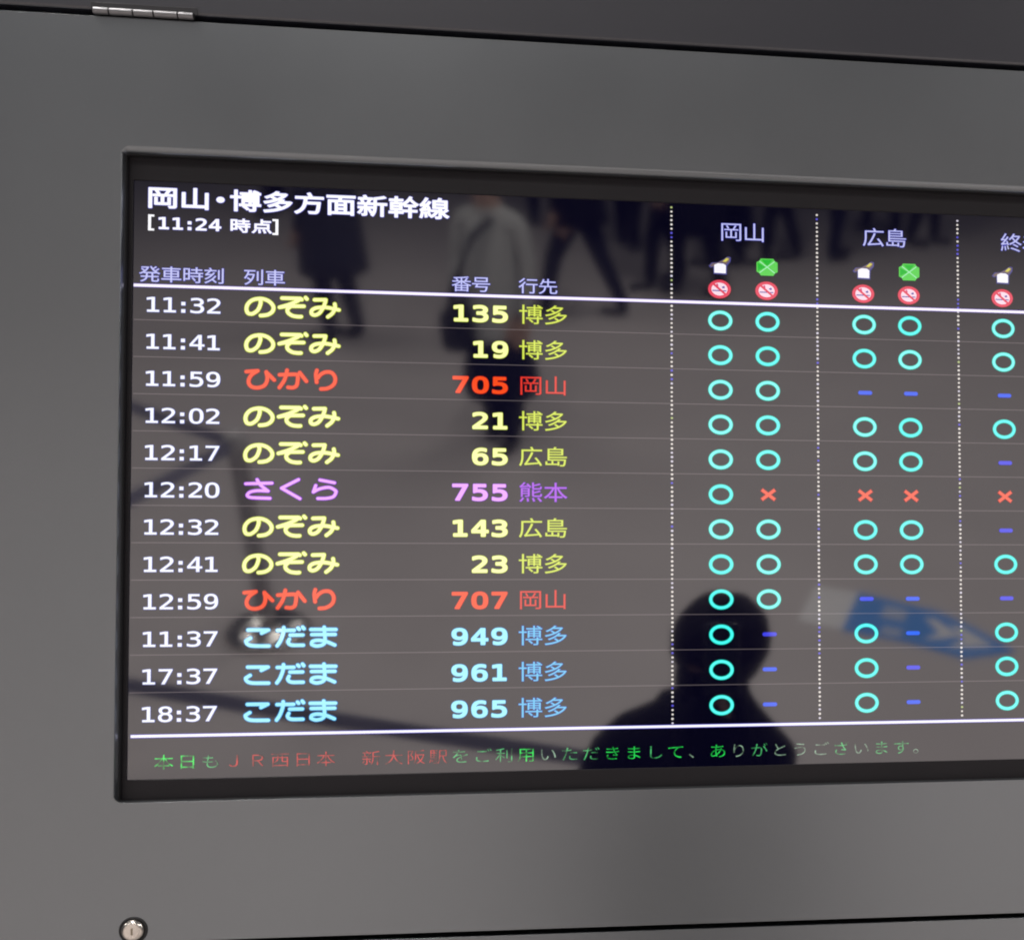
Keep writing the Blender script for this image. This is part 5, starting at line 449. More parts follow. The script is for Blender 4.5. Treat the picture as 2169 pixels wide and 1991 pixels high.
  [[[166,-193,169,-194,186,-173,187,-171,149,-154,104,-138,51,-121,1,-108,-19,-129,29,-142,82,-159,130,-177],[-202,-182,-198,-176,-189,-148,-176,-84,-201,-79,-204,-79,-204,-81,-214,-131,-220,-154,-227,-173],[-139,-171,-117,-167,-113,-165,-122,-101,-125,-81,-128,-78,-148,-81,-151,-84,-144,-129],[-75,-148,-72,-149,-50,-143,-58,-117,-69,-87,-78,-69,-80,-69,-101,-75,-86,-115],[128,-95,130,-96,132,-95,150,-78,150,-75,121,-60,82,-42,54,-31,35,-47,36,-50,85,-71],[-81,-61,-58,-56,-54,-53,-71,-3,-83,28,-86,30,-109,25,-110,23,-96,-14,-97,-16,-170,-25,-170,-22,-142,6,-111,42,-73,93,-61,112,-89,126,-92,124,-111,93,-128,70,-178,66,-181,67,-140,121,-105,179,-136,191,-153,157,-181,112,-209,76,-218,68,-227,62,-218,39,-215,37,-181,42,-147,45,-187,-2,-209,-22,-223,-31,-223,-33,-212,-58,-184,-52,-89,-38],[201,-50,202,-51,212,-39,224,-28,166,-2,138,14,111,34,135,57,158,82,177,109,191,137,172,147,57,147,55,149,75,185,43,190,26,160,4,128,-24,97,-57,70,-33,52,-10,70,12,92,15,92,36,65,64,34,37,16,9,0,-49,-25,-27,-48,1,-36,32,-21,60,-4,88,14,116,-6,144,-23,172,-38],[88,53,65,74,49,93,33,115,34,119,37,121,144,121,146,118,127,91,107,70]],[[163,-201,169,-203,174,-200,195,-176,198,-171,194,-164,152,-146,79,-121,1,-99,-5,-101,-29,-126,-29,-131,-24,-136,26,-150,79,-167,127,-185],[-204,-190,-198,-191,-195,-190,-189,-176,-175,-126,-167,-81,-170,-76,-173,-75,-204,-70,-209,-71,-212,-75,-222,-129,-228,-151,-236,-173,-235,-179,-232,-181],[-144,-179,-139,-180,-111,-175,-107,-173,-104,-168,-108,-134,-115,-87,-119,-73,-122,-70,-153,-73,-158,-75,-160,-78,-151,-140,-148,-173],[-81,-157,-78,-158,-72,-158,-47,-151,-41,-145,-41,-140,-49,-115,-67,-70,-67,-67,-50,-62,-46,-59,-45,-53,-48,-42,-47,-39,-50,-36,-33,-56,-27,-57,6,-43,51,-21,88,4,110,-12,139,-31,169,-46,200,-59,205,-59,208,-58,219,-44,233,-31,235,-25,230,-20,200,-8,172,5,125,34,154,65,176,93,200,135,201,140,199,143,172,156,163,155,71,156,70,157,85,185,84,191,79,194,43,199,37,197,19,165,-2,135,-30,104,-63,76,-66,70,-64,64,-50,55,-38,45,-33,43,-27,45,-16,54,12,80,51,37,50,34,4,7,-24,-6,-55,-18,-78,37,-83,39,-103,36,-105,37,-52,108,-51,112,-54,118,-87,135,-94,135,-131,80,-156,77,-159,77,-161,79,-123,132,-96,179,-97,185,-100,187,-134,199,-139,200,-142,198,-170,146,-195,107,-218,79,-225,73,-232,70,-236,65,-224,31,-220,28,-215,28,-170,35,-167,34,-201,-4,-218,-18,-231,-25,-233,-31,-220,-63,-215,-67,-184,-60,-94,-48,-91,-61,-108,-68,-111,-75,-95,-115],[125,-103,130,-106,135,-104,159,-81,161,-78,160,-73,148,-64,99,-39,54,-22,48,-24,26,-45,24,-50,27,-56,82,-79],[-145,-13,-147,-11,-120,19,-117,17,-107,-8],[88,64,58,95,47,109,48,112,127,112,130,110,107,82]]],
  [[[-113,-191,-112,-193,-81,-193,-79,-191,-79,-177,-75,-177,126,-177,128,-180,129,-191,163,-191,165,-189,165,-21,165,-18,163,-16,-77,-15,-59,10,-56,11,207,11,210,13,210,27,210,33,207,35,-41,35,-25,63,-22,65,165,66,166,86,163,87,-11,87,-12,89,0,117,3,119,188,119,188,142,95,142,93,145,125,181,90,191,53,142,-67,142,-70,143,-70,145,-56,150,-75,175,-92,192,-120,183,-123,181,-100,153,-94,145,-95,142,-190,142,-190,119,-187,119,-39,119,-37,117,-50,88,-165,87,-168,86,-168,66,-64,65,-63,63,-64,61,-81,35,-210,35,-213,33,-213,13,-210,11,-100,10,-100,7,-127,-23,-159,-54,-193,-79,-229,-102,-204,-122,-201,-123,-157,-92,-115,-56,-113,-60],[-78,-155,-79,-130,-75,-128,126,-128,128,-130,128,-152,126,-155],[-78,-109,-79,-85,-75,-83,126,-83,128,-85,128,-107,126,-109],[-78,-64,-79,-40,-78,-38,-75,-38,126,-38,128,-40,128,-63,126,-65]],[[-119,-200,-115,-201,-75,-201,-71,-197,-70,-185,118,-185,120,-189,121,-197,126,-200,165,-200,171,-198,173,-191,173,-15,171,-9,165,-7,-60,-7,-53,2,210,2,216,4,219,10,219,35,216,41,213,43,-26,44,-19,56,-17,57,165,57,171,58,175,63,175,89,172,94,168,96,3,96,1,97,6,109,9,110,191,110,194,111,197,117,197,145,193,150,115,151,113,153,134,178,135,184,134,187,129,190,90,200,84,198,62,166,51,152,48,151,-45,151,-75,188,-87,199,-92,201,-129,190,-132,187,-133,181,-132,178,-110,153,-112,151,-190,151,-197,147,-199,142,-199,117,-196,112,-193,110,-53,110,-50,108,-56,96,-168,96,-173,95,-176,91,-177,63,-173,58,-168,57,-81,57,-78,55,-84,45,-87,43,-215,43,-221,38,-221,7,-220,5,-215,2,-117,2,-134,-18,-165,-47,-199,-73,-235,-94,-238,-97,-239,-102,-236,-107,-207,-131,-201,-132,-163,-107,-123,-75,-122,-79,-122,-194],[-70,-146,-71,-138,-67,-136,118,-136,120,-138,120,-144,118,-146],[-70,-100,-71,-93,-67,-91,118,-91,120,-93,120,-99,118,-101],[-70,-56,-71,-49,-67,-46,115,-46,118,-46,120,-49,120,-54,118,-56]]],
 ],
 'K': [
  [[[-14,-136,-13,-138,11,-138,12,-84,14,-82,98,-81,98,-62,14,-62,12,-60,12,51,14,53,18,53,21,51,44,10,59,-12,90,-46,110,-63,148,-89,168,-72,132,-50,98,-21,69,13,45,51,47,53,158,53,159,56,159,72,14,73,12,75,12,135,9,137,-13,137,-14,135,-15,74,-159,73,-161,70,-161,56,-159,53,-51,53,-49,51,-73,12,-102,-22,-135,-52,-169,-74,-152,-90,-114,-64,-80,-32,-49,8,-24,51,-22,53,-15,52,-15,-61,-99,-62,-101,-64,-101,-79,-99,-82,-15,-82]]],
  [[[-119,-133,-117,-135,-96,-135,-94,-133,-94,-116,-91,-116,92,-116,94,-119,94,-133,120,-133,120,115,118,116,-117,116,-119,114],[-93,-95,-93,-8,92,-8,94,-11,94,-92,92,-96],[-93,13,-93,96,92,96,94,95,94,13,92,12]]],
  [[[-13,-126,13,-128,42,-127,64,-123,83,-118,101,-109,116,-98,127,-85,132,-73,134,-56,134,-47,130,-32,124,-20,114,-6,100,9,97,11,71,6,92,-16,101,-30,105,-40,107,-54,106,-66,101,-76,93,-85,83,-92,68,-99,32,-107,13,-107,-13,-104,-25,-100,-35,-94,-45,-80,-49,-68,-50,-52,-47,-28,37,-24,39,-6,37,-4,-8,-8,-44,-7,-37,47,-35,50,40,52,41,54,41,68,40,72,-32,68,-33,71,-24,119,-28,121,-52,122,-53,121,-59,70,-92,72,-138,80,-140,78,-140,61,-61,49,-70,-6,-102,-4,-148,5,-150,-13,-149,-16,-133,-19,-73,-27,-75,-64,-74,-78,-68,-93,-60,-104,-49,-114,-35,-121]]],
  [[[-38,-116,-11,-118,8,-117,25,-113,39,-106,49,-99,58,-89,65,-77,69,-63,70,-49,70,103,68,105,39,105,38,103,38,-49,35,-68,30,-79,15,-90,6,-94,-14,-96,-33,-95,-47,-90,-62,-81,-71,-72,-74,-71,-94,-85,-71,-104,-52,-112]]],
  [[[-91,-112,-86,-114,-62,-114,-61,-112,-60,-21,0,-20,3,-21,80,-113,113,-114,114,-112,36,-19,36,-16,65,-9,80,-2,95,10,102,20,107,34,108,44,106,58,100,73,92,82,80,91,63,98,24,104,-88,105,-90,104],[-60,-1,-61,41,-60,85,12,85,41,81,63,71,71,63,74,56,76,44,75,34,71,25,63,15,53,9,32,2,15,0]]],
  [[[-143,-135,-141,-137,-120,-137,-119,-121,-115,-119,115,-119,118,-121,119,-135,120,-136,142,-136,143,-133,143,50,142,51,51,51,50,95,51,98,53,98,159,98,160,100,159,117,-162,117,-163,100,-161,98,-55,98,-53,95,-53,52,-139,51,-143,50],[-117,-100,-119,-90,-117,33,-55,33,-53,30,-57,11,-67,-8,-86,-27,-114,-42,-101,-56,-84,-49,-67,-38,-47,-18,-35,6,-31,31,-29,33,25,33,26,-25,29,-35,36,-42,53,-45,118,-46,118,-100],[53,-25,50,-18,50,33,118,33,118,-26,65,-27],[-29,51,-31,54,-31,95,-29,98,25,98,25,52]]],
  [[[5,-135,16,-120,25,-104,36,-68,42,-29,44,16,99,16,102,14,102,-135,104,-137,126,-137,126,14,128,16,166,16,167,33,164,35,44,35,43,93,45,96,104,105,152,116,153,117,135,131,82,118,20,108,20,-10,17,-44,10,-77,4,-94,-14,-123],[-117,-130,-114,-132,-86,-130,-76,-127,-71,-122,-69,-111,-69,-33,-66,-32,-2,-32,0,-29,0,-17,-2,-15,-66,-15,-69,-12,-69,19,3,20,5,21,3,36,-40,36,-42,38,-23,79,-26,81,-46,84,-57,55,-66,36,-168,36,-168,21,-165,20,-92,19,-93,-14,-165,-15,-166,-17,-165,-32,-95,-32,-92,-34,-92,-113,-98,-116,-122,-116],[-153,-104,-150,-104,-148,-101,-131,-80,-119,-58,-117,-50,-134,-47,-136,-48,-149,-72,-168,-94],[-23,-96,-21,-98,-5,-89,-21,-63,-35,-45,-48,-51,-50,-53],[-124,40,-103,45,-110,69,-117,83,-119,83,-137,79,-129,60],[-162,91,-160,89,-4,89,-1,91,-1,103,-2,105,-4,105,-62,105,-83,138,-102,134,-103,132,-89,108,-90,105,-160,105,-162,103]]],
  [[[-150,-136,-147,-137,-118,-124,-92,-109,-68,-91,-50,-73,-32,-52,-20,-33,-1,12,26,-37,41,-59,59,-79,78,-97,100,-113,124,-127,148,-137,165,-119,141,-108,119,-96,98,-80,77,-61,60,-42,45,-21,32,3,21,27,26,30,160,30,161,49,9,50,7,51,11,87,13,133,11,137,6,137,-14,135,-15,87,-20,51,-162,49,-161,30,-27,30,-25,27,-31,6,-41,-16,-53,-37,-68,-57,-87,-76,-110,-93,-138,-109,-166,-121]]],
  [[[-154,-138,-133,-138,-133,105,-131,106,-119,106,-80,106,-77,105,-111,35,-92,18,-80,1,-73,-18,-73,-35,-78,-44,-85,-49,-121,-51,-116,-66,-114,-67,-92,-67,-71,-64,-59,-56,-52,-44,-50,-27,-54,-6,-68,18,-88,37,-47,117,-61,124,-152,124,-155,121],[-40,-138,-37,-138,-26,-123,-18,-109,-5,-71,1,-30,4,30,16,30,25,0,36,-27,49,-52,65,-75,56,-85,37,-99,18,-111,-8,-123,4,-137,6,-139,13,-136,42,-121,80,-93,114,-120,150,-139,152,-139,168,-123,129,-104,112,-92,96,-78,115,-51,130,-23,143,11,151,45,150,46,136,49,3,49,4,101,85,108,148,117,152,119,138,134,66,124,-20,116,-21,-6,-24,-44,-31,-78,-39,-97,-48,-114,-57,-126,-57,-128],[80,-60,66,-41,54,-18,43,6,37,30,124,30,124,28,121,16,108,-18,95,-41]]],
  [[[-85,-138,-54,-138,-40,-135,-30,-126,-25,-111,-19,-70,-15,-15,-18,-13,-71,-13,-72,-10,-71,18,-28,18,-25,18,-25,21,-25,30,-28,33,-71,33,-72,62,-68,63,-28,63,-25,64,-25,76,-27,78,-71,79,-72,105,-71,108,-20,108,-18,110,-18,124,-152,124,-152,-27,-150,-29,-37,-30,-40,-75,-48,-114,-52,-120,-56,-123,-90,-123],[-5,-138,-3,-138,8,-123,23,-90,32,-54,37,2,40,3,73,2,84,-42,92,-64,111,-99,125,-116,138,-128,152,-138,155,-138,170,-123,143,-102,122,-73,107,-39,96,2,97,3,155,4,155,124,15,124,14,-6,11,-44,3,-78,-4,-97,-13,-114,-23,-128],[-164,-121,-160,-122,-157,-118,-148,-99,-144,-80,-141,-51,-152,-49,-155,-51,-160,-87,-166,-104,-173,-116],[-123,-106,-113,-106,-111,-104,-112,-80,-116,-53,-128,-56],[-86,-97,-75,-94,-82,-68,-90,-50,-98,-51,-99,-54,-92,-75],[-53,-82,-45,-80,-43,-78,-49,-65,-64,-43,-73,-46],[-128,-13,-131,-10,-131,17,-95,18,-92,16,-94,-13],[37,23,37,105,131,106,132,105,133,26,131,22],[-128,33,-131,35,-131,62,-95,63,-92,62,-92,35,-95,33],[-131,80,-131,108,-93,107,-92,81,-95,79,-128,79]]],
  [[[-24,-126,28,-128,112,-123,114,-121,114,-104,112,-102,26,-108,-10,-108,-32,-104,-42,-100,-49,-94,-53,-87,-53,-73,-48,-63,-37,-51,-18,-39,6,-28,7,-73,9,-75,30,-75,32,-73,31,-18,71,-3,137,18,137,21,126,38,30,3,18,19,6,26,-3,28,-20,30,-37,28,-70,19,-71,21,-54,42,-37,68,42,72,81,76,85,78,85,93,83,96,30,90,-27,87,-18,121,-44,124,-50,97,-54,88,-56,86,-141,88,-140,70,-66,68,-64,66,-78,45,-96,23,-119,-1,-147,-25,-146,-27,-126,-39,-92,-8,-63,7,-46,12,-27,14,-10,11,-1,5,6,-3,5,-8,-27,-23,-54,-39,-73,-59,-79,-73,-81,-83,-79,-95,-72,-107,-66,-112,-54,-119]]],
  [[[-47,-123,-10,-125,29,-124,105,-117,115,-113,115,-94,113,-92,62,-100,7,-103,-31,-102,-65,-97,-87,-87,-94,-80,-98,-73,-99,-56,-94,-31,-118,-28,-120,-29,-122,-37,-127,-63,-125,-80,-120,-92,-111,-102,-96,-111,-79,-117],[-88,69,-7,67,89,70,90,74,90,91,89,92,33,89,-22,88,-103,92,-104,71],[112,81,115,80,130,86,121,100,103,124,101,125,85,119],[155,93,170,98,171,100,166,107,144,136,141,137,127,132]]],
  [[[-89,-137,-69,-138,-64,-137,-63,-19,-62,-18,-55,-24,-9,-61,4,-45,-63,3,-64,5,-64,24,-62,27,5,27,7,29,7,43,6,46,-62,46,-64,48,-64,103,0,120,-16,135,-86,118,-168,106,-160,91,-91,100,-89,99,-89,48,-91,46,-165,46,-165,28,-95,27,-110,-2,-130,-31,-153,-57,-174,-77,-160,-96,-143,-79,-124,-57,-91,-7,-89,-12],[69,-137,70,-139,92,-139,130,-136,144,-129,149,-120,150,130,149,131,128,131,126,130,125,-113,123,-117,118,-119,63,-119,61,-120],[35,-62,59,-62,58,101,36,101,35,99]]],
  [[[-154,-138,-151,-138,-144,-131,-127,-107,-117,-85,-106,-46,-12,-46,-12,-133,-10,-136,12,-136,14,-133,14,-46,115,-46,115,-114,113,-116,105,-118,50,-119,57,-135,60,-137,113,-135,125,-133,134,-128,139,-121,141,-109,141,114,139,116,-127,115,-128,-8,-131,-44,-140,-78,-148,-95,-159,-111,-172,-126],[-103,-27,-105,-25,-103,25,-15,27,-12,25,-12,-26],[14,-26,14,26,116,25,115,-27],[-103,47,-103,95,-101,97,-12,96,-12,46,-101,45],[14,46,14,96,113,97,116,95,115,45]]],
  [[[-69,-115,-54,-117,-45,-116,-26,-108,-11,-93,-2,-81,14,-50,-6,-31,-25,-69,-40,-86,-52,-91,-61,-90,-71,-86,-79,-79,-88,-67,-94,-55,-103,-24,-108,34,-108,70,-106,92,-107,94,-136,94,-137,92,-132,-2,-127,-38,-120,-60,-112,-79,-102,-93,-90,-105,-78,-112],[126,-69,128,-71,153,-62,145,-24,131,17,111,56,90,84,87,85,66,79,64,77,86,48,105,10,118,-31]]],
  [[[-117,-123,-111,-125,-109,-123,-89,-80,-59,-5,-42,52,-39,54,35,64,35,84,-35,75,-36,76,-25,120,-54,123,-56,122,-57,103,-63,73,-99,70,-147,71,-145,52,-71,51,-69,50,-84,2,-99,-37,-123,-89,-140,-116],[46,-118,88,-120,145,-116,148,-113,148,-97,145,-95,114,-99,78,-100,59,-99,35,-95,21,-87,15,-77,14,-65,18,-46,16,-45,-6,-43,-11,-75,-10,-87,-6,-95,1,-103,11,-109,25,-114],[139,9,141,9,142,11,143,28,141,29,61,31,16,29,14,26,14,11,16,9,83,12]]],
  [[[-129,-127,-123,-129,-121,-127,-100,-84,-71,-10,-53,48,-51,50,24,60,24,80,-46,70,-47,72,-36,116,-67,118,-68,98,-75,68,-111,66,-158,67,-156,47,-82,47,-80,46,-95,-2,-110,-41,-135,-93,-151,-120],[33,-122,77,-125,134,-120,137,-118,137,-101,134,-99,103,-103,67,-104,48,-104,24,-99,9,-91,4,-82,3,-70,7,-50,5,-49,-17,-47,-22,-79,-21,-91,-17,-100,-10,-108,0,-114,12,-118],[128,5,130,5,131,7,132,24,129,25,50,27,5,25,3,22,3,7,5,5,69,8],[104,62,120,67,120,70,109,86,93,106,77,101],[146,74,161,79,162,82,134,119,120,114,118,113]]],
  [[[-41,-127,11,-129,81,-124,83,-122,83,-103,45,-107,-3,-109,-42,-106,-68,-99,-78,-94,-85,-87,-89,-79,-90,-71,-87,-55,-77,-38,-80,-36,-102,-33,-110,-50,-115,-67,-113,-86,-108,-98,-99,-107,-85,-116,-70,-121],[86,-57,90,-56,102,-40,83,-20,64,10,129,21,130,25,126,41,86,33,53,29,43,49,36,70,106,82,108,85,105,100,102,101,69,94,30,88,28,90,18,124,-8,121,3,89,2,86,-56,86,-117,89,-117,73,-114,70,-51,68,9,69,11,66,28,29,27,27,26,26,-25,24,-123,28,-125,25,-123,8,-39,6,38,9,67,-35,64,-37,14,-33,12,-35,10,-47]]],
  [[[-67,-126,-38,-128,-19,-127,-5,-124,12,-116,19,-109,24,-102,27,-88,26,-68,29,-67,69,-83,118,-112,131,-92,103,-76,77,-63,26,-47,23,1,123,9,125,11,125,28,24,21,22,23,22,64,24,66,120,73,122,76,122,90,120,92,24,84,22,88,24,121,22,123,0,123,-4,121,-3,85,-5,83,-55,84,-113,90,-114,88,-113,70,-55,66,-5,65,-3,64,-3,23,-5,20,-57,21,-116,25,-115,6,-57,2,-5,2,-2,0,-1,-40,-2,-42,-33,-40,-69,-44,-96,-53,-105,-60,-112,-68,-116,-76,-117,-85,-116,-95,-111,-104,-105,-111,-96,-118,-84,-122],[-53,-109,-74,-105,-89,-95,-92,-90,-92,-83,-91,-78,-86,-71,-69,-62,-50,-58,-24,-58,0,-61,0,-90,-7,-101,-24,-108]]],
  [[[-36,-128,-8,-130,20,-128,47,-123,68,-116,90,-107,107,-97,124,-84,144,-65,126,-47,89,-80,59,-96,40,-102,16,-106,-18,-107,-32,-105,-52,-97,-59,-91,-65,-82,-68,-72,-69,-60,-65,88,-62,117,-95,118,-93,76,-97,-63,-95,-80,-90,-95,-83,-106,-73,-114,-59,-122]]],
  [[[74,-122,99,-123,108,-102,65,-96,43,-91,24,-83,7,-73,-6,-59,-15,-42,-18,-21,-17,-5,-12,10,3,34,17,49,31,61,48,70,70,77,94,80,137,82,139,85,139,102,130,103,41,98,-153,82,-150,63,-149,61,-89,68,23,78,23,75,0,61,-13,49,-32,22,-39,8,-44,-9,-45,-26,-41,-50,-31,-70,-17,-86,3,-99,25,-110,48,-117]]],
  [[[-87,-129,-84,-130,-62,-115,-89,-91,-142,-50,-163,-64,-162,-67,-115,-103]]],
  [[[27,-127,28,-129,57,-124,81,-117,103,-107,120,-96,132,-84,141,-68,146,-53,147,-38,146,-26,137,-5,120,12,105,21,75,31,74,34,80,48,79,50,57,55,55,53,50,36,48,35,12,34,-27,28,-28,31,-25,67,45,72,108,79,108,98,48,90,-20,86,-21,89,-15,122,-39,123,-41,120,-46,85,-84,85,-130,88,-130,69,-51,67,-48,65,-52,22,-87,3,-104,-9,-118,-22,-137,-48,-142,-62,-144,-77,-143,-86,-137,-99,-125,-109,-111,-113,-87,-112,-63,-106,-39,-97,-32,-113,-10,-108,-9,-106,-17,-84,7,-65,29,-41,49,-14,67,16,91,7,102,0,114,-12,120,-26,122,-38,119,-53,113,-67,105,-77,93,-87,76,-97,57,-104,16,-112,16,-113],[-106,-92,-116,-85,-119,-74,-117,-62,-108,-43,-99,-32,-80,-15,-56,-1,-53,-1,-51,-34,-44,-74,-45,-77,-60,-85,-77,-90,-92,-93],[-22,-61,-29,-26,-29,8,-22,11,2,16,40,19,42,17,36,5,20,-19,-3,-45]]],
  [[[-50,-127,-46,-129,-18,-123,14,-115,40,-103,62,-89,80,-72,94,-50,102,-26,106,2,104,26,100,46,93,62,81,80,69,91,57,98,40,104,23,106,6,104,-10,100,-38,84,-61,62,-78,38,-79,41,-75,70,-63,120,-66,122,-90,122,-92,121,-105,24,-106,-14,-102,-46,-78,-44,-78,-17,-74,5,-67,24,-58,38,-46,53,-32,67,-15,78,-1,84,18,87,30,86,45,80,53,74,64,62,70,50,77,22,78,2,75,-24,67,-46,54,-63,35,-79,14,-91,-10,-100,-63,-110]]],
  [[[-133,-123,-128,-124,-126,-123,-113,-104,-91,-65,-70,-20,-48,38,0,40,19,35,26,28,29,21,31,7,31,-8,24,-58,18,-77,11,-92,0,-100,-15,-103,-34,-103,-63,-98,-58,-120,-17,-124,9,-121,27,-111,36,-100,42,-89,50,-63,56,-20,58,9,53,33,48,42,40,49,21,57,-3,59,-44,57,-32,118,-61,120,-66,81,-72,55,-160,50,-158,31,-156,28,-80,36,-78,33,-97,-20,-117,-60,-130,-83,-154,-116],[138,-32,164,-22,144,16,116,60,98,82,75,74,111,24,127,-8],[112,84,115,82,130,88,103,126,88,122,86,120],[154,96,156,94,172,100,144,138,129,134,127,132]]],
  [[[-29,-121,7,-123,41,-122,122,-115,124,-106,122,-92,72,-98,22,-101,-14,-101,-46,-95,-60,-90,-70,-84,-78,-75,-82,-61,-81,-49,-74,-34,-60,-19,-41,-5,2,18,103,61,111,64,112,67,98,84,77,72,-22,29,-24,30,-41,57,-72,116,-74,117,-96,110,-99,107,-73,59,-46,16,-83,-10,-100,-29,-109,-51,-110,-63,-108,-77,-101,-91,-91,-100,-77,-109,-60,-115]]],
  [[[-57,-127,-54,-128,-23,-123,11,-115,38,-105,61,-93,83,-77,98,-59,107,-40,110,-16,108,1,103,13,95,24,85,32,71,40,40,49,21,50,-27,46,-121,31,-122,29,-114,6,-42,24,-13,28,18,30,42,27,54,23,71,11,78,1,82,-14,78,-35,70,-52,57,-67,37,-80,16,-90,-11,-98,-68,-108,-69,-110],[50,87,76,86,80,104,78,106,4,110,-73,119,-78,101,-76,99,-44,95]]],
  [[[-39,-127,21,-129,86,-123,88,-122,89,-103,35,-108,-6,-109,-42,-106,-70,-98,-80,-92,-87,-85,-92,-77,-93,-67,-90,-48,-78,-26,-80,-24,-102,-20,-112,-38,-119,-62,-118,-81,-113,-93,-102,-105,-90,-113,-73,-120],[92,-43,95,-43,107,-29,76,9,51,51,126,64,124,85,86,76,42,71,32,99,26,120,23,121,-3,118,16,70,14,68,-51,67,-128,71,-130,70,-130,53,-128,50,-49,47,26,49,47,12,70,-21,11,-18,9,-21,7,-33,11,-35],[110,87,127,91,119,106,100,131,83,125],[152,99,168,103,168,106,160,118,141,143,124,137]]],
  [[[-57,-128,-53,-130,-27,-122,0,-110,19,-98,32,-85,43,-70,50,-54,54,-40,55,-25,52,-4,43,16,43,64,153,64,156,66,156,83,45,84,42,85,44,121,16,122,14,121,17,85,14,83,-147,80,-149,78,-148,61,-147,60,-29,64,14,65,17,64,16,32,-8,35,-34,31,-44,27,-56,18,-66,6,-70,-4,-72,-18,-68,-37,-61,-47,-46,-58,-34,-62,-12,-65,4,-63,19,-57,20,-59,5,-78,-15,-93,-44,-105,-74,-114],[-12,-47,-29,-43,-40,-35,-47,-23,-47,-8,-41,4,-29,13,-15,17,2,16,15,11,23,1,26,-4,25,-23,19,-35,12,-42,0,-47]]],
  [[[-130,-131,-114,-133,-92,-129,-76,-120,-64,-107,-60,-95,-61,-78,-68,-63,-83,-51,-102,-44,-126,-44,-136,-47,-152,-56,-165,-71,-169,-87,-168,-97,-164,-107,-152,-120,-143,-126],[-124,-119,-140,-112,-149,-102,-153,-87,-150,-75,-140,-65,-124,-57,-107,-57,-92,-61,-81,-71,-76,-80,-75,-90,-79,-102,-87,-111,-97,-117,-107,-120]]],
 ],
 'W': [
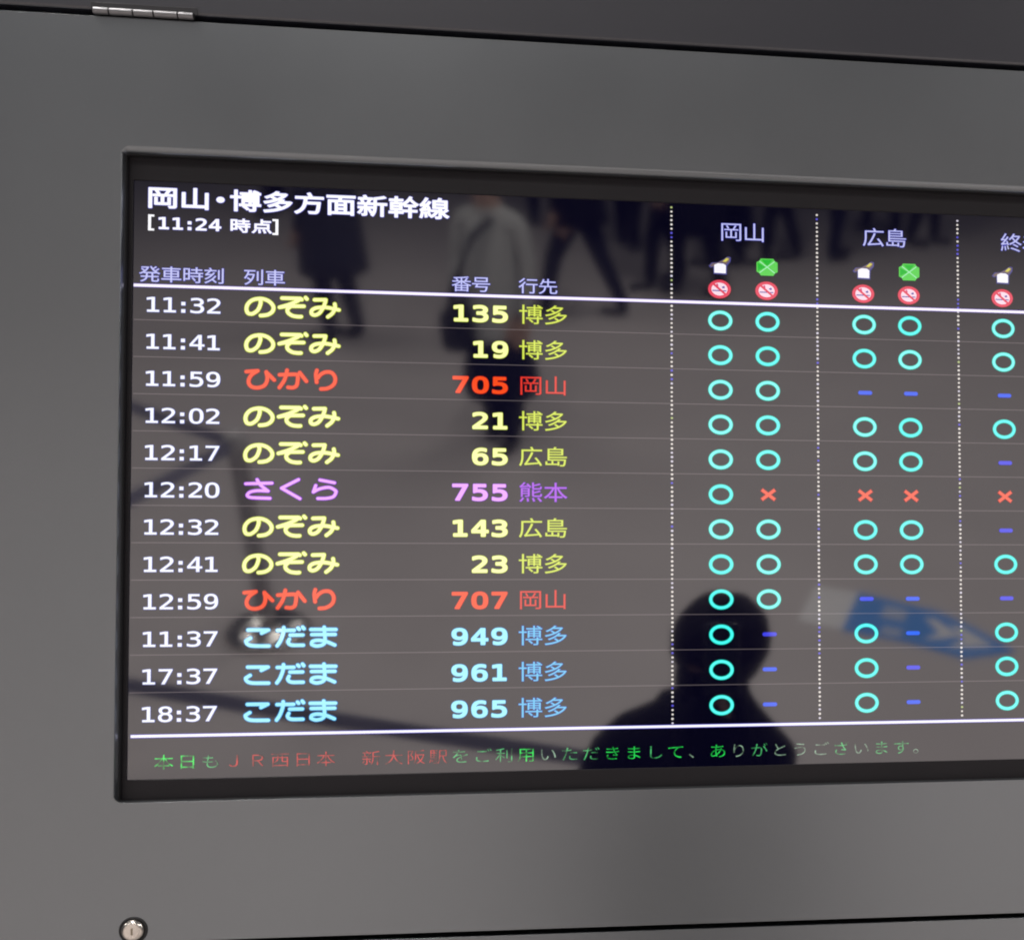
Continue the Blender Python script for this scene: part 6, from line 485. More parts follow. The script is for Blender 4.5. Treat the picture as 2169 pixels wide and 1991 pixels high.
  [[[-8524,-192,-8458,-188,-8419,-180,-8388,-172,-8372,-166,-8355,-157,-8327,-139,-8313,-127,-8298,-114,-8282,-94,-8272,-77,-8261,-46,-8257,-27,-8255,-4,-8257,15,-8262,38,-8271,57,-8283,77,-8307,108,-8326,127,-8360,154,-8380,165,-8419,183,-8456,194,-8478,199,-8500,202,-8537,203,-8559,202,-8596,197,-8635,188,-8657,181,-8680,171,-8699,161,-8719,147,-8750,120,-8765,102,-8787,71,-8797,52,-8804,32,-8809,12,-8814,-21,-8813,-55,-8809,-74,-8800,-105,-8791,-122,-8783,-134,-8775,-142,-8758,-154,-8733,-163,-8708,-166,-8682,-165,-8657,-159,-8632,-146,-8604,-126,-8573,-100,-8559,-85,-8543,-63,-8531,-41,-8520,-16,-8503,32,-8492,80,-8491,99,-8493,119,-8496,136,-8495,137,-8472,133,-8442,123,-8411,109,-8394,99,-8369,80,-8346,54,-8333,38,-8322,15,-8319,-4,-8320,-18,-8322,-30,-8330,-49,-8344,-69,-8375,-94,-8397,-107,-8419,-114,-8470,-124,-8528,-129,-8537,-132,-8545,-138,-8551,-146,-8554,-156,-8554,-164,-8552,-172,-8546,-181,-8540,-186,-8531,-191],[-7872,-192,-7820,-195,-7775,-192,-7765,-189,-7753,-180,-7747,-167,-7747,-153,-7753,-140,-7761,-133,-7772,-128,-7823,-131,-7845,-130,-7901,-124,-7929,-116,-7966,-96,-7980,-86,-7991,-74,-7996,-66,-8000,-52,-7999,-32,-7994,-24,-7957,9,-7728,14,-7716,17,-7708,23,-7703,29,-7699,38,-7698,46,-7699,54,-7702,62,-7707,68,-7714,73,-7722,77,-7730,78,-7907,75,-7912,77,-7831,119,-7812,132,-7792,150,-7789,150,-7778,145,-7770,144,-7761,145,-7752,150,-7743,158,-7739,169,-7739,183,-7744,194,-7752,206,-7758,211,-7770,215,-7783,225,-7795,228,-8134,226,-8142,224,-8150,220,-8157,214,-8162,206,-8164,197,-8164,189,-8161,180,-8155,172,-8148,166,-8139,163,-7893,163,-7887,162,-7887,161,-7935,137,-8019,99,-8072,80,-8190,41,-8198,35,-8204,28,-8207,18,-8208,10,-8205,-2,-8198,-11,-8190,-17,-8178,-20,-8148,-15,-8086,-1,-8055,3,-8054,1,-8061,-13,-8064,-30,-8065,-46,-8063,-63,-8059,-80,-8052,-97,-8044,-111,-8032,-125,-8000,-150,-7971,-167,-7952,-176,-7915,-186],[-7293,-181,-7280,-182,-7266,-176,-7204,-127,-7187,-111,-7173,-94,-7160,-74,-7137,-29,-7081,-40,-7070,-38,-7059,-32,-7052,-24,-7048,-13,-7049,-2,-7053,10,-7061,18,-7070,22,-7117,33,-7119,35,-7118,63,-7127,116,-7131,124,-7135,130,-7142,136,-7151,139,-7162,140,-7173,136,-7182,130,-7188,119,-7190,105,-7182,57,-7182,49,-7184,47,-7260,61,-7322,68,-7305,127,-7294,183,-7295,194,-7299,203,-7305,210,-7313,215,-7327,218,-7532,212,-7540,211,-7548,207,-7554,203,-7561,194,-7563,186,-7564,178,-7562,169,-7558,161,-7551,154,-7542,150,-7532,148,-7366,153,-7365,150,-7380,99,-7392,68,-7422,66,-7467,60,-7509,51,-7529,44,-7548,35,-7565,26,-7588,9,-7601,-4,-7614,-24,-7619,-38,-7622,-55,-7623,-72,-7621,-88,-7617,-102,-7610,-116,-7594,-133,-7582,-141,-7568,-148,-7554,-152,-7537,-154,-7520,-154,-7504,-151,-7484,-144,-7456,-131,-7439,-119,-7422,-105,-7406,-88,-7392,-69,-7371,-35,-7349,4,-7336,5,-7294,1,-7215,-11,-7202,-16,-7215,-41,-7224,-55,-7244,-77,-7305,-126,-7313,-136,-7316,-150,-7313,-164,-7305,-174],[-8722,-100,-8733,-94,-8741,-80,-8747,-60,-8750,-38,-8748,-13,-8743,12,-8738,26,-8725,49,-8713,64,-8693,85,-8680,97,-8663,108,-8638,120,-8621,125,-8601,130,-8565,137,-8562,133,-8556,108,-8556,88,-8559,71,-8565,49,-8579,7,-8598,-30,-8608,-44,-8629,-65,-8653,-83,-8671,-94,-8682,-99,-8694,-102,-8710,-102],[-7543,-89,-7551,-85,-7556,-80,-7559,-63,-7557,-55,-7554,-49,-7540,-35,-7518,-21,-7492,-11,-7456,-3,-7425,1,-7425,-2,-7446,-35,-7457,-49,-7476,-67,-7490,-76,-7510,-86,-7529,-90],[-7676,158,-7669,158,-7660,161,-7649,170,-7643,183,-7642,192,-7644,200,-7649,210,-7680,244,-7694,250,-7708,248,-7719,242,-7726,234,-7730,222,-7729,208,-7722,197,-7696,166,-7686,160]],[[-7849,-206,-7820,-207,-7772,-204,-7761,-201,-7753,-196,-7741,-184,-7735,-167,-7735,-150,-7743,-133,-7756,-122,-7772,-116,-7823,-119,-7842,-118,-7887,-114,-7912,-109,-7924,-105,-7957,-87,-7977,-72,-7984,-63,-7987,-55,-7989,-44,-7987,-35,-7952,-2,-7728,2,-7716,4,-7705,10,-7697,17,-7691,26,-7687,38,-7686,49,-7688,60,-7694,71,-7702,80,-7711,86,-7719,89,-7730,90,-7862,88,-7823,110,-7806,122,-7789,136,-7778,133,-7767,132,-7756,134,-7744,140,-7736,148,-7730,158,-7725,182,-7704,158,-7691,150,-7683,147,-7672,146,-7660,148,-7652,152,-7639,164,-7631,180,-7631,197,-7633,206,-7638,215,-7672,253,-7683,259,-7697,262,-7714,259,-7728,250,-7738,236,-7741,228,-7742,217,-7744,215,-7753,221,-7764,226,-7775,235,-7784,238,-7795,240,-8134,238,-8145,236,-8156,231,-8166,222,-8172,211,-8176,200,-8176,189,-8173,178,-8166,166,-8157,158,-8148,153,-8134,150,-7940,151,-7936,150,-7996,122,-8047,101,-8198,50,-8212,38,-8219,21,-8219,4,-8217,-4,-8212,-13,-8205,-21,-8195,-28,-8187,-31,-8176,-32,-8075,-11,-8073,-13,-8076,-27,-8077,-46,-8076,-63,-8071,-83,-8064,-100,-8055,-116,-8040,-133,-8027,-145,-7992,-170,-7954,-188,-7915,-198],[-8531,-203,-8520,-204,-8472,-201,-8416,-192,-8386,-184,-8369,-177,-8334,-158,-8304,-136,-8289,-122,-8275,-105,-8264,-88,-8255,-69,-8249,-49,-8245,-27,-8243,-7,-8245,15,-8249,35,-8260,63,-8272,82,-8286,102,-8303,122,-8334,150,-8353,164,-8372,175,-8416,195,-8453,206,-8475,211,-8517,215,-8540,215,-8579,211,-8618,204,-8640,199,-8685,182,-8705,172,-8724,158,-8742,144,-8761,125,-8785,96,-8798,77,-8808,57,-8816,35,-8821,15,-8826,-21,-8825,-58,-8817,-94,-8802,-128,-8792,-142,-8782,-153,-8761,-166,-8733,-175,-8696,-178,-8668,-175,-8654,-170,-8638,-163,-8596,-135,-8562,-106,-8546,-88,-8532,-69,-8510,-24,-8491,29,-8480,77,-8479,99,-8481,122,-8444,111,-8416,99,-8402,91,-8388,81,-8366,60,-8346,35,-8338,21,-8332,4,-8331,-7,-8334,-27,-8338,-38,-8345,-52,-8360,-68,-8383,-85,-8402,-96,-8425,-103,-8470,-112,-8531,-117,-8542,-121,-8551,-127,-8559,-136,-8564,-147,-8566,-158,-8564,-172,-8559,-183,-8552,-192,-8542,-199],[-7297,-192,-7280,-194,-7263,-189,-7196,-135,-7179,-119,-7162,-100,-7149,-80,-7131,-44,-7128,-43,-7081,-52,-7067,-50,-7053,-43,-7042,-30,-7037,-16,-7037,1,-7043,15,-7050,24,-7062,32,-7106,43,-7108,77,-7117,124,-7122,133,-7129,141,-7137,147,-7148,151,-7162,152,-7176,148,-7187,141,-7196,130,-7201,119,-7202,108,-7196,62,-7257,73,-7306,80,-7290,138,-7282,186,-7284,200,-7290,211,-7299,221,-7310,227,-7327,230,-7534,224,-7546,222,-7556,217,-7565,209,-7571,200,-7575,189,-7576,178,-7574,166,-7568,155,-7561,147,-7551,140,-7543,137,-7532,136,-7383,140,-7381,138,-7400,80,-7470,72,-7512,62,-7534,55,-7554,46,-7573,35,-7596,18,-7610,3,-7624,-18,-7631,-35,-7634,-55,-7635,-72,-7632,-91,-7627,-108,-7618,-125,-7602,-142,-7588,-152,-7571,-160,-7557,-164,-7537,-166,-7520,-166,-7501,-162,-7481,-156,-7450,-141,-7431,-128,-7413,-114,-7398,-97,-7383,-77,-7360,-41,-7341,-7,-7274,-13,-7221,-23,-7219,-24,-7225,-35,-7243,-59,-7266,-79,-7313,-117,-7320,-125,-7324,-133,-7328,-150,-7324,-167,-7320,-175,-7313,-183],[-8716,-89,-8724,-86,-8730,-74,-8735,-58,-8738,-35,-8736,-13,-8731,10,-8726,24,-8715,43,-8704,57,-8685,77,-8659,96,-8646,103,-8618,113,-8573,123,-8570,116,-8567,99,-8571,71,-8582,35,-8590,12,-8608,-24,-8616,-35,-8636,-55,-8671,-81,-8691,-89],[-7537,-78,-7546,-74,-7546,-60,-7543,-54,-7532,-43,-7512,-31,-7490,-23,-7453,-15,-7448,-16,-7466,-41,-7484,-58,-7501,-69,-7514,-74,-7529,-78]]],
  [[[-8624,-174,-8596,-177,-8574,-177,-8551,-175,-8512,-167,-8473,-153,-8453,-143,-8436,-132,-8420,-118,-8406,-102,-8394,-86,-8384,-68,-8371,-37,-8366,-20,-8360,13,-8357,64,-8355,64,-8286,-9,-8280,-14,-8271,-17,-8260,-17,-8252,-15,-8243,-10,-8238,-4,-8233,5,-8232,13,-8233,22,-8236,30,-8304,103,-8378,176,-8383,186,-8389,192,-8403,199,-8411,200,-8420,199,-8428,195,-8436,187,-8440,178,-8442,170,-8441,156,-8429,111,-8423,83,-8422,55,-8424,22,-8428,-4,-8432,-18,-8443,-43,-8456,-62,-8472,-79,-8485,-88,-8515,-101,-8546,-109,-8562,-112,-8593,-113,-8610,-112,-8638,-106,-8658,-98,-8669,-90,-8680,-79,-8691,-62,-8697,-43,-8700,-23,-8699,-9,-8693,13,-8687,30,-8674,55,-8652,85,-8638,98,-8616,115,-8543,164,-8537,173,-8534,181,-8535,192,-8538,201,-8544,209,-8551,215,-8560,218,-8568,218,-8778,198,-8789,194,-8801,184,-8805,176,-8806,167,-8805,159,-8802,150,-8798,145,-8789,138,-8781,135,-8772,134,-8685,142,-8702,125,-8728,90,-8747,52,-8758,19,-8763,-4,-8763,-40,-8759,-60,-8750,-88,-8741,-104,-8731,-118,-8719,-131,-8705,-144,-8691,-153,-8674,-161,-8655,-168],[-7411,-174,-7400,-176,-7347,-173,-7308,-169,-7286,-164,-7249,-151,-7213,-132,-7182,-111,-7154,-84,-7132,-53,-7123,-37,-7117,-20,-7110,5,-7106,44,-7107,66,-7110,89,-7116,108,-7124,128,-7134,148,-7146,164,-7160,181,-7174,195,-7196,210,-7221,220,-7241,224,-7263,226,-7291,225,-7333,219,-7353,213,-7372,204,-7408,181,-7439,156,-7451,145,-7465,126,-7466,134,-7463,159,-7448,215,-7448,223,-7450,232,-7455,240,-7461,246,-7468,250,-7476,252,-7484,252,-7493,250,-7501,244,-7507,237,-7511,229,-7526,170,-7530,134,-7529,111,-7513,-20,-7507,-34,-7496,-43,-7484,-46,-7473,-44,-7464,-40,-7455,-32,-7451,-23,-7450,-12,-7456,38,-7445,43,-7438,50,-7403,102,-7394,111,-7370,130,-7344,146,-7328,153,-7302,160,-7269,162,-7249,160,-7227,154,-7208,139,-7196,125,-7181,100,-7173,75,-7170,44,-7172,27,-7177,2,-7187,-20,-7203,-43,-7221,-60,-7244,-76,-7260,-85,-7291,-99,-7319,-106,-7406,-112,-7420,-117,-7427,-124,-7432,-132,-7434,-141,-7434,-149,-7431,-158,-7426,-165,-7420,-170],[-8174,-163,-8165,-164,-8156,-162,-8149,-158,-8143,-152,-8072,-44,-8058,-18,-8041,22,-8019,92,-8016,95,-7907,101,-7865,99,-7862,80,-7862,64,-7865,16,-7870,-26,-7877,-60,-7884,-74,-7893,-83,-7904,-90,-7932,-98,-7952,-98,-8008,-92,-8016,-93,-8025,-96,-8031,-102,-8037,-110,-8040,-118,-8039,-130,-8037,-138,-8031,-146,-8022,-152,-8014,-155,-7955,-162,-7938,-163,-7910,-159,-7882,-150,-7865,-141,-7851,-132,-7838,-118,-7825,-99,-7817,-82,-7812,-65,-7806,-34,-7799,36,-7798,83,-7801,111,-7801,114,-7798,117,-7697,-17,-7689,-25,-7680,-29,-7669,-30,-7661,-28,-7652,-23,-7645,-15,-7641,-6,-7640,5,-7642,13,-7647,22,-7770,187,-7781,197,-7790,200,-7801,200,-7809,197,-7817,192,-7822,187,-7826,178,-7828,170,-7827,162,-7829,159,-7846,162,-7868,164,-7904,165,-8002,160,-8005,162,-8004,164,-7998,209,-8001,223,-8008,233,-8016,239,-8028,242,-8039,241,-8047,237,-8053,233,-8060,220,-8070,159,-8072,156,-8173,149,-8187,142,-8193,136,-8196,128,-8198,114,-8194,103,-8187,94,-8176,88,-8165,86,-8089,91,-8086,89,-8101,44,-8117,8,-8138,-29,-8198,-121,-8200,-135,-8196,-148,-8187,-158]],[[-8605,-188,-8576,-189,-8554,-188,-8509,-179,-8466,-163,-8445,-152,-8425,-139,-8411,-127,-8396,-110,-8385,-93,-8369,-62,-8355,-23,-8350,-4,-8346,33,-8344,35,-8294,-18,-8280,-27,-8266,-30,-8249,-27,-8235,-19,-8225,-6,-8221,5,-8220,19,-8223,30,-8229,41,-8306,122,-8366,181,-8378,198,-8389,207,-8397,210,-8408,212,-8426,209,-8434,205,-8442,198,-8448,190,-8452,181,-8454,170,-8454,156,-8441,108,-8436,83,-8434,66,-8434,41,-8435,24,-8440,-1,-8449,-26,-8459,-46,-8466,-57,-8478,-69,-8504,-83,-8534,-94,-8562,-100,-8576,-101,-8607,-100,-8624,-97,-8644,-92,-8660,-82,-8672,-71,-8682,-51,-8687,-32,-8687,-12,-8682,10,-8671,36,-8662,52,-8645,75,-8630,89,-8610,104,-8540,151,-8530,162,-8523,176,-8522,190,-8526,204,-8533,215,-8540,222,-8548,227,-8557,229,-8568,230,-8778,210,-8789,208,-8798,203,-8806,196,-8813,187,-8818,173,-8817,156,-8809,139,-8798,129,-8786,124,-8775,122,-8722,127,-8719,127,-8717,125,-8737,97,-8758,58,-8770,22,-8774,-1,-8776,-23,-8772,-60,-8766,-79,-8753,-107,-8742,-124,-8728,-140,-8714,-152,-8697,-163,-8680,-172,-8658,-180,-8638,-184],[-7416,-186,-7400,-188,-7328,-184,-7308,-181,-7283,-176,-7244,-161,-7207,-143,-7174,-119,-7146,-92,-7133,-76,-7120,-58,-7111,-40,-7104,-20,-7096,19,-7094,44,-7095,64,-7099,92,-7104,111,-7113,134,-7124,153,-7137,173,-7151,190,-7168,206,-7190,221,-7218,231,-7241,236,-7263,238,-7291,237,-7333,231,-7358,223,-7395,205,-7417,190,-7448,165,-7449,167,-7440,198,-7436,220,-7439,237,-7448,250,-7456,257,-7465,262,-7473,264,-7484,264,-7496,261,-7504,257,-7512,250,-7518,242,-7522,232,-7538,173,-7542,134,-7541,108,-7525,-23,-7517,-40,-7510,-48,-7501,-53,-7487,-57,-7473,-57,-7459,-51,-7449,-43,-7442,-32,-7438,-18,-7443,30,-7434,36,-7427,44,-7400,86,-7388,100,-7351,128,-7325,142,-7300,148,-7269,150,-7252,148,-7232,143,-7217,131,-7207,120,-7193,97,-7185,75,-7183,58,-7183,30,-7185,16,-7191,-4,-7199,-17,-7212,-34,-7240,-60,-7266,-75,-7308,-91,-7336,-96,-7409,-100,-7423,-105,-7436,-116,-7441,-124,-7445,-135,-7446,-146,-7445,-155,-7440,-166,-7434,-174,-7426,-181],[-8179,-174,-8170,-176,-8159,-175,-8148,-171,-8140,-165,-8132,-158,-8089,-93,-8061,-48,-8039,-5,-8023,36,-8008,84,-7907,89,-7876,88,-7874,80,-7874,61,-7877,16,-7883,-34,-7889,-57,-7897,-71,-7904,-76,-7918,-82,-7941,-87,-8005,-80,-8016,-81,-8033,-88,-8040,-93,-8046,-102,-8050,-110,-8052,-121,-8051,-132,-8049,-141,-8044,-149,-8036,-158,-8028,-163,-8016,-167,-7955,-174,-7938,-175,-7918,-173,-7890,-166,-7874,-159,-7847,-144,-7832,-130,-7821,-116,-7813,-102,-7801,-68,-7791,-15,-7787,33,-7786,75,-7784,78,-7706,-26,-7697,-34,-7689,-38,-7678,-41,-7664,-41,-7652,-37,-7641,-29,-7634,-20,-7630,-9,-7628,5,-7630,16,-7636,27,-7761,195,-7774,206,-7784,211,-7795,212,-7806,211,-7815,208,-7823,203,-7832,194,-7837,184,-7840,174,-7871,176,-7907,177,-7988,173,-7991,176,-7986,206,-7986,215,-7989,226,-7994,236,-8004,246,-8016,252,-8030,254,-8044,252,-8060,243,-8070,229,-8073,218,-8081,168,-8170,162,-8179,160,-8187,157,-8196,150,-8203,142,-8208,131,-8210,117,-8207,102,-8199,89,-8187,80,-8179,76,-8168,74,-8103,78,-8112,50,-8128,13,-8149,-23,-8204,-107,-8210,-118,-8212,-135,-8207,-152,-8196,-166]]],
  [[[-7785,-179,-7776,-180,-7768,-179,-7759,-175,-7752,-167,-7749,-159,-7748,-148,-7751,-139,-7758,-131,-8057,48,-7787,197,-7779,208,-7776,219,-7779,232,-7787,242,-7793,245,-7801,248,-7810,247,-7818,244,-8126,75,-8137,65,-8142,54,-8141,43,-8137,34,-8129,26],[-8404,-176,-8325,-178,-8311,-175,-8304,-170,-8300,-164,-8297,-156,-8296,-148,-8298,-139,-8302,-133,-8308,-127,-8316,-123,-8574,-115,-8627,-112,-8666,-108,-8689,-103,-8703,-97,-8709,-92,-8692,-70,-8683,-63,-8672,-56,-8638,-44,-8596,-36,-8546,-30,-8512,-29,-8434,-32,-8358,-36,-8344,-33,-8335,-25,-8330,-13,-8331,-2,-8336,9,-8426,80,-8460,110,-8456,112,-8283,119,-8274,122,-8270,127,-8266,132,-8262,141,-8263,155,-8272,167,-8280,172,-8291,174,-8504,167,-8538,228,-8549,237,-8560,240,-8568,238,-8578,233,-8585,225,-8588,216,-8586,202,-8567,166,-8568,165,-8767,158,-8778,155,-8787,148,-8790,143,-8794,135,-8793,121,-8790,115,-8784,108,-8778,105,-8770,102,-8535,109,-8517,87,-8494,65,-8448,26,-8515,26,-8577,23,-8627,16,-8652,10,-8675,3,-8697,-6,-8717,-18,-8734,-33,-8754,-58,-8763,-75,-8766,-89,-8764,-103,-8759,-117,-8748,-133,-8733,-145,-8708,-156,-8672,-164,-8630,-168,-8577,-171],[-7454,-173,-7446,-174,-7334,-174,-7278,-170,-7227,-162,-7202,-156,-7180,-150,-7157,-140,-7133,-123,-7118,-106,-7104,-82,-7093,-58,-7086,-33,-7082,-13,-7082,1,-7084,9,-7097,26,-7115,42,-7138,58,-7163,74,-7196,91,-7230,100,-7258,101,-7292,99,-7325,94,-7359,87,-7420,70,-7448,59,-7476,45,-7477,48,-7459,101,-7459,115,-7465,126,-7474,133,-7488,136,-7499,133,-7507,127,-7512,118,-7557,-13,-7558,-25,-7555,-33,-7549,-41,-7541,-46,-7530,-48,-7518,-46,-7451,-5,-7426,7,-7401,17,-7345,33,-7286,43,-7258,45,-7238,44,-7216,38,-7194,27,-7171,13,-7150,-2,-7139,-13,-7146,-39,-7154,-58,-7163,-72,-7174,-84,-7182,-89,-7199,-97,-7238,-107,-7306,-117,-7334,-118,-7446,-118,-7460,-122,-7465,-126,-7471,-133,-7473,-139,-7474,-148,-7472,-156,-7468,-164,-7462,-169],[-7155,138,-7143,136,-7132,138,-7123,143,-7116,155,-7114,166,-7117,177,-7124,185,-7135,191,-7406,243,-7418,243,-7426,239,-7432,233,-7437,225,-7438,213,-7434,202,-7427,194,-7418,189]],[[-8337,-190,-8319,-190,-8305,-186,-8293,-176,-8286,-162,-8284,-145,-8289,-131,-8300,-119,-8314,-112,-8322,-110,-8515,-105,-8624,-101,-8664,-97,-8686,-92,-8692,-89,-8682,-78,-8666,-66,-8636,-56,-8591,-47,-8543,-42,-8512,-41,-8434,-44,-8358,-48,-8347,-47,-8336,-42,-8325,-30,-8319,-16,-8319,1,-8325,14,-8333,23,-8429,99,-8426,101,-8288,106,-8272,110,-8263,116,-8257,124,-8252,132,-8250,143,-8251,155,-8254,163,-8259,171,-8266,178,-8277,184,-8291,186,-8496,179,-8498,180,-8515,213,-8530,239,-8538,245,-8546,249,-8563,252,-8574,249,-8585,243,-8594,233,-8598,225,-8600,216,-8599,205,-8596,195,-8586,177,-8588,176,-8770,169,-8787,164,-8798,154,-8805,138,-8806,127,-8804,118,-8801,110,-8794,101,-8787,96,-8778,92,-8764,90,-8543,97,-8540,97,-8524,77,-8483,40,-8487,38,-8549,38,-8580,35,-8630,27,-8680,14,-8703,5,-8722,-7,-8740,-22,-8757,-41,-8772,-67,-8778,-86,-8777,-103,-8770,-123,-8759,-139,-8742,-153,-8708,-169,-8675,-176,-8633,-180,-8577,-183],[-7790,-190,-7776,-192,-7762,-190,-7751,-183,-7742,-173,-7737,-162,-7736,-148,-7740,-134,-7748,-124,-7756,-117,-8033,48,-7784,185,-7776,191,-7770,199,-7765,212,-7764,225,-7767,236,-7775,247,-7784,255,-7796,259,-7807,260,-7824,255,-8134,84,-8143,77,-8150,68,-8153,59,-8154,48,-8150,31,-8144,23,-8137,17],[-7458,-184,-7446,-186,-7334,-186,-7275,-182,-7224,-174,-7199,-168,-7174,-160,-7152,-150,-7124,-131,-7107,-111,-7093,-86,-7082,-61,-7075,-39,-7070,-19,-7070,3,-7075,17,-7088,34,-7107,50,-7132,69,-7157,85,-7191,101,-7227,111,-7261,113,-7294,111,-7328,106,-7395,90,-7423,81,-7454,69,-7456,71,-7448,96,-7446,107,-7447,118,-7452,129,-7462,140,-7476,147,-7490,147,-7504,143,-7515,135,-7523,124,-7569,-11,-7570,-25,-7566,-39,-7558,-49,-7546,-57,-7532,-60,-7516,-58,-7446,-16,-7420,-3,-7398,5,-7342,21,-7283,32,-7258,33,-7241,32,-7222,27,-7199,17,-7178,3,-7152,-16,-7157,-33,-7164,-50,-7172,-64,-7179,-72,-7191,-80,-7219,-90,-7261,-99,-7308,-105,-7448,-106,-7465,-111,-7474,-117,-7482,-128,-7485,-139,-7486,-151,-7483,-162,-7476,-172,-7468,-180],[-7160,127,-7140,124,-7126,127,-7114,135,-7105,149,-7102,166,-7105,180,-7115,193,-7129,202,-7406,256,-7420,254,-7432,249,-7441,241,-7447,230,-7450,213,-7446,199,-7437,186,-7423,178]]],
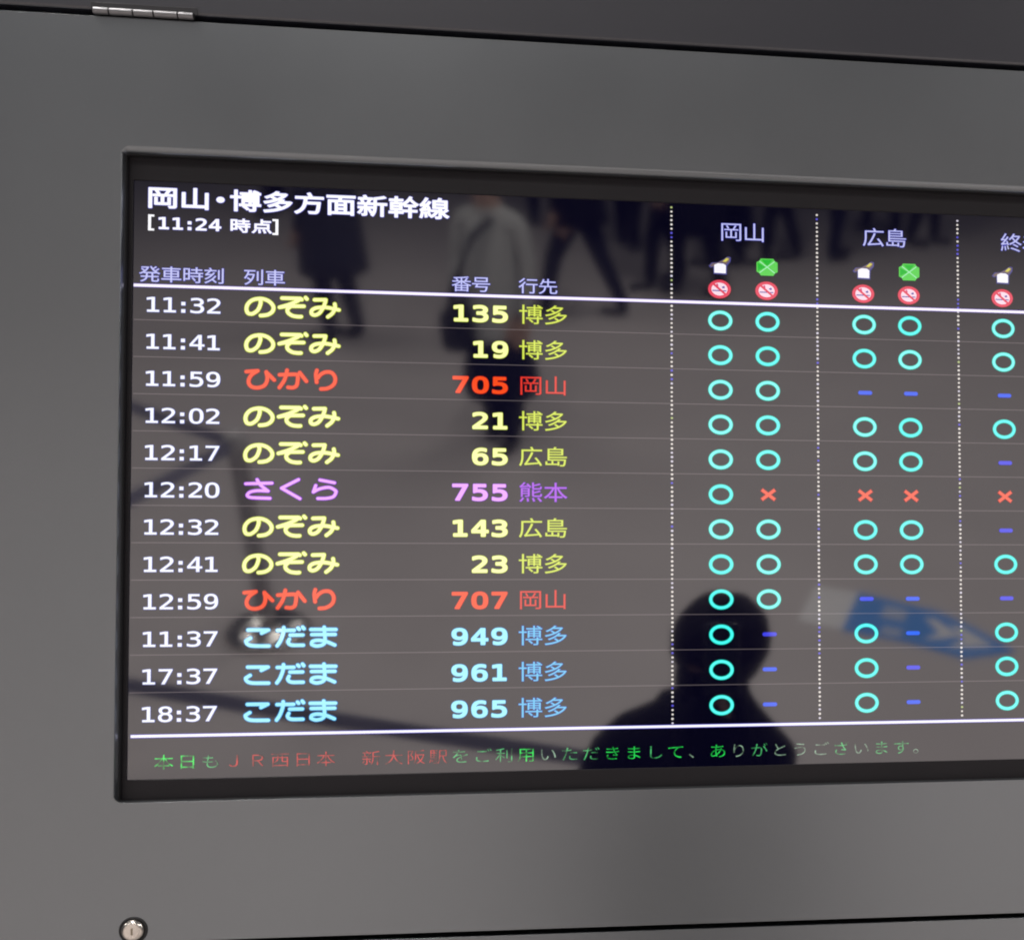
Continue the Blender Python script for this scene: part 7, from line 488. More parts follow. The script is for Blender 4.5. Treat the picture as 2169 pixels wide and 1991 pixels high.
  [[[-7459,-190,-7431,-190,-7406,-187,-7361,-178,-7339,-170,-7318,-159,-7293,-139,-7280,-123,-7272,-107,-7235,-122,-7126,-173,-7118,-174,-7109,-174,-7101,-171,-7093,-165,-7086,-153,-7083,-139,-7088,-125,-7098,-115,-7210,-62,-7262,-41,-7265,29,-7263,32,-7109,32,-7101,33,-7092,37,-7087,41,-7079,54,-7078,68,-7083,82,-7092,92,-7106,97,-7269,97,-7271,99,-7273,127,-7272,129,-7269,129,-7095,128,-7087,129,-7079,132,-7073,137,-7068,143,-7065,152,-7063,160,-7065,169,-7072,183,-7084,191,-7095,193,-7277,195,-7279,197,-7280,213,-7286,225,-7297,235,-7311,239,-7325,236,-7337,227,-7343,216,-7345,208,-7344,197,-7347,195,-7557,197,-7568,194,-7578,188,-7585,180,-7588,171,-7589,163,-7587,155,-7583,146,-7578,141,-7571,135,-7563,132,-7339,129,-7336,99,-7339,97,-7540,97,-7549,95,-7557,91,-7563,85,-7568,76,-7571,62,-7566,48,-7557,38,-7543,32,-7333,32,-7330,29,-7328,-19,-7328,-22,-7330,-23,-7367,-17,-7395,-14,-7437,-14,-7465,-16,-7504,-24,-7526,-32,-7546,-44,-7561,-61,-7569,-81,-7572,-95,-7573,-111,-7571,-131,-7563,-147,-7549,-158,-7518,-174,-7479,-187],[-8449,-181,-8319,-182,-8308,-180,-8299,-175,-8293,-167,-8289,-159,-8287,-151,-8289,-139,-8293,-131,-8299,-125,-8307,-120,-8319,-117,-8571,-114,-8632,-108,-8663,-99,-8674,-93,-8688,-83,-8694,-77,-8700,-64,-8698,-61,-8636,-22,-8627,-11,-8623,3,-8626,17,-8635,29,-8649,36,-8663,36,-8674,31,-8747,-16,-8758,-26,-8763,-33,-8767,-50,-8766,-67,-8762,-83,-8754,-103,-8744,-119,-8730,-133,-8708,-149,-8691,-158,-8666,-167,-8644,-172,-8613,-176,-8529,-181],[-8181,-179,-8170,-180,-8162,-179,-8154,-176,-8146,-170,-8114,-123,-8093,-89,-8072,-44,-8052,9,-8034,65,-8023,115,-8022,117,-7862,118,-7851,120,-7843,124,-7837,129,-7830,143,-7829,152,-7831,160,-7835,169,-7840,174,-7848,180,-7860,183,-8019,183,-8020,185,-8020,208,-8025,222,-8036,233,-8044,236,-8053,237,-8067,233,-8075,227,-8079,222,-8084,211,-8086,183,-8168,183,-8179,179,-8187,173,-8195,160,-8196,146,-8191,132,-8182,123,-8168,118,-8092,118,-8090,115,-8105,57,-8123,6,-8141,-39,-8159,-72,-8198,-131,-8201,-139,-8202,-151,-8198,-164,-8191,-173],[-7851,-173,-7692,-172,-7683,-171,-7675,-167,-7669,-163,-7661,-151,-7660,-137,-7664,-123,-7675,-112,-7689,-107,-7846,-108,-7876,-106,-7896,-104,-7913,-99,-7922,-95,-7929,-89,-7938,-75,-7919,-30,-7918,-19,-7921,-7,-7930,4,-7944,10,-7958,10,-7969,5,-7978,-5,-7994,-39,-8001,-55,-8004,-69,-8004,-78,-8001,-95,-7986,-123,-7974,-137,-7960,-148,-7935,-161,-7907,-168,-7879,-172],[-7465,-123,-7493,-114,-7508,-106,-7505,-95,-7487,-87,-7454,-81,-7417,-78,-7375,-82,-7336,-89,-7340,-95,-7353,-104,-7364,-110,-7381,-116,-7400,-120,-7434,-125,-7451,-125],[-7935,26,-7697,26,-7686,30,-7675,40,-7670,51,-7670,62,-7673,73,-7680,82,-7688,87,-7697,90,-7935,91,-7946,88,-7955,82,-7962,71,-7965,59,-7963,48,-7957,37,-7946,29],[-8466,68,-8453,66,-8442,68,-8311,135,-8306,141,-8301,149,-8300,157,-8300,166,-8306,180,-8311,185,-8319,190,-8333,193,-8702,195,-8711,193,-8719,189,-8725,183,-8730,174,-8733,160,-8728,146,-8719,136,-8705,130,-8473,128,-8470,127,-8478,120,-8484,111,-8487,96,-8485,87,-8480,79,-8473,72],[-7782,138,-7773,136,-7764,136,-7756,139,-7749,143,-7744,149,-7739,157,-7737,166,-7738,174,-7744,188,-7770,216,-7784,224,-7798,224,-7809,220,-7819,211,-7824,199,-7824,185,-7817,171,-7792,145],[-7688,146,-7680,146,-7672,147,-7664,151,-7658,156,-7651,169,-7649,177,-7650,185,-7655,197,-7683,234,-7689,238,-7697,242,-7706,243,-7714,242,-7725,237,-7734,227,-7738,216,-7738,202,-7732,191,-7707,157,-7697,149]],[[-7466,-201,-7434,-202,-7406,-199,-7359,-190,-7336,-182,-7314,-170,-7294,-156,-7280,-143,-7266,-122,-7241,-133,-7129,-184,-7118,-186,-7104,-185,-7092,-180,-7084,-173,-7075,-159,-7071,-142,-7075,-125,-7083,-111,-7095,-102,-7176,-64,-7250,-33,-7252,17,-7249,20,-7109,20,-7095,22,-7087,26,-7078,33,-7068,48,-7066,57,-7066,68,-7068,79,-7072,87,-7078,96,-7085,101,-7095,106,-7104,108,-7258,109,-7259,110,-7260,115,-7258,117,-7095,116,-7081,118,-7073,122,-7064,129,-7057,138,-7053,149,-7051,160,-7053,171,-7057,183,-7064,192,-7078,201,-7092,205,-7266,206,-7271,225,-7280,237,-7294,247,-7311,251,-7328,248,-7343,239,-7351,227,-7358,207,-7557,209,-7574,205,-7587,197,-7594,188,-7599,177,-7601,166,-7600,155,-7595,143,-7590,135,-7582,128,-7571,122,-7557,120,-7350,117,-7350,109,-7546,108,-7557,105,-7566,99,-7574,90,-7580,79,-7582,71,-7582,59,-7577,43,-7566,29,-7549,21,-7538,20,-7344,20,-7342,17,-7342,-9,-7389,-3,-7414,-1,-7442,-2,-7487,-8,-7526,-19,-7546,-29,-7557,-38,-7571,-54,-7581,-78,-7584,-95,-7585,-111,-7582,-134,-7574,-152,-7557,-167,-7524,-184,-7501,-193,-7479,-199],[-8529,-193,-8319,-194,-8305,-192,-8294,-186,-8285,-178,-8279,-167,-8276,-156,-8276,-145,-8278,-134,-8285,-123,-8294,-114,-8305,-108,-8319,-105,-8571,-102,-8630,-96,-8660,-87,-8680,-75,-8684,-69,-8684,-67,-8627,-29,-8616,-16,-8612,1,-8613,17,-8621,31,-8632,42,-8646,48,-8663,48,-8677,44,-8744,1,-8758,-9,-8770,-22,-8777,-36,-8779,-53,-8778,-69,-8773,-89,-8766,-106,-8755,-125,-8739,-142,-8725,-153,-8711,-162,-8694,-170,-8672,-178,-8646,-184,-8613,-188],[-8185,-190,-8173,-192,-8162,-192,-8151,-188,-8141,-181,-8133,-173,-8092,-111,-8071,-72,-8051,-22,-8024,59,-8013,104,-8011,106,-7854,106,-7840,111,-7828,121,-7821,132,-7817,149,-7815,151,-7800,135,-7790,128,-7776,124,-7762,124,-7748,129,-7737,138,-7731,147,-7725,161,-7713,146,-7700,137,-7683,134,-7666,136,-7654,143,-7644,155,-7639,166,-7637,180,-7639,191,-7644,202,-7672,239,-7681,247,-7694,253,-7708,255,-7720,253,-7731,247,-7740,239,-7747,227,-7750,215,-7767,229,-7778,235,-7792,237,-7806,234,-7819,227,-7830,216,-7835,202,-7837,187,-7848,193,-7860,195,-8005,195,-8008,197,-8008,208,-8010,219,-8019,234,-8027,241,-8036,246,-8044,248,-8056,249,-8072,244,-8086,233,-8095,216,-8098,196,-8170,194,-8182,191,-8193,184,-8200,177,-8205,169,-8207,160,-8209,149,-8208,141,-8204,130,-8193,116,-8182,109,-8170,106,-8106,106,-8104,104,-8125,34,-8153,-36,-8169,-67,-8209,-125,-8213,-137,-8214,-153,-8210,-168,-8199,-181],[-7870,-184,-7809,-185,-7689,-184,-7678,-182,-7669,-178,-7661,-172,-7655,-165,-7651,-156,-7648,-145,-7648,-134,-7650,-125,-7654,-117,-7661,-108,-7669,-101,-7678,-98,-7692,-95,-7809,-96,-7874,-95,-7896,-92,-7907,-89,-7917,-83,-7925,-75,-7925,-72,-7909,-39,-7905,-25,-7908,-8,-7913,3,-7921,12,-7918,14,-7703,14,-7689,16,-7678,21,-7669,29,-7661,40,-7658,51,-7658,65,-7661,76,-7668,87,-7678,96,-7689,101,-7700,103,-7935,103,-7946,100,-7955,97,-7963,90,-7969,84,-7976,68,-7976,51,-7970,34,-7959,23,-7974,16,-7985,6,-8006,-36,-8013,-53,-8016,-69,-8016,-81,-8011,-100,-8005,-114,-7995,-131,-7983,-145,-7963,-160,-7941,-171,-7916,-179],[-7459,-112,-7487,-103,-7487,-100,-7454,-93,-7434,-91,-7400,-91,-7371,-95,-7366,-97,-7384,-104,-7417,-111,-7437,-113],[-8458,54,-8445,55,-8434,59,-8311,121,-8300,129,-8293,138,-8289,149,-8287,157,-8288,169,-8292,180,-8297,188,-8305,196,-8313,201,-8322,204,-8333,205,-8702,207,-8714,205,-8725,199,-8734,191,-8741,180,-8745,163,-8742,146,-8733,132,-8719,122,-8702,118,-8498,117,-8495,115,-8498,104,-8498,90,-8491,73,-8484,65,-8476,59,-8467,56]]],
 ],
}
GLYPHS = {}
for style, order in ORDER.items():
    for ch, layers in zip(order, OUTLINES[style]):
        for layer, loops in zip('cr', layers):
            GLYPHS[style + ch + layer] = loops
TRI = {}


def inside(p, loop):
    c = False
    for a, b in zip(loop, loop[1:] + loop[:1]):
        if (a.y > p.y) != (b.y > p.y) and p.x < (b.x - a.x) * (p.y - a.y) / (b.y - a.y) + a.x:
            c = not c
    return c


def tri(key):
    if key not in TRI:
        loops = [[Vector((l[i] / 20, l[i + 1] / 20, 0)) for i in range(0, len(l), 2)] for l in GLYPHS[key]]
        depth = [sum(inside(l[0], m) for m in loops if m is not l) for l in loops]
        flat, tris = [], []
        for l, d in zip(loops, depth):
            if d % 2:
                continue
            grp = [l] + [m for m, e in zip(loops, depth) if e == d + 1 and inside(m[0], l)]
            o = len(flat)
            tris += [[o + k for k in t] for t in tessellate_polygon(grp)]
            flat += [v for g in grp for v in g]
        TRI[key] = (flat, tris)
    return TRI[key]


def text(name, items, core, rim=None, z=0.50, zr=0.28):
    """items: (glyph, x mm, y mm); one flat lit patch of pixels on the screen"""
    vs, fs, mi = [], [], []
    for lay, (suf, zz) in enumerate((('c', z), ('r', zr))):
        if lay and rim is None:
            continue
        for g, x, y in items:
            if g + suf not in GLYPHS:
                continue
            fl, tr = tri(g + suf)
            o = len(vs)
            vs += [((v.x + x) * MM, (v.y + y) * MM, zz * MM) for v in fl]
            for t in tr:
                a, b, c = (fl[k] for k in t)
                if (b - a).cross(c - a).z < 0:
                    t = t[::-1]
                fs.append([o + k for k in t])
                mi.append(lay)
    me = bpy.data.meshes.new(name)
    me.from_pydata(vs, [], fs)
    ob = link(name, me, [core] + ([rim] if rim else []), screen)
    for p, m in zip(me.polygons, mi):
        p.material_index = m
    return ob


def shape(name, polys, mats, parent=None, z=0.5):
    """flat coloured polygons: (material index, [(x, y) mm ...], z offset mm)"""
    vs, fs, mi = [], [], []
    for m, pts, dz in polys:
        o = len(vs)
        vs += [(x * MM, y * MM, (z + dz) * MM) for x, y in pts]
        for t in tessellate_polygon([[Vector((x, y, 0)) for x, y in pts]]):
            a, b, c = (Vector((*pts[k], 0)) for k in t)
            fs.append([o + k for k in (t if (b - a).cross(c - a).z > 0 else t[::-1])])
            mi.append(m)
    me = bpy.data.meshes.new(name)
    me.from_pydata(vs, [], fs)
    ob = link(name, me, mats, parent or screen)
    for p, m in zip(me.polygons, mi):
        p.material_index = m
    return ob


def ell(cx, cy, rx, ry, n=40, a0=0, a1=360):
    full = abs(a1 - a0) >= 360
    k = n if full else n + 1
    return [(cx + rx * math.cos(math.radians(a0 + (a1 - a0) * i / n)), cy + ry * math.sin(math.radians(a0 + (a1 - a0) * i / n))) for i in range(k)]


def ringmesh(name, cx, cy, rx, ry, w, core, rim, e=0.45, z=0.5):
    n = 48
    vs, fs, mi = [], [], []
    for lay, (g, zz) in enumerate(((-e * 0.6, z), (e, z - 0.22))):
        o = len(vs)
        for i in range(n):
            a = 2 * math.pi * i / n
            for rr in (-w / 2 - g, w / 2 + g):
                vs.append(((cx + (rx + rr) * math.cos(a)) * MM, (cy + (ry + rr) * math.sin(a)) * MM, zz * MM))
        for i in range(n):
            j = (i + 1) % n
            fs.append((o + 2 * i, o + 2 * i + 1, o + 2 * j + 1, o + 2 * j))
            mi.append(lay)
    me = bpy.data.meshes.new(name)
    me.from_pydata(vs, [], fs)
    ob = link(name, me, [core, rim], screen)
    for p, m in zip(me.polygons, mi):
        p.material_index = m
    return ob


def rectp(x0, x1, y0, y1):
    return [(x0, y0), (x1, y0), (x1, y1), (x0, y1)]


WHITE = glow(250, 250, 255, 1.1)
WRIM = glow(120, 120, 215, 0.8)
LAV = glow(205, 208, 255, 0.95)
LAVRIM = glow(95, 95, 215, 0.7)

# title lines
hx, pitch = -515.8, 29.35
xs, x = [], hx
for ch in '岡山・博多方面新幹線':
    if ch == '・':
        xs.append(x - pitch * 0.22); x += pitch * 0.56
    else:
        xs.append(x); x += pitch
text('heading_text', [('H' + c, xx, 433.6) for c, xx in zip('岡山・博多方面新幹線', xs)], WHITE, WRIM)
sb = [('S1', -514.6, 408.6), ('S1', -502.0, 408.6), ('S:', -491.4, 408.6), ('S2', -480.8, 408.6), ('S4', -468.4, 408.6), ('S時', -445.6, 409.0), ('S点', -425.6, 409.0)]
st = text('status_text', sb, WHITE, WRIM)
for x, s in ((-528.6, 1), (-410.6, -1)):
    p = [(x, 401.0), (x + 5.4 * s, 401.0), (x + 5.4 * s, 403.0), (x + 2.6 * s, 403.0), (x + 2.6 * s, 414.6), (x + 5.4 * s, 414.6), (x + 5.4 * s, 416.6), (x, 416.6)]
    shape('bracket', [(0, p, 0)], [WHITE], screen)

# column headings
for word, x0, pt in (('発車時刻', -526.6, 19.35), ('列車', -432.6, 19.5), ('番号', -238.4, 18.8), ('行先', -174.0, 19.2)):
    text('column_heading', [('C' + c, x0 + i * pt, 358.9) for i, c in enumerate(word)], LAV, LAVRIM)
for word, x0 in (('岡山', 28.0), ('広島', 175.4), ('終着', 323.2)):
    text('column_heading', [('D' + c, x0 + i * 23.6, 421.8) for i, c in enumerate(word)], LAV, LAVRIM)

# rules
HL, FL = 347.6, -84.55
shape('header_line', [(0, rectp(SX0 + 0.9, SX1, HL - 1.35, HL + 1.35), 0), (1, rectp(SX0 + 0.7, SX1, HL - 2.0, HL + 2.0), -0.06)], [glow(248, 240, 255, 1.1), glow(110, 100, 190, 0.75)], z=0.20)
shape('footer_line', [(0, rectp(SX0 + 3.0, SX1, FL - 1.25, FL + 1.25), 0), (1, rectp(SX0 + 2.7, SX1, FL - 1.9, FL + 1.9), -0.06)], [glow(248, 246, 255, 1.1), glow(105, 100, 215, 0.75)], z=0.20)
ROWLINE = glow(88, 80, 84, 1.0, 0.0)
for i in range(11):
    y = 314.33 - 35.757 * i
    shape('row_line', [(0, rectp(SX0 + 1.5, SX1, y - 0.42, y + 0.42), 0)], [ROWLINE], z=0.08)
DOTM = [glow(245, 238, 232, 0.85), glow(235, 230, 245, 0.8), glow(120, 115, 235, 0.8), glow(200, 215, 150, 0.8)]
for j, x in enumerate((-32.6, 116.2, 264.9, 413.6)):
    polys, y, k = [], 444.0 + (0.6 if j == 0 else -1.2), 0
    while y > FL + 2.6:
        if abs(y - HL) > 1.2:
            m = 3 if (k == 0 and j == 0) else random.choices((0, 1, 2, 3), (70, 18, 10, 2))[0]
            r = random.uniform(1.04, 1.26)
            polys.append((m, ell(x + random.uniform(-.08, .08), y, r * 1.12, r, 10), 0))
        y -= 4.42
        k += 1
    shape('dotted_divider', polys, DOTM, z=0.30)

# rows
YEL = (glow(252, 255, 178, 1.05), glow(205, 222, 50, 0.85), glow(232, 248, 108, 0.9), glow(165, 178, 30, 0.6))
RED = (glow(255, 98, 68, 1.0), glow(205, 40, 36, 0.8), glow(248, 88, 80, 0.85), glow(180, 34, 34, 0.5))
PUR = (glow(240, 174, 255, 1.0), glow(158, 52, 240, 0.85), glow(198, 110, 255, 0.85), glow(120, 50, 215, 0.6))
CYA = (glow(168, 246, 255, 1.0), glow(50, 160, 245, 0.8), glow(120, 212, 255, 0.9), glow(60, 110, 235, 0.6))
LINES = {'N': ('WN', YEL), 'H': ('WH', RED), 'S': ('WS', PUR), 'K': ('WK', CYA)}
ROWS = [('11:32', 'N', '135', '博多', 'oo|oo|oo'), ('11:41', 'N', '19', '博多', 'oo|oo|oo'), ('11:59', 'H', '705', '岡山', 'oo|--|--'),
        ('12:02', 'N', '21', '博多', 'oo|oo|oo'), ('12:17', 'N', '65', '広島', 'oo|oo|--'), ('12:20', 'S', '755', '熊本', 'ox|xx|xx'),
        ('12:32', 'N', '143', '広島', 'oo|oo|--'), ('12:41', 'N', '23', '博多', 'oo|oo|oo'), ('12:59', 'H', '707', '岡山', 'oo|--|--'),
        ('11:37', 'K', '949', '博多', 'o-|o-|o-'), ('17:37', 'K', '961', '博多', 'o-|o-|o-'), ('18:37', 'K', '965', '博多', 'o-|o-|o-')]
TX = [-523.4, -508.4, -496.2, -483.6, -468.6]
CORE_O = [glow(100, 254, 245, 1.08), glow(108, 255, 246, 1.08), glow(130, 255, 245, 1.08), glow(92, 254, 243, 1.08)]
RIM_O = glow(30, 205, 188, 0.8)
DASHM = [glow(88, 92, 250, 0.85), glow(70, 110, 255, 0.9)]
for i, (t, line, num, dest, marks) in enumerate(ROWS):
    yc = 329.4 - 35.757 * i
    text('departure_time', [('T' + c, x, yc - 0.1) for c, x in zip(t, TX)], glow(245, 248, 255, 1.05), glow(120, 130, 215, 0.75))
    g, (a, b, c, d) = LINES[line]
    text('train_name', [(g, 0, yc)], a, b)
    n = len(num)
    text('train_number', [('N' + ch, -201.2 - 18.9 * (n - 1 - k), yc) for k, ch in enumerate(num)], a, b)
    text('destination_text', [('D' + ch, -171.4 + 24.2 * k, yc + 0.7) for k, ch in enumerate(dest)], c, d)
    for gi, grp in enumerate(marks.split('|')):
        for ci, ch in enumerate(grp):
            x = 16.5 + 48.2 * ci + 148.4 * gi
            if ch == 'o':
                ringmesh('vacancy_circle', x, yc, 10.6, 8.5, 3.3, random.choice(CORE_O), RIM_O)
            elif ch == '-':
                w, h = 7.2, 1.9
                pts = ell(x + 0.6 + w - h, yc, h, h, 8, -90, 90) + ell(x + 0.6 - w + h, yc, h, h, 8, 90, 270)
                w2, h2 = w + 0.4, h + 0.45
                pt2 = ell(x + 0.6 + w2 - h2, yc, h2, h2, 8, -90, 90) + ell(x + 0.6 - w2 + h2, yc, h2, h2, 8, 90, 270)
                shape('vacancy_dash', [(0, pts, 0), (1, pt2, -0.2)], [random.choice(DASHM), glow(55, 50, 200, 0.6)])
            else:
                polys = []
                for m, hw, zz in ((0, 1.5, 0.0), (1, 2.05, -0.22)):
                    L = math.hypot(6.6, 5.0)
                    for k, s in enumerate((1, -1)):
                        dx, dy = 6.6 / L, 5.0 / L * s
                        ex = L + (hw - 1.5)
                        pts = [(x + dx * ex - dy * hw, yc + dy * ex + dx * hw), (x - dx * ex - dy * hw, yc - dy * ex + dx * hw),
                               (x - dx * ex + dy * hw, yc - dy * ex - dx * hw), (x + dx * ex + dy * hw, yc + dy * ex - dx * hw)]
                        polys.append((m, pts, zz + 0.04 * k))
                shape('sold_out_cross', polys, [glow(255, 112, 90, 0.95), glow(205, 50, 44, 0.75)])

# seat-class icons above the columns
IC = [glow(250, 248, 255, 1.05), glow(150, 132, 130, 0.75), glow(232, 222, 110, 0.9), glow(120, 120, 190, 0.6)]
GR = [glow(52, 205, 80, 0.85), glow(112, 226, 104, 0.9), glow(185, 250, 205, 0.95), glow(30, 110, 55, 0.5)]
NS = [glow(240, 92, 112, 0.95), glow(255, 226, 240, 1.0), glow(238, 110, 150, 0.9), glow(120, 110, 190, 0.8), glow(150, 40, 64, 0.5)]


def at(pts, x, y, sx=1.0, sy=1.0):
    return [(x + px * sx, y + py * sy) for px, py in pts]


def no_smoking(x, y):
    slash = [(-8.0, 5.4), (-6.4, 6.9), (7.6, -5.2), (6.2, -6.8)]
    shape('no_smoking_icon', [(4, ell(x, y, 12.1, 10.1), -0.20), (0, ell(x, y, 11.5, 9.5), -0.10), (1, ell(x, y, 8.2, 6.7), 0.0),
                              (3, at([(-7.2, -2.1), (7.0, -2.3), (7.0, -1.2), (-7.2, -1.0)], x, y), 0.05),
                              (2, at([(-4.4, 3.0), (-3.0, 5.6), (-1.6, 5.6), (-1.0, 2.6)], x, y), 0.06),
                              (3, at([(2.2, 2.2), (4.8, 3.4), (5.6, 1.2), (3.4, 0.9)], x, y), 0.07), (0, at(slash, x, y), 0.10)], NS)


for gi in range(4):
    ox, oy = 16.4 + 148.4 * gi, 386.2
    hand = [(-6.3, -8.2), (6.6, -8.6), (6.9, 0.2), (10.3, 4.6), (10.6, 8.6), (7.5, 9.4), (3.0, 6.2), (-2.2, 3.4), (-8.2, 2.9), (-11.0, -0.6), (-9.0, -2.2), (-6.5, -1.2)]
    shape('hand_icon', [(3, at(hand, ox, oy - 0.2, 1.05, 1.06), -0.22),
                        (0, at([(-5.8, -7.6), (5.9, -7.9), (6.0, 0.4), (3.6, 2.0), (-2.0, 2.4), (-5.9, 0.6)], ox, oy), 0.0),
                        (1, at([(-6.0, -0.6), (-8.9, -1.6), (-10.3, -0.2), (-7.6, 2.3), (-2.4, 2.9), (4.0, 6.4), (7.8, 8.9), (9.9, 8.0), (9.5, 4.9), (6.2, 1.4), (1.6, 3.2)], ox, oy), -0.1),
                        (2, at([(2.6, 4.2), (6.6, 8.2), (9.2, 7.2), (6.0, 4.0)], ox, oy), 0.05)], IC)
    no_smoking(ox - 0.6, oy - 24.4)
    if gi == 2:
        continue
    gx = ox + 48.1
    w, h, c = 10.8, 8.8, 3.9
    oct_ = [(w, -h + c), (w, h - c), (w - c * .75, h - c * .6), (w - c * 1.1, h), (-w + c * 1.1, h), (-w + c * .75, h - c * .6), (-w, h - c), (-w, -h + c), (-w + c * .75, -h + c * .6), (-w + c * 1.1, -h), (w - c * 1.1, -h), (w - c * .75, -h + c * .6)]
    polys = [(3, at(oct_, gx, oy, 1.05, 1.05), -0.2), (1, at(oct_, gx, oy), -0.1),
             (0, at([(-w + 1.2, -4.4), (-1.4, 0), (-w + 1.2, 4.4)], gx, oy), 0), (0, at([(-5.8, h - 1.2), (0, 1.3), (5.8, h - 1.2)], gx, oy), 0)]
    for s_ in (1, -1):
        polys.append((2, at([(-7.8, -6.0 * s_ - 0.55), (-7.8, -6.0 * s_ + 0.55), (7.8, 6.0 * s_ + 0.55), (7.8, 6.0 * s_ - 0.55)][::1], gx, oy), 0.06 + 0.04 * s_))
    shape('clover_icon', polys, GR)
    no_smoking(gx - 0.6, oy - 24.6)


# running message of row-scanned pixels along the bottom
def scanned(m, lo=0.25):
    n, l, b = nodes(m)
    t = tex_noise(m, 140, 2)
    mr = n.new('ShaderNodeMapRange')
    mr.inputs['From Min'].default_value = 0.36
    mr.inputs['From Max'].default_value = 0.62
    mr.inputs['To Min'].default_value = lo
    mr.inputs['To Max'].default_value = b.inputs['Emission Strength'].default_value
    l.new(t.outputs['Fac'], mr.inputs['Value'])
    l.new(mr.outputs['Result'], b.inputs['Emission Strength'])
    return m


def tick(r, g, b, s):
    return scanned(mat('scanned_pixels', (0.001, 0.001, 0.003), 0.055, 0, 2.45, lin(r, g, b), s), s * 0.10)


TG, TW, TR = tick(46, 236, 92, 0.95), tick(176, 216, 186, 0.62), tick(240, 56, 52, 0.62)
TGD = tick(90, 214, 130, 0.7)
MSG = '本日もＪＲ西日本　新大阪駅をご利用いただきまして、ありがとうございます。'
COLS = 'GGDRRRRR　RRRRDDDGWDDGGDGWGWDWWWDWDDW'
for m, key in ((TG, 'G'), (TGD, 'D'), (TW, 'W'), (TR, 'R')):
    for i, ch in enumerate(MSG):
        if COLS[i] == key:
            text('ticker_character', [('K' + ch, -509.2 + 20.87 * i, -109.3 - 0.03 * i)], m, None, z=0.4)

# ------------------------------------------------------------------ concourse behind the lens, seen in the glossy screen
FLOOR = mat('brown_grey_floor', (0.55, 0.50, 0.485), 0.5)
vary(FLOOR, (0.52, 0.475, 0.46), (0.58, 0.53, 0.512), 1.6, 6)
bm = bmesh.new()
bmesh.ops.create_grid(bm, x_segments=1, y_segments=1, size=40)
tag(from_bm('floor', bm, [FLOOR]), kind='structure')

KF = (2 * DIST * math.sin(TILT) + CAM_H) / 2.9


def fl(x, y):
    return x * KF, 1.212 + (y - 1.212) * KF


# arrow sign stuck to the floor
WHITE_VINYL = mat('white_vinyl', (0.80, 0.78, 0.77), 0.5)
vary(WHITE_VINYL, (0.74, 0.72, 0.71), (0.84, 0.82, 0.81), 9)
BLUE_VINYL = mat('blue_vinyl', (0.10, 0.30, 0.74), 0.5)
PALE_VINYL = mat('worn_pale_vinyl', (0.46, 0.52, 0.66), 0.5)
sign = empty('floor_sign', Matrix.Identity(4), 'blue and white arrow sign stuck on the station floor', 'floor sign')


def decal(name, pts, m, z):
    bm = bmesh.new()
    f = bm.faces.new([bm.verts.new((*fl(x, y), 0.001)) for x, y in pts])
    r = bmesh.ops.extrude_face_region(bm, geom=[f])
    for v in r['geom']:
        if isinstance(v, bmesh.types.BMVert):
            v.co.z = z
    return from_bm(name, bm, [m], sign)


decal('white_panel', [(.50, -4.312), (.40, -3.986), (.586, -3.90), (.693, -4.244)], WHITE_VINYL, 0.004)
decal('blue_panel', [(.693, -4.244), (.586, -3.90), (.872, -3.782), (1.082, -3.648), (1.318, -3.70), (1.18, -3.90), (1.038, -4.057), (.812, -4.183)], BLUE_VINYL, 0.004)
decal('chevron', [(.962, -4.001), (1.01, -3.985), (1.097, -3.832), (.925, -3.803), (.98, -3.845), (1.01, -3.87)], WHITE_VINYL, 0.006)
decal('chevron', [(1.069, -3.932), (1.125, -3.90), (1.229, -3.744), (1.02, -3.735), (1.105, -3.80)], WHITE_VINYL, 0.006)
decal('lettering', [(.80, -4.12), (.90, -4.07), (.865, -3.97), (.765, -4.01)], PALE_VINYL, 0.006)
decal('lettering', [(.77, -3.93), (.855, -3.895), (.83, -3.83), (.745, -3.86)], PALE_VINYL, 0.006)

# belt barriers
BELT = mat('blue_grey_belt', (0.22, 0.22, 0.31), 0.7)
POST = mat('grey_post', (0.52, 0.50, 0.49), 0.4, 0.1)


def stanchion(x, y, label):
    t = empty('barrier_post', Matrix.Translation((x, y, 0)), label, 'barrier post', 'belt barrier posts on the concourse')
    bm = bmesh.new()
    lathe(bm, [(0.178, 0.0), (0.180, 0.008)] + [(0.180 * math.cos(math.radians(u)), 0.008 + 0.085 * math.sin(math.radians(u))) for u in range(8, 80, 6)], 40)
    from_bm('base', bm, [CHROME], t, True)
    bm = bmesh.new()
    lathe(bm, [(0.036, 0.08), (0.036, 0.84), (0.045, 0.845), (0.045, 0.94), (0.038, 0.955)], 28)
    from_bm('post', bm, [POST], t, True)
    return t


def belt(p, q, h0, h1, label, sag=0.015):
    bm = bmesh.new()
    rows = []
    p, q = Vector((*p, h0)), Vector((*q, h1))
    side = (q - p).cross(Vector((0, 0, 1))).normalized() * 0.001
    for i in range(13):
        c = p.lerp(q, i / 12)
        c.z -= sag * math.sin(math.pi * i / 12)
        rows.append([bm.verts.new(c + s + Vector((0, 0, dz))) for s, dz in ((side, -.028), (side, .028), (-side, .028), (-side, -.028))])
    for a, b in zip(rows, rows[1:]):
        for k in range(4):
            bm.faces.new((a[k], a[(k + 1) % 4], b[(k + 1) % 4], b[k]))
    bm.faces.new(rows[0]); bm.faces.new(rows[-1])
    tag(from_bm('barrier_belt', bm, [BELT]), label, 'barrier belt', 'blue grey barrier belts')


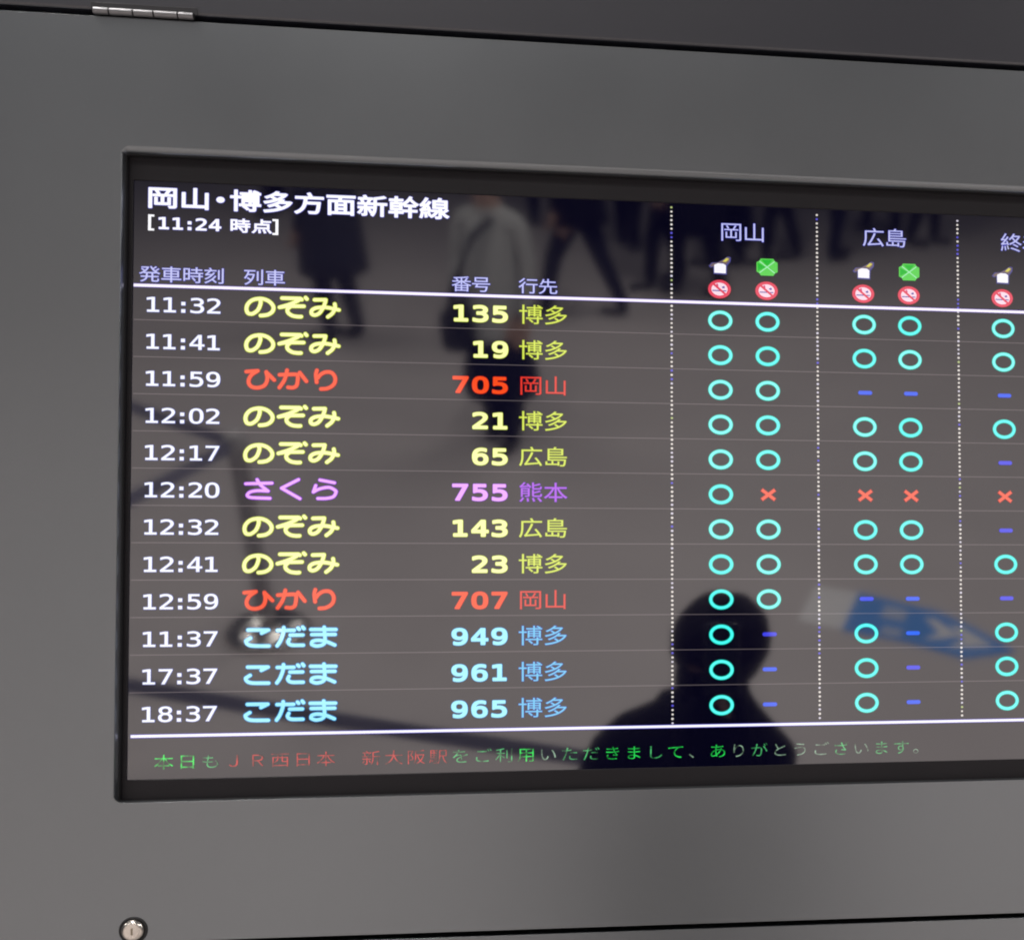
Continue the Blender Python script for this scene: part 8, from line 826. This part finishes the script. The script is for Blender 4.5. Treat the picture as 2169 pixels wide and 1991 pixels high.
P1, P2, P3, P4, P5 = (-1.90, -4.35), (-2.97, -5.21), (-2.33, -3.33), (-0.10, -1.97), (-2.50, -2.75)
stanchion(*P1, 'grey barrier post with a shining domed base where two blue grey belts meet')
stanchion(*P2, 'grey barrier post at the far end of the upper blue grey belt')
stanchion(*P3, 'grey barrier post carrying the near end of the middle blue grey belt')
belt(P1, P2, .90, .90, 'upper blue grey belt running back from the shining barrier post')
belt(P1, P3, .90, .90, 'middle blue grey belt coming forward from the shining barrier post')
stanchion(*P4, 'grey barrier post just behind the person photographing the board')
stanchion(*P5, 'grey barrier post at the left end of the lowest blue grey belt')
belt(P5, P4, .90, .90, 'lowest blue grey belt ending behind the photographing person')

# dark counter at the far side
COUNTER = mat('dark_counter_front', (0.012, 0.012, 0.02), 0.6)
ct = empty('ticket_counter', Matrix.Translation((2.4, -14.2, 0)), 'long dark counter across the far side of the concourse', 'counter')
bm = bmesh.new()
box(bm, -7.5, 9, -0.4, 0.4, 0, 1.05, 0.01)
from_bm('counter_front', bm, [COUNTER], ct)
bm = bmesh.new()
box(bm, -7.55, 9.05, -0.45, 0.46, 1.052, 1.09, 0.008)
from_bm('counter_top', bm, [POST], ct)

# ------------------------------------------------------------------ people
SKIN = mat('skin', (0.42, 0.27, 0.20), 0.5)
HAIR = mat('black_hair', (0.006, 0.005, 0.005), 0.6, spec=0.1)
EYE = mat('dark_eye', (0.02, 0.015, 0.012), 0.25)
NAVY = mat('navy_cloth', (0.010, 0.011, 0.022), 0.85, spec=0.1)
DUSK = mat('slate_cloth', (0.045, 0.045, 0.058), 0.85, spec=0.1)
BLACK = mat('black_cloth', (0.006, 0.006, 0.008), 0.85, spec=0.1)
BROWN = mat('brown_cloth', (0.05, 0.032, 0.025), 0.85, spec=0.1)
GREYC = mat('grey_cloth', (0.09, 0.09, 0.10), 0.85, spec=0.1)
WHITEC = mat('pale_grey_shirt', (0.46, 0.46, 0.44), 0.8)
SHOE = mat('black_shoe', (0.008, 0.008, 0.008), 0.5)
PHONE = mat('black_phone', (0.01, 0.01, 0.01), 0.3)
MASK = mat('silhouette_mask_black', (0.008, 0.008, 0.010), 0.85, spec=0.1)  # mask added and enlarged so no bare face shows in the dark silhouette


def person(label, xy, heading, H=1.70, top=NAVY, legs=BLACK, stride=0.0, arms=None, twist=0.0, group=None, far=True, hands=None, hair_k=1.0):
    """standing or walking figure; local axes x right, y forward, z up"""
    t = empty('person', Matrix.Translation((*(fl(*xy) if far else xy), 0)) @ Matrix.Rotation(heading, 4, 'Z'), label, 'person', group)
    V, E, R = [], [], []

    def add(p, r, parent=None):
        V.append(Vector(p)); R.append(r if isinstance(r, tuple) else (r, r))
        if parent is not None:
            E.append((parent, len(V) - 1))
        return len(V) - 1
    h = H
    pel = add((0, 0, .53 * h), (.088 * h, .066 * h))
    wst = add((0, 0, .62 * h), (.080 * h, .060 * h), pel)
    cr_, sr_ = math.cos(twist), math.sin(twist)
    tw = lambda p: (p[0] * cr_ - p[1] * sr_, p[0] * sr_ + p[1] * cr_, p[2])
    chs = add((0, .005 * h, .73 * h), (.092 * h, .064 * h), wst)
    upc = add((0, 0, .79 * h), (.075 * h, .052 * h), chs)
    nck = add((0, .004 * h, .845 * h), (.034 * h, .034 * h), upc)
    jaw = add((0, .016 * h, .885 * h), (.040 * h, .046 * h), nck)
    mid = add((0, .014 * h, .930 * h), (.046 * h, .054 * h), jaw)
    add((0, .008 * h, .968 * h), (.036 * h, .042 * h), mid)
    nose = add((0, .066 * h, .922 * h), .008 * h, mid)
    for s in (-1, 1):
        a = (arms or {}).get(s) or [(s * .135 * h, .0, .63 * h), (s * .135 * h, .05 * h, .49 * h)]
        sh = add(tw((s * .105 * h, 0, .805 * h)), .036 * h, upc)
        elb = add(tw(a[0]), .026 * h, sh)
        wr = add(tw(a[1]), .018 * h, elb)
        d = (Vector(tw(a[1])) - Vector(tw(a[0]))).normalized()
        side = d.cross(Vector((0, 0, 1)))
        side = side.normalized() if side.length > .2 else Vector((1, 0, 0))
        pn = d.cross(side).normalized()
        wv = Vector(tw(a[1]))
        palm = add(wv + d * .035 * h, (.022 * h, .012 * h), wr)
        for k, ln in enumerate((.036, .042, .039, .030)):
            b0 = wv + d * .055 * h + side * (k - 1.5) * .0115 * h
            kn = add(b0, .0058 * h, palm)
            m1 = add(b0 + d * ln * .55 * h - pn * .006 * h, .0052 * h, kn)
            add(b0 + d * ln * .85 * h - pn * .018 * h, .0045 * h, m1)
        th = add(wv + d * .03 * h + side * -.024 * h - pn * .006 * h, .007 * h, palm)
        add(wv + d * .058 * h + side * -.032 * h - pn * .014 * h, .0055 * h, th)
        st_ = stride * s * h
        hip = add((s * .052 * h, 0, .475 * h), .062 * h, pel)
        kne = add((s * .055 * h, st_ * .55 + .012 * h, .275 * h), .043 * h, hip)
        ank = add((s * .056 * h, st_ - .01 * h, .055 * h + max(0, -stride * s) * .12 * h), .033 * h, kne)
        hl = add((s * .056 * h, st_ - .022 * h, .020 * h), .020 * h, ank)
        add((s * .060 * h, st_ + .10 * h, .014 * h), (.024 * h, .014 * h), hl)
    me = bpy.data.meshes.new('body')
    me.from_pydata(V, E, [])
    o = bpy.data.objects.new('tmp_body', me)
    COL.objects.link(o)
    sk = o.modifiers.new('skin', 'SKIN')
    sk.use_smooth_shade = True
    o.modifiers.new('sub', 'SUBSURF').levels = 2
    for i, r in enumerate(R):
        me.skin_vertices[0].data[i].radius = r
        me.skin_vertices[0].data[i].use_root = (i == 0)
    dg = bpy.context.evaluated_depsgraph_get()
    dg.update()
    bme = bpy.data.meshes.new_from_object(o.evaluated_get(dg))
    bpy.data.objects.remove(o)
    bme.materials.clear()
    body = link('body', bme, [top, legs, SKIN, SHOE, hands or SKIN], t, True)
    wrists = [Vector(tw(((arms or {}).get(s) or [0, (s * .135 * h, .05 * h, .49 * h)])[1])) for s in (-1, 1)]
    for p in bme.polygons:
        c = p.center
        if c.z > (.905 if hands else .852) * h and abs(c.x) < .08 * h and abs(c.y) < .1 * h:
            p.material_index = 2
        elif min((c - w).length for w in wrists) < .013 * h or any((c - w).length < .115 * h and (c - w).dot(w - Vector(tw(((arms or {}).get(s) or [(s * .135 * h, 0, .63 * h)])[0]))) > 0 for w, s in zip(wrists, (-1, 1))):
            p.material_index = 4
        elif c.z < .045 * h:
            p.material_index = 3
        elif c.z < .50 * h and abs(c.x) < .125 * h:
            p.material_index = 1
    bm = bmesh.new()
    bmesh.ops.create_uvsphere(bm, u_segments=28, v_segments=18, radius=1)
    for v in list(bm.verts):
        if (v.co.z < -.05 and v.co.y > (-.2 if hair_k == 1 else .64)) or v.co.z < (-.62 if hair_k == 1 else -.86) or (v.co.y > .66 and v.co.z < (.42 if hair_k == 1 else -.10)):
            bm.verts.remove(v)
    for v in bm.verts:
        n_ = 1 + .03 * math.sin(9 * v.co.x) * math.sin(7 * v.co.z + 2)
        v.co = Vector((v.co.x * .056 * h * n_ * hair_k, v.co.y * .066 * h * n_ * hair_k + .005 * h, v.co.z * .062 * h * n_ * hair_k + .943 * h))
    hair = from_bm('hair', bm, [HAIR], t, True)
    sd = hair.modifiers.new('thick', 'SOLIDIFY'); sd.thickness = .006 * h
    for s in (-1, 1):
        bm = bmesh.new()
        bmesh.ops.create_uvsphere(bm, u_segments=10, v_segments=8, radius=.0062 * h, matrix=Matrix.Translation((s * .019 * h, .060 * h, .934 * h)))
        from_bm('eye', bm, [EYE], t, True)
    return t


def tunic(t, H, top_z, hem_z, m, name='shirt', flare=.055, rx0=.135, ry0=.082, fy=.05):
    bm = bmesh.new()
    n = 32
    rings = []
    for i in range(9):
        u = i / 8
        z = top_z + (hem_z - top_z) * u
        rx = (rx0 + flare * u ** 0.8) * H * (.75 if i == 0 else 1)
        ry = (ry0 + fy * u) * H * (.75 if i == 0 else 1)
        rings.append([bm.verts.new((rx * math.cos(a) * (1 + .03 * u * math.sin(5 * a + 2 * u)), ry * math.sin(a) * (1 + .04 * u * math.sin(4 * a)), z)) for a in [2 * math.pi * k / n for k in range(n)]])
    for a, b in zip(rings, rings[1:]):
        for k in range(n):
            bm.faces.new((a[k], a[(k + 1) % n], b[(k + 1) % n], b[k]))
    o = from_bm(name, bm, [m], t, True)
    sd = o.modifiers.new('thick', 'SOLIDIFY'); sd.thickness = .006


PI = math.pi
# the person taking the picture: phone raised in front of the face
hx_, hy_ = 0.040, -1.212 - 0.26
h_ = 1.70
pt = person('photographing person in black, turned slightly aside with a phone raised to the board', (hx_, hy_), 0.65, h_, BLACK, BLACK, 0.0,
            {-1: [(-.035, .152, 1.27), (.080, .150, 1.545)], 1: [(.14, .03, 1.24), (.136, .113, 1.53)]}, 0.10, far=False, hands=BLACK, hair_k=1.10)  # hands and neck coloured black as well, to keep the silhouette dark
bm = bmesh.new()
rings = []
zc = .93 * h_
for dz, xl, xr, dep in ((-.085, -.066, .060, .07), (-.135, -.078, .062, .08), (-.165, -.190, .068, .09), (-.195, -.255, .082, .10), (-.24, -.300, .110, .11),
                        (-.32, -.335, .145, .12), (-.46, -.355, .175, .13), (-.70, -.34, .195, .13), (-.98, -.30, .20, .12)):
    c_, hw = (xl + xr) / 2, (xr - xl) / 2
    rings.append([bm.verts.new((c_ + hw * math.copysign(abs(math.cos(a)) ** .8, math.cos(a)), dep * math.sin(a) + .01, zc + dz)) for a in [2 * math.pi * k / 28 for k in range(28)]])
for a, b in zip(rings, rings[1:]):
    for k in range(28):
        bm.faces.new((a[k], a[(k + 1) % 28], b[(k + 1) % 28], b[k]))
jk = from_bm('jacket', bm, [BLACK], pt, True, Matrix.Rotation(-0.65, 4, 'Z'))
jk.modifiers.new('thick', 'SOLIDIFY').thickness = .004
bm = bmesh.new()
bmesh.ops.create_uvsphere(bm, u_segments=24, v_segments=14, radius=1)
for v in list(bm.verts):
    if v.co.y < .1 or v.co.z > .78:
        bm.verts.remove(v)
for v in bm.verts:
    v.co = Vector((v.co.x * .052 * h_, v.co.y * .064 * h_ + .012 * h_, v.co.z * .058 * h_ + .900 * h_))
mk = from_bm('silhouette_mask', bm, [MASK], pt, True)
mk.modifiers.new('thick', 'SOLIDIFY').thickness = .003
bm = bmesh.new()
box(bm, -.036, .036, -.0045, .0045, -.075, .075, .004, 2)
ph = from_bm('phone', bm, [PHONE], mw=Matrix.Translation((0.035, -1.212 - 0.03, CAM_H - 0.06)) @ Matrix.Rotation(math.radians(28), 4, 'X'))
tag(ph, 'black phone held up in front of the photographing person', 'phone')

# travellers crossing behind
wp = person('walking person in a pale grey tunic and a navy skirt', (-1.08, -6.05), 0.35, 1.64, WHITEC, NAVY, 0.07)
tunic(wp, 1.64, 1.34, .60, WHITEC, 'shirt', .012, .088, .075, .012)
bm = bmesh.new()
lathe(bm, [(.12, .68), (.165, .60), (.205, .48), (.215, .36), (.20, .30), (.12, .29), (.115, .10)], 24)
from_bm('skirt', bm, [NAVY], wp, True)
BAGM = mat('black_bag_cloth', (0.008, 0.008, 0.014), 0.7)
bag = empty('shoulder_bag', Matrix.Translation((*fl(-1.26, -5.98), .74)) @ Matrix.Rotation(.25, 4, 'Z'), 'black bag slung across the pale grey tunic', 'bag')
bm = bmesh.new()
box(bm, -.08, .08, -.12, .12, -.15, .10, .05, 3)
from_bm('pouch', bm, [BAGM], bag, True)
bm = bmesh.new()
tube(bm, [(-.01, .10, .08), (.06, .14, .28), (.18, .13, .54), (.22, 0, .60), (.18, -.13, .54), (.06, -.14, .28), (-.01, -.10, .08)], .022)
from_bm('strap', bm, [BAGM], bag, True)
CROWD = 'travellers crossing the concourse'
crowd = [((-2.30, -7.75), 2.0, DUSK, DUSK, .025, 'travelling person in a long slate coat, left of the pale tunic'),
         ((-0.85, -8.45), 1.9, BLACK, NAVY, .16, 'striding person in black just right of the pale tunic'),
         ((-0.30, -9.3), 1.2, NAVY, BLACK, .10, 'person in navy at the left end of the dark crowd'),
         ((0.15, -9.9), 2.0, BLACK, BLACK, .06, 'person in black standing in the middle of the dark crowd'),
         ((0.62, -10.1), 1.4, BROWN, BLACK, .10, 'person in a brown top within the dark crowd'),
         ((1.10, -10.3), 4.2, BLACK, NAVY, .05, 'person in black with navy trousers at the right of the crowd'),
         ((1.60, -11.3), 2.8, GREYC, NAVY, .08, 'person in a grey top at the right end of the crowd'),
         ((-0.05, -9.0), 2.4, BLACK, BLACK, .09, 'person in a long black coat at the front of the dark crowd'),
         ((0.36, -10.7), 1.0, NAVY, NAVY, .05, 'person in a long navy coat at the back of the dark crowd'),
         ((-0.62, -10.4), 3.4, BLACK, BLACK, .07, 'person in black behind the striding person'),
         ((1.95, -10.9), 5.0, NAVY, BLACK, .06, 'person in navy beside the grey top'),
         ((-1.35, -11.0), 3.0, BLACK, NAVY, .04, 'person in black far behind the pale tunic'),
         ((-3.6, -11.2), .6, BROWN, BLACK, .09, 'person in brown walking far at the left')]
for xy, hd, tp, lg, sd_, lb in crowd:
    hh = random.uniform(1.62, 1.78)
    who = person(lb, xy, hd, hh, tp, lg, sd_, None, 0, CROWD)
    if tp in (BLACK, NAVY, DUSK):
        tunic(who, hh, .80 * hh, (.30 if 'coat' in lb or tp is lg else .43) * hh, tp, 'coat', .012)
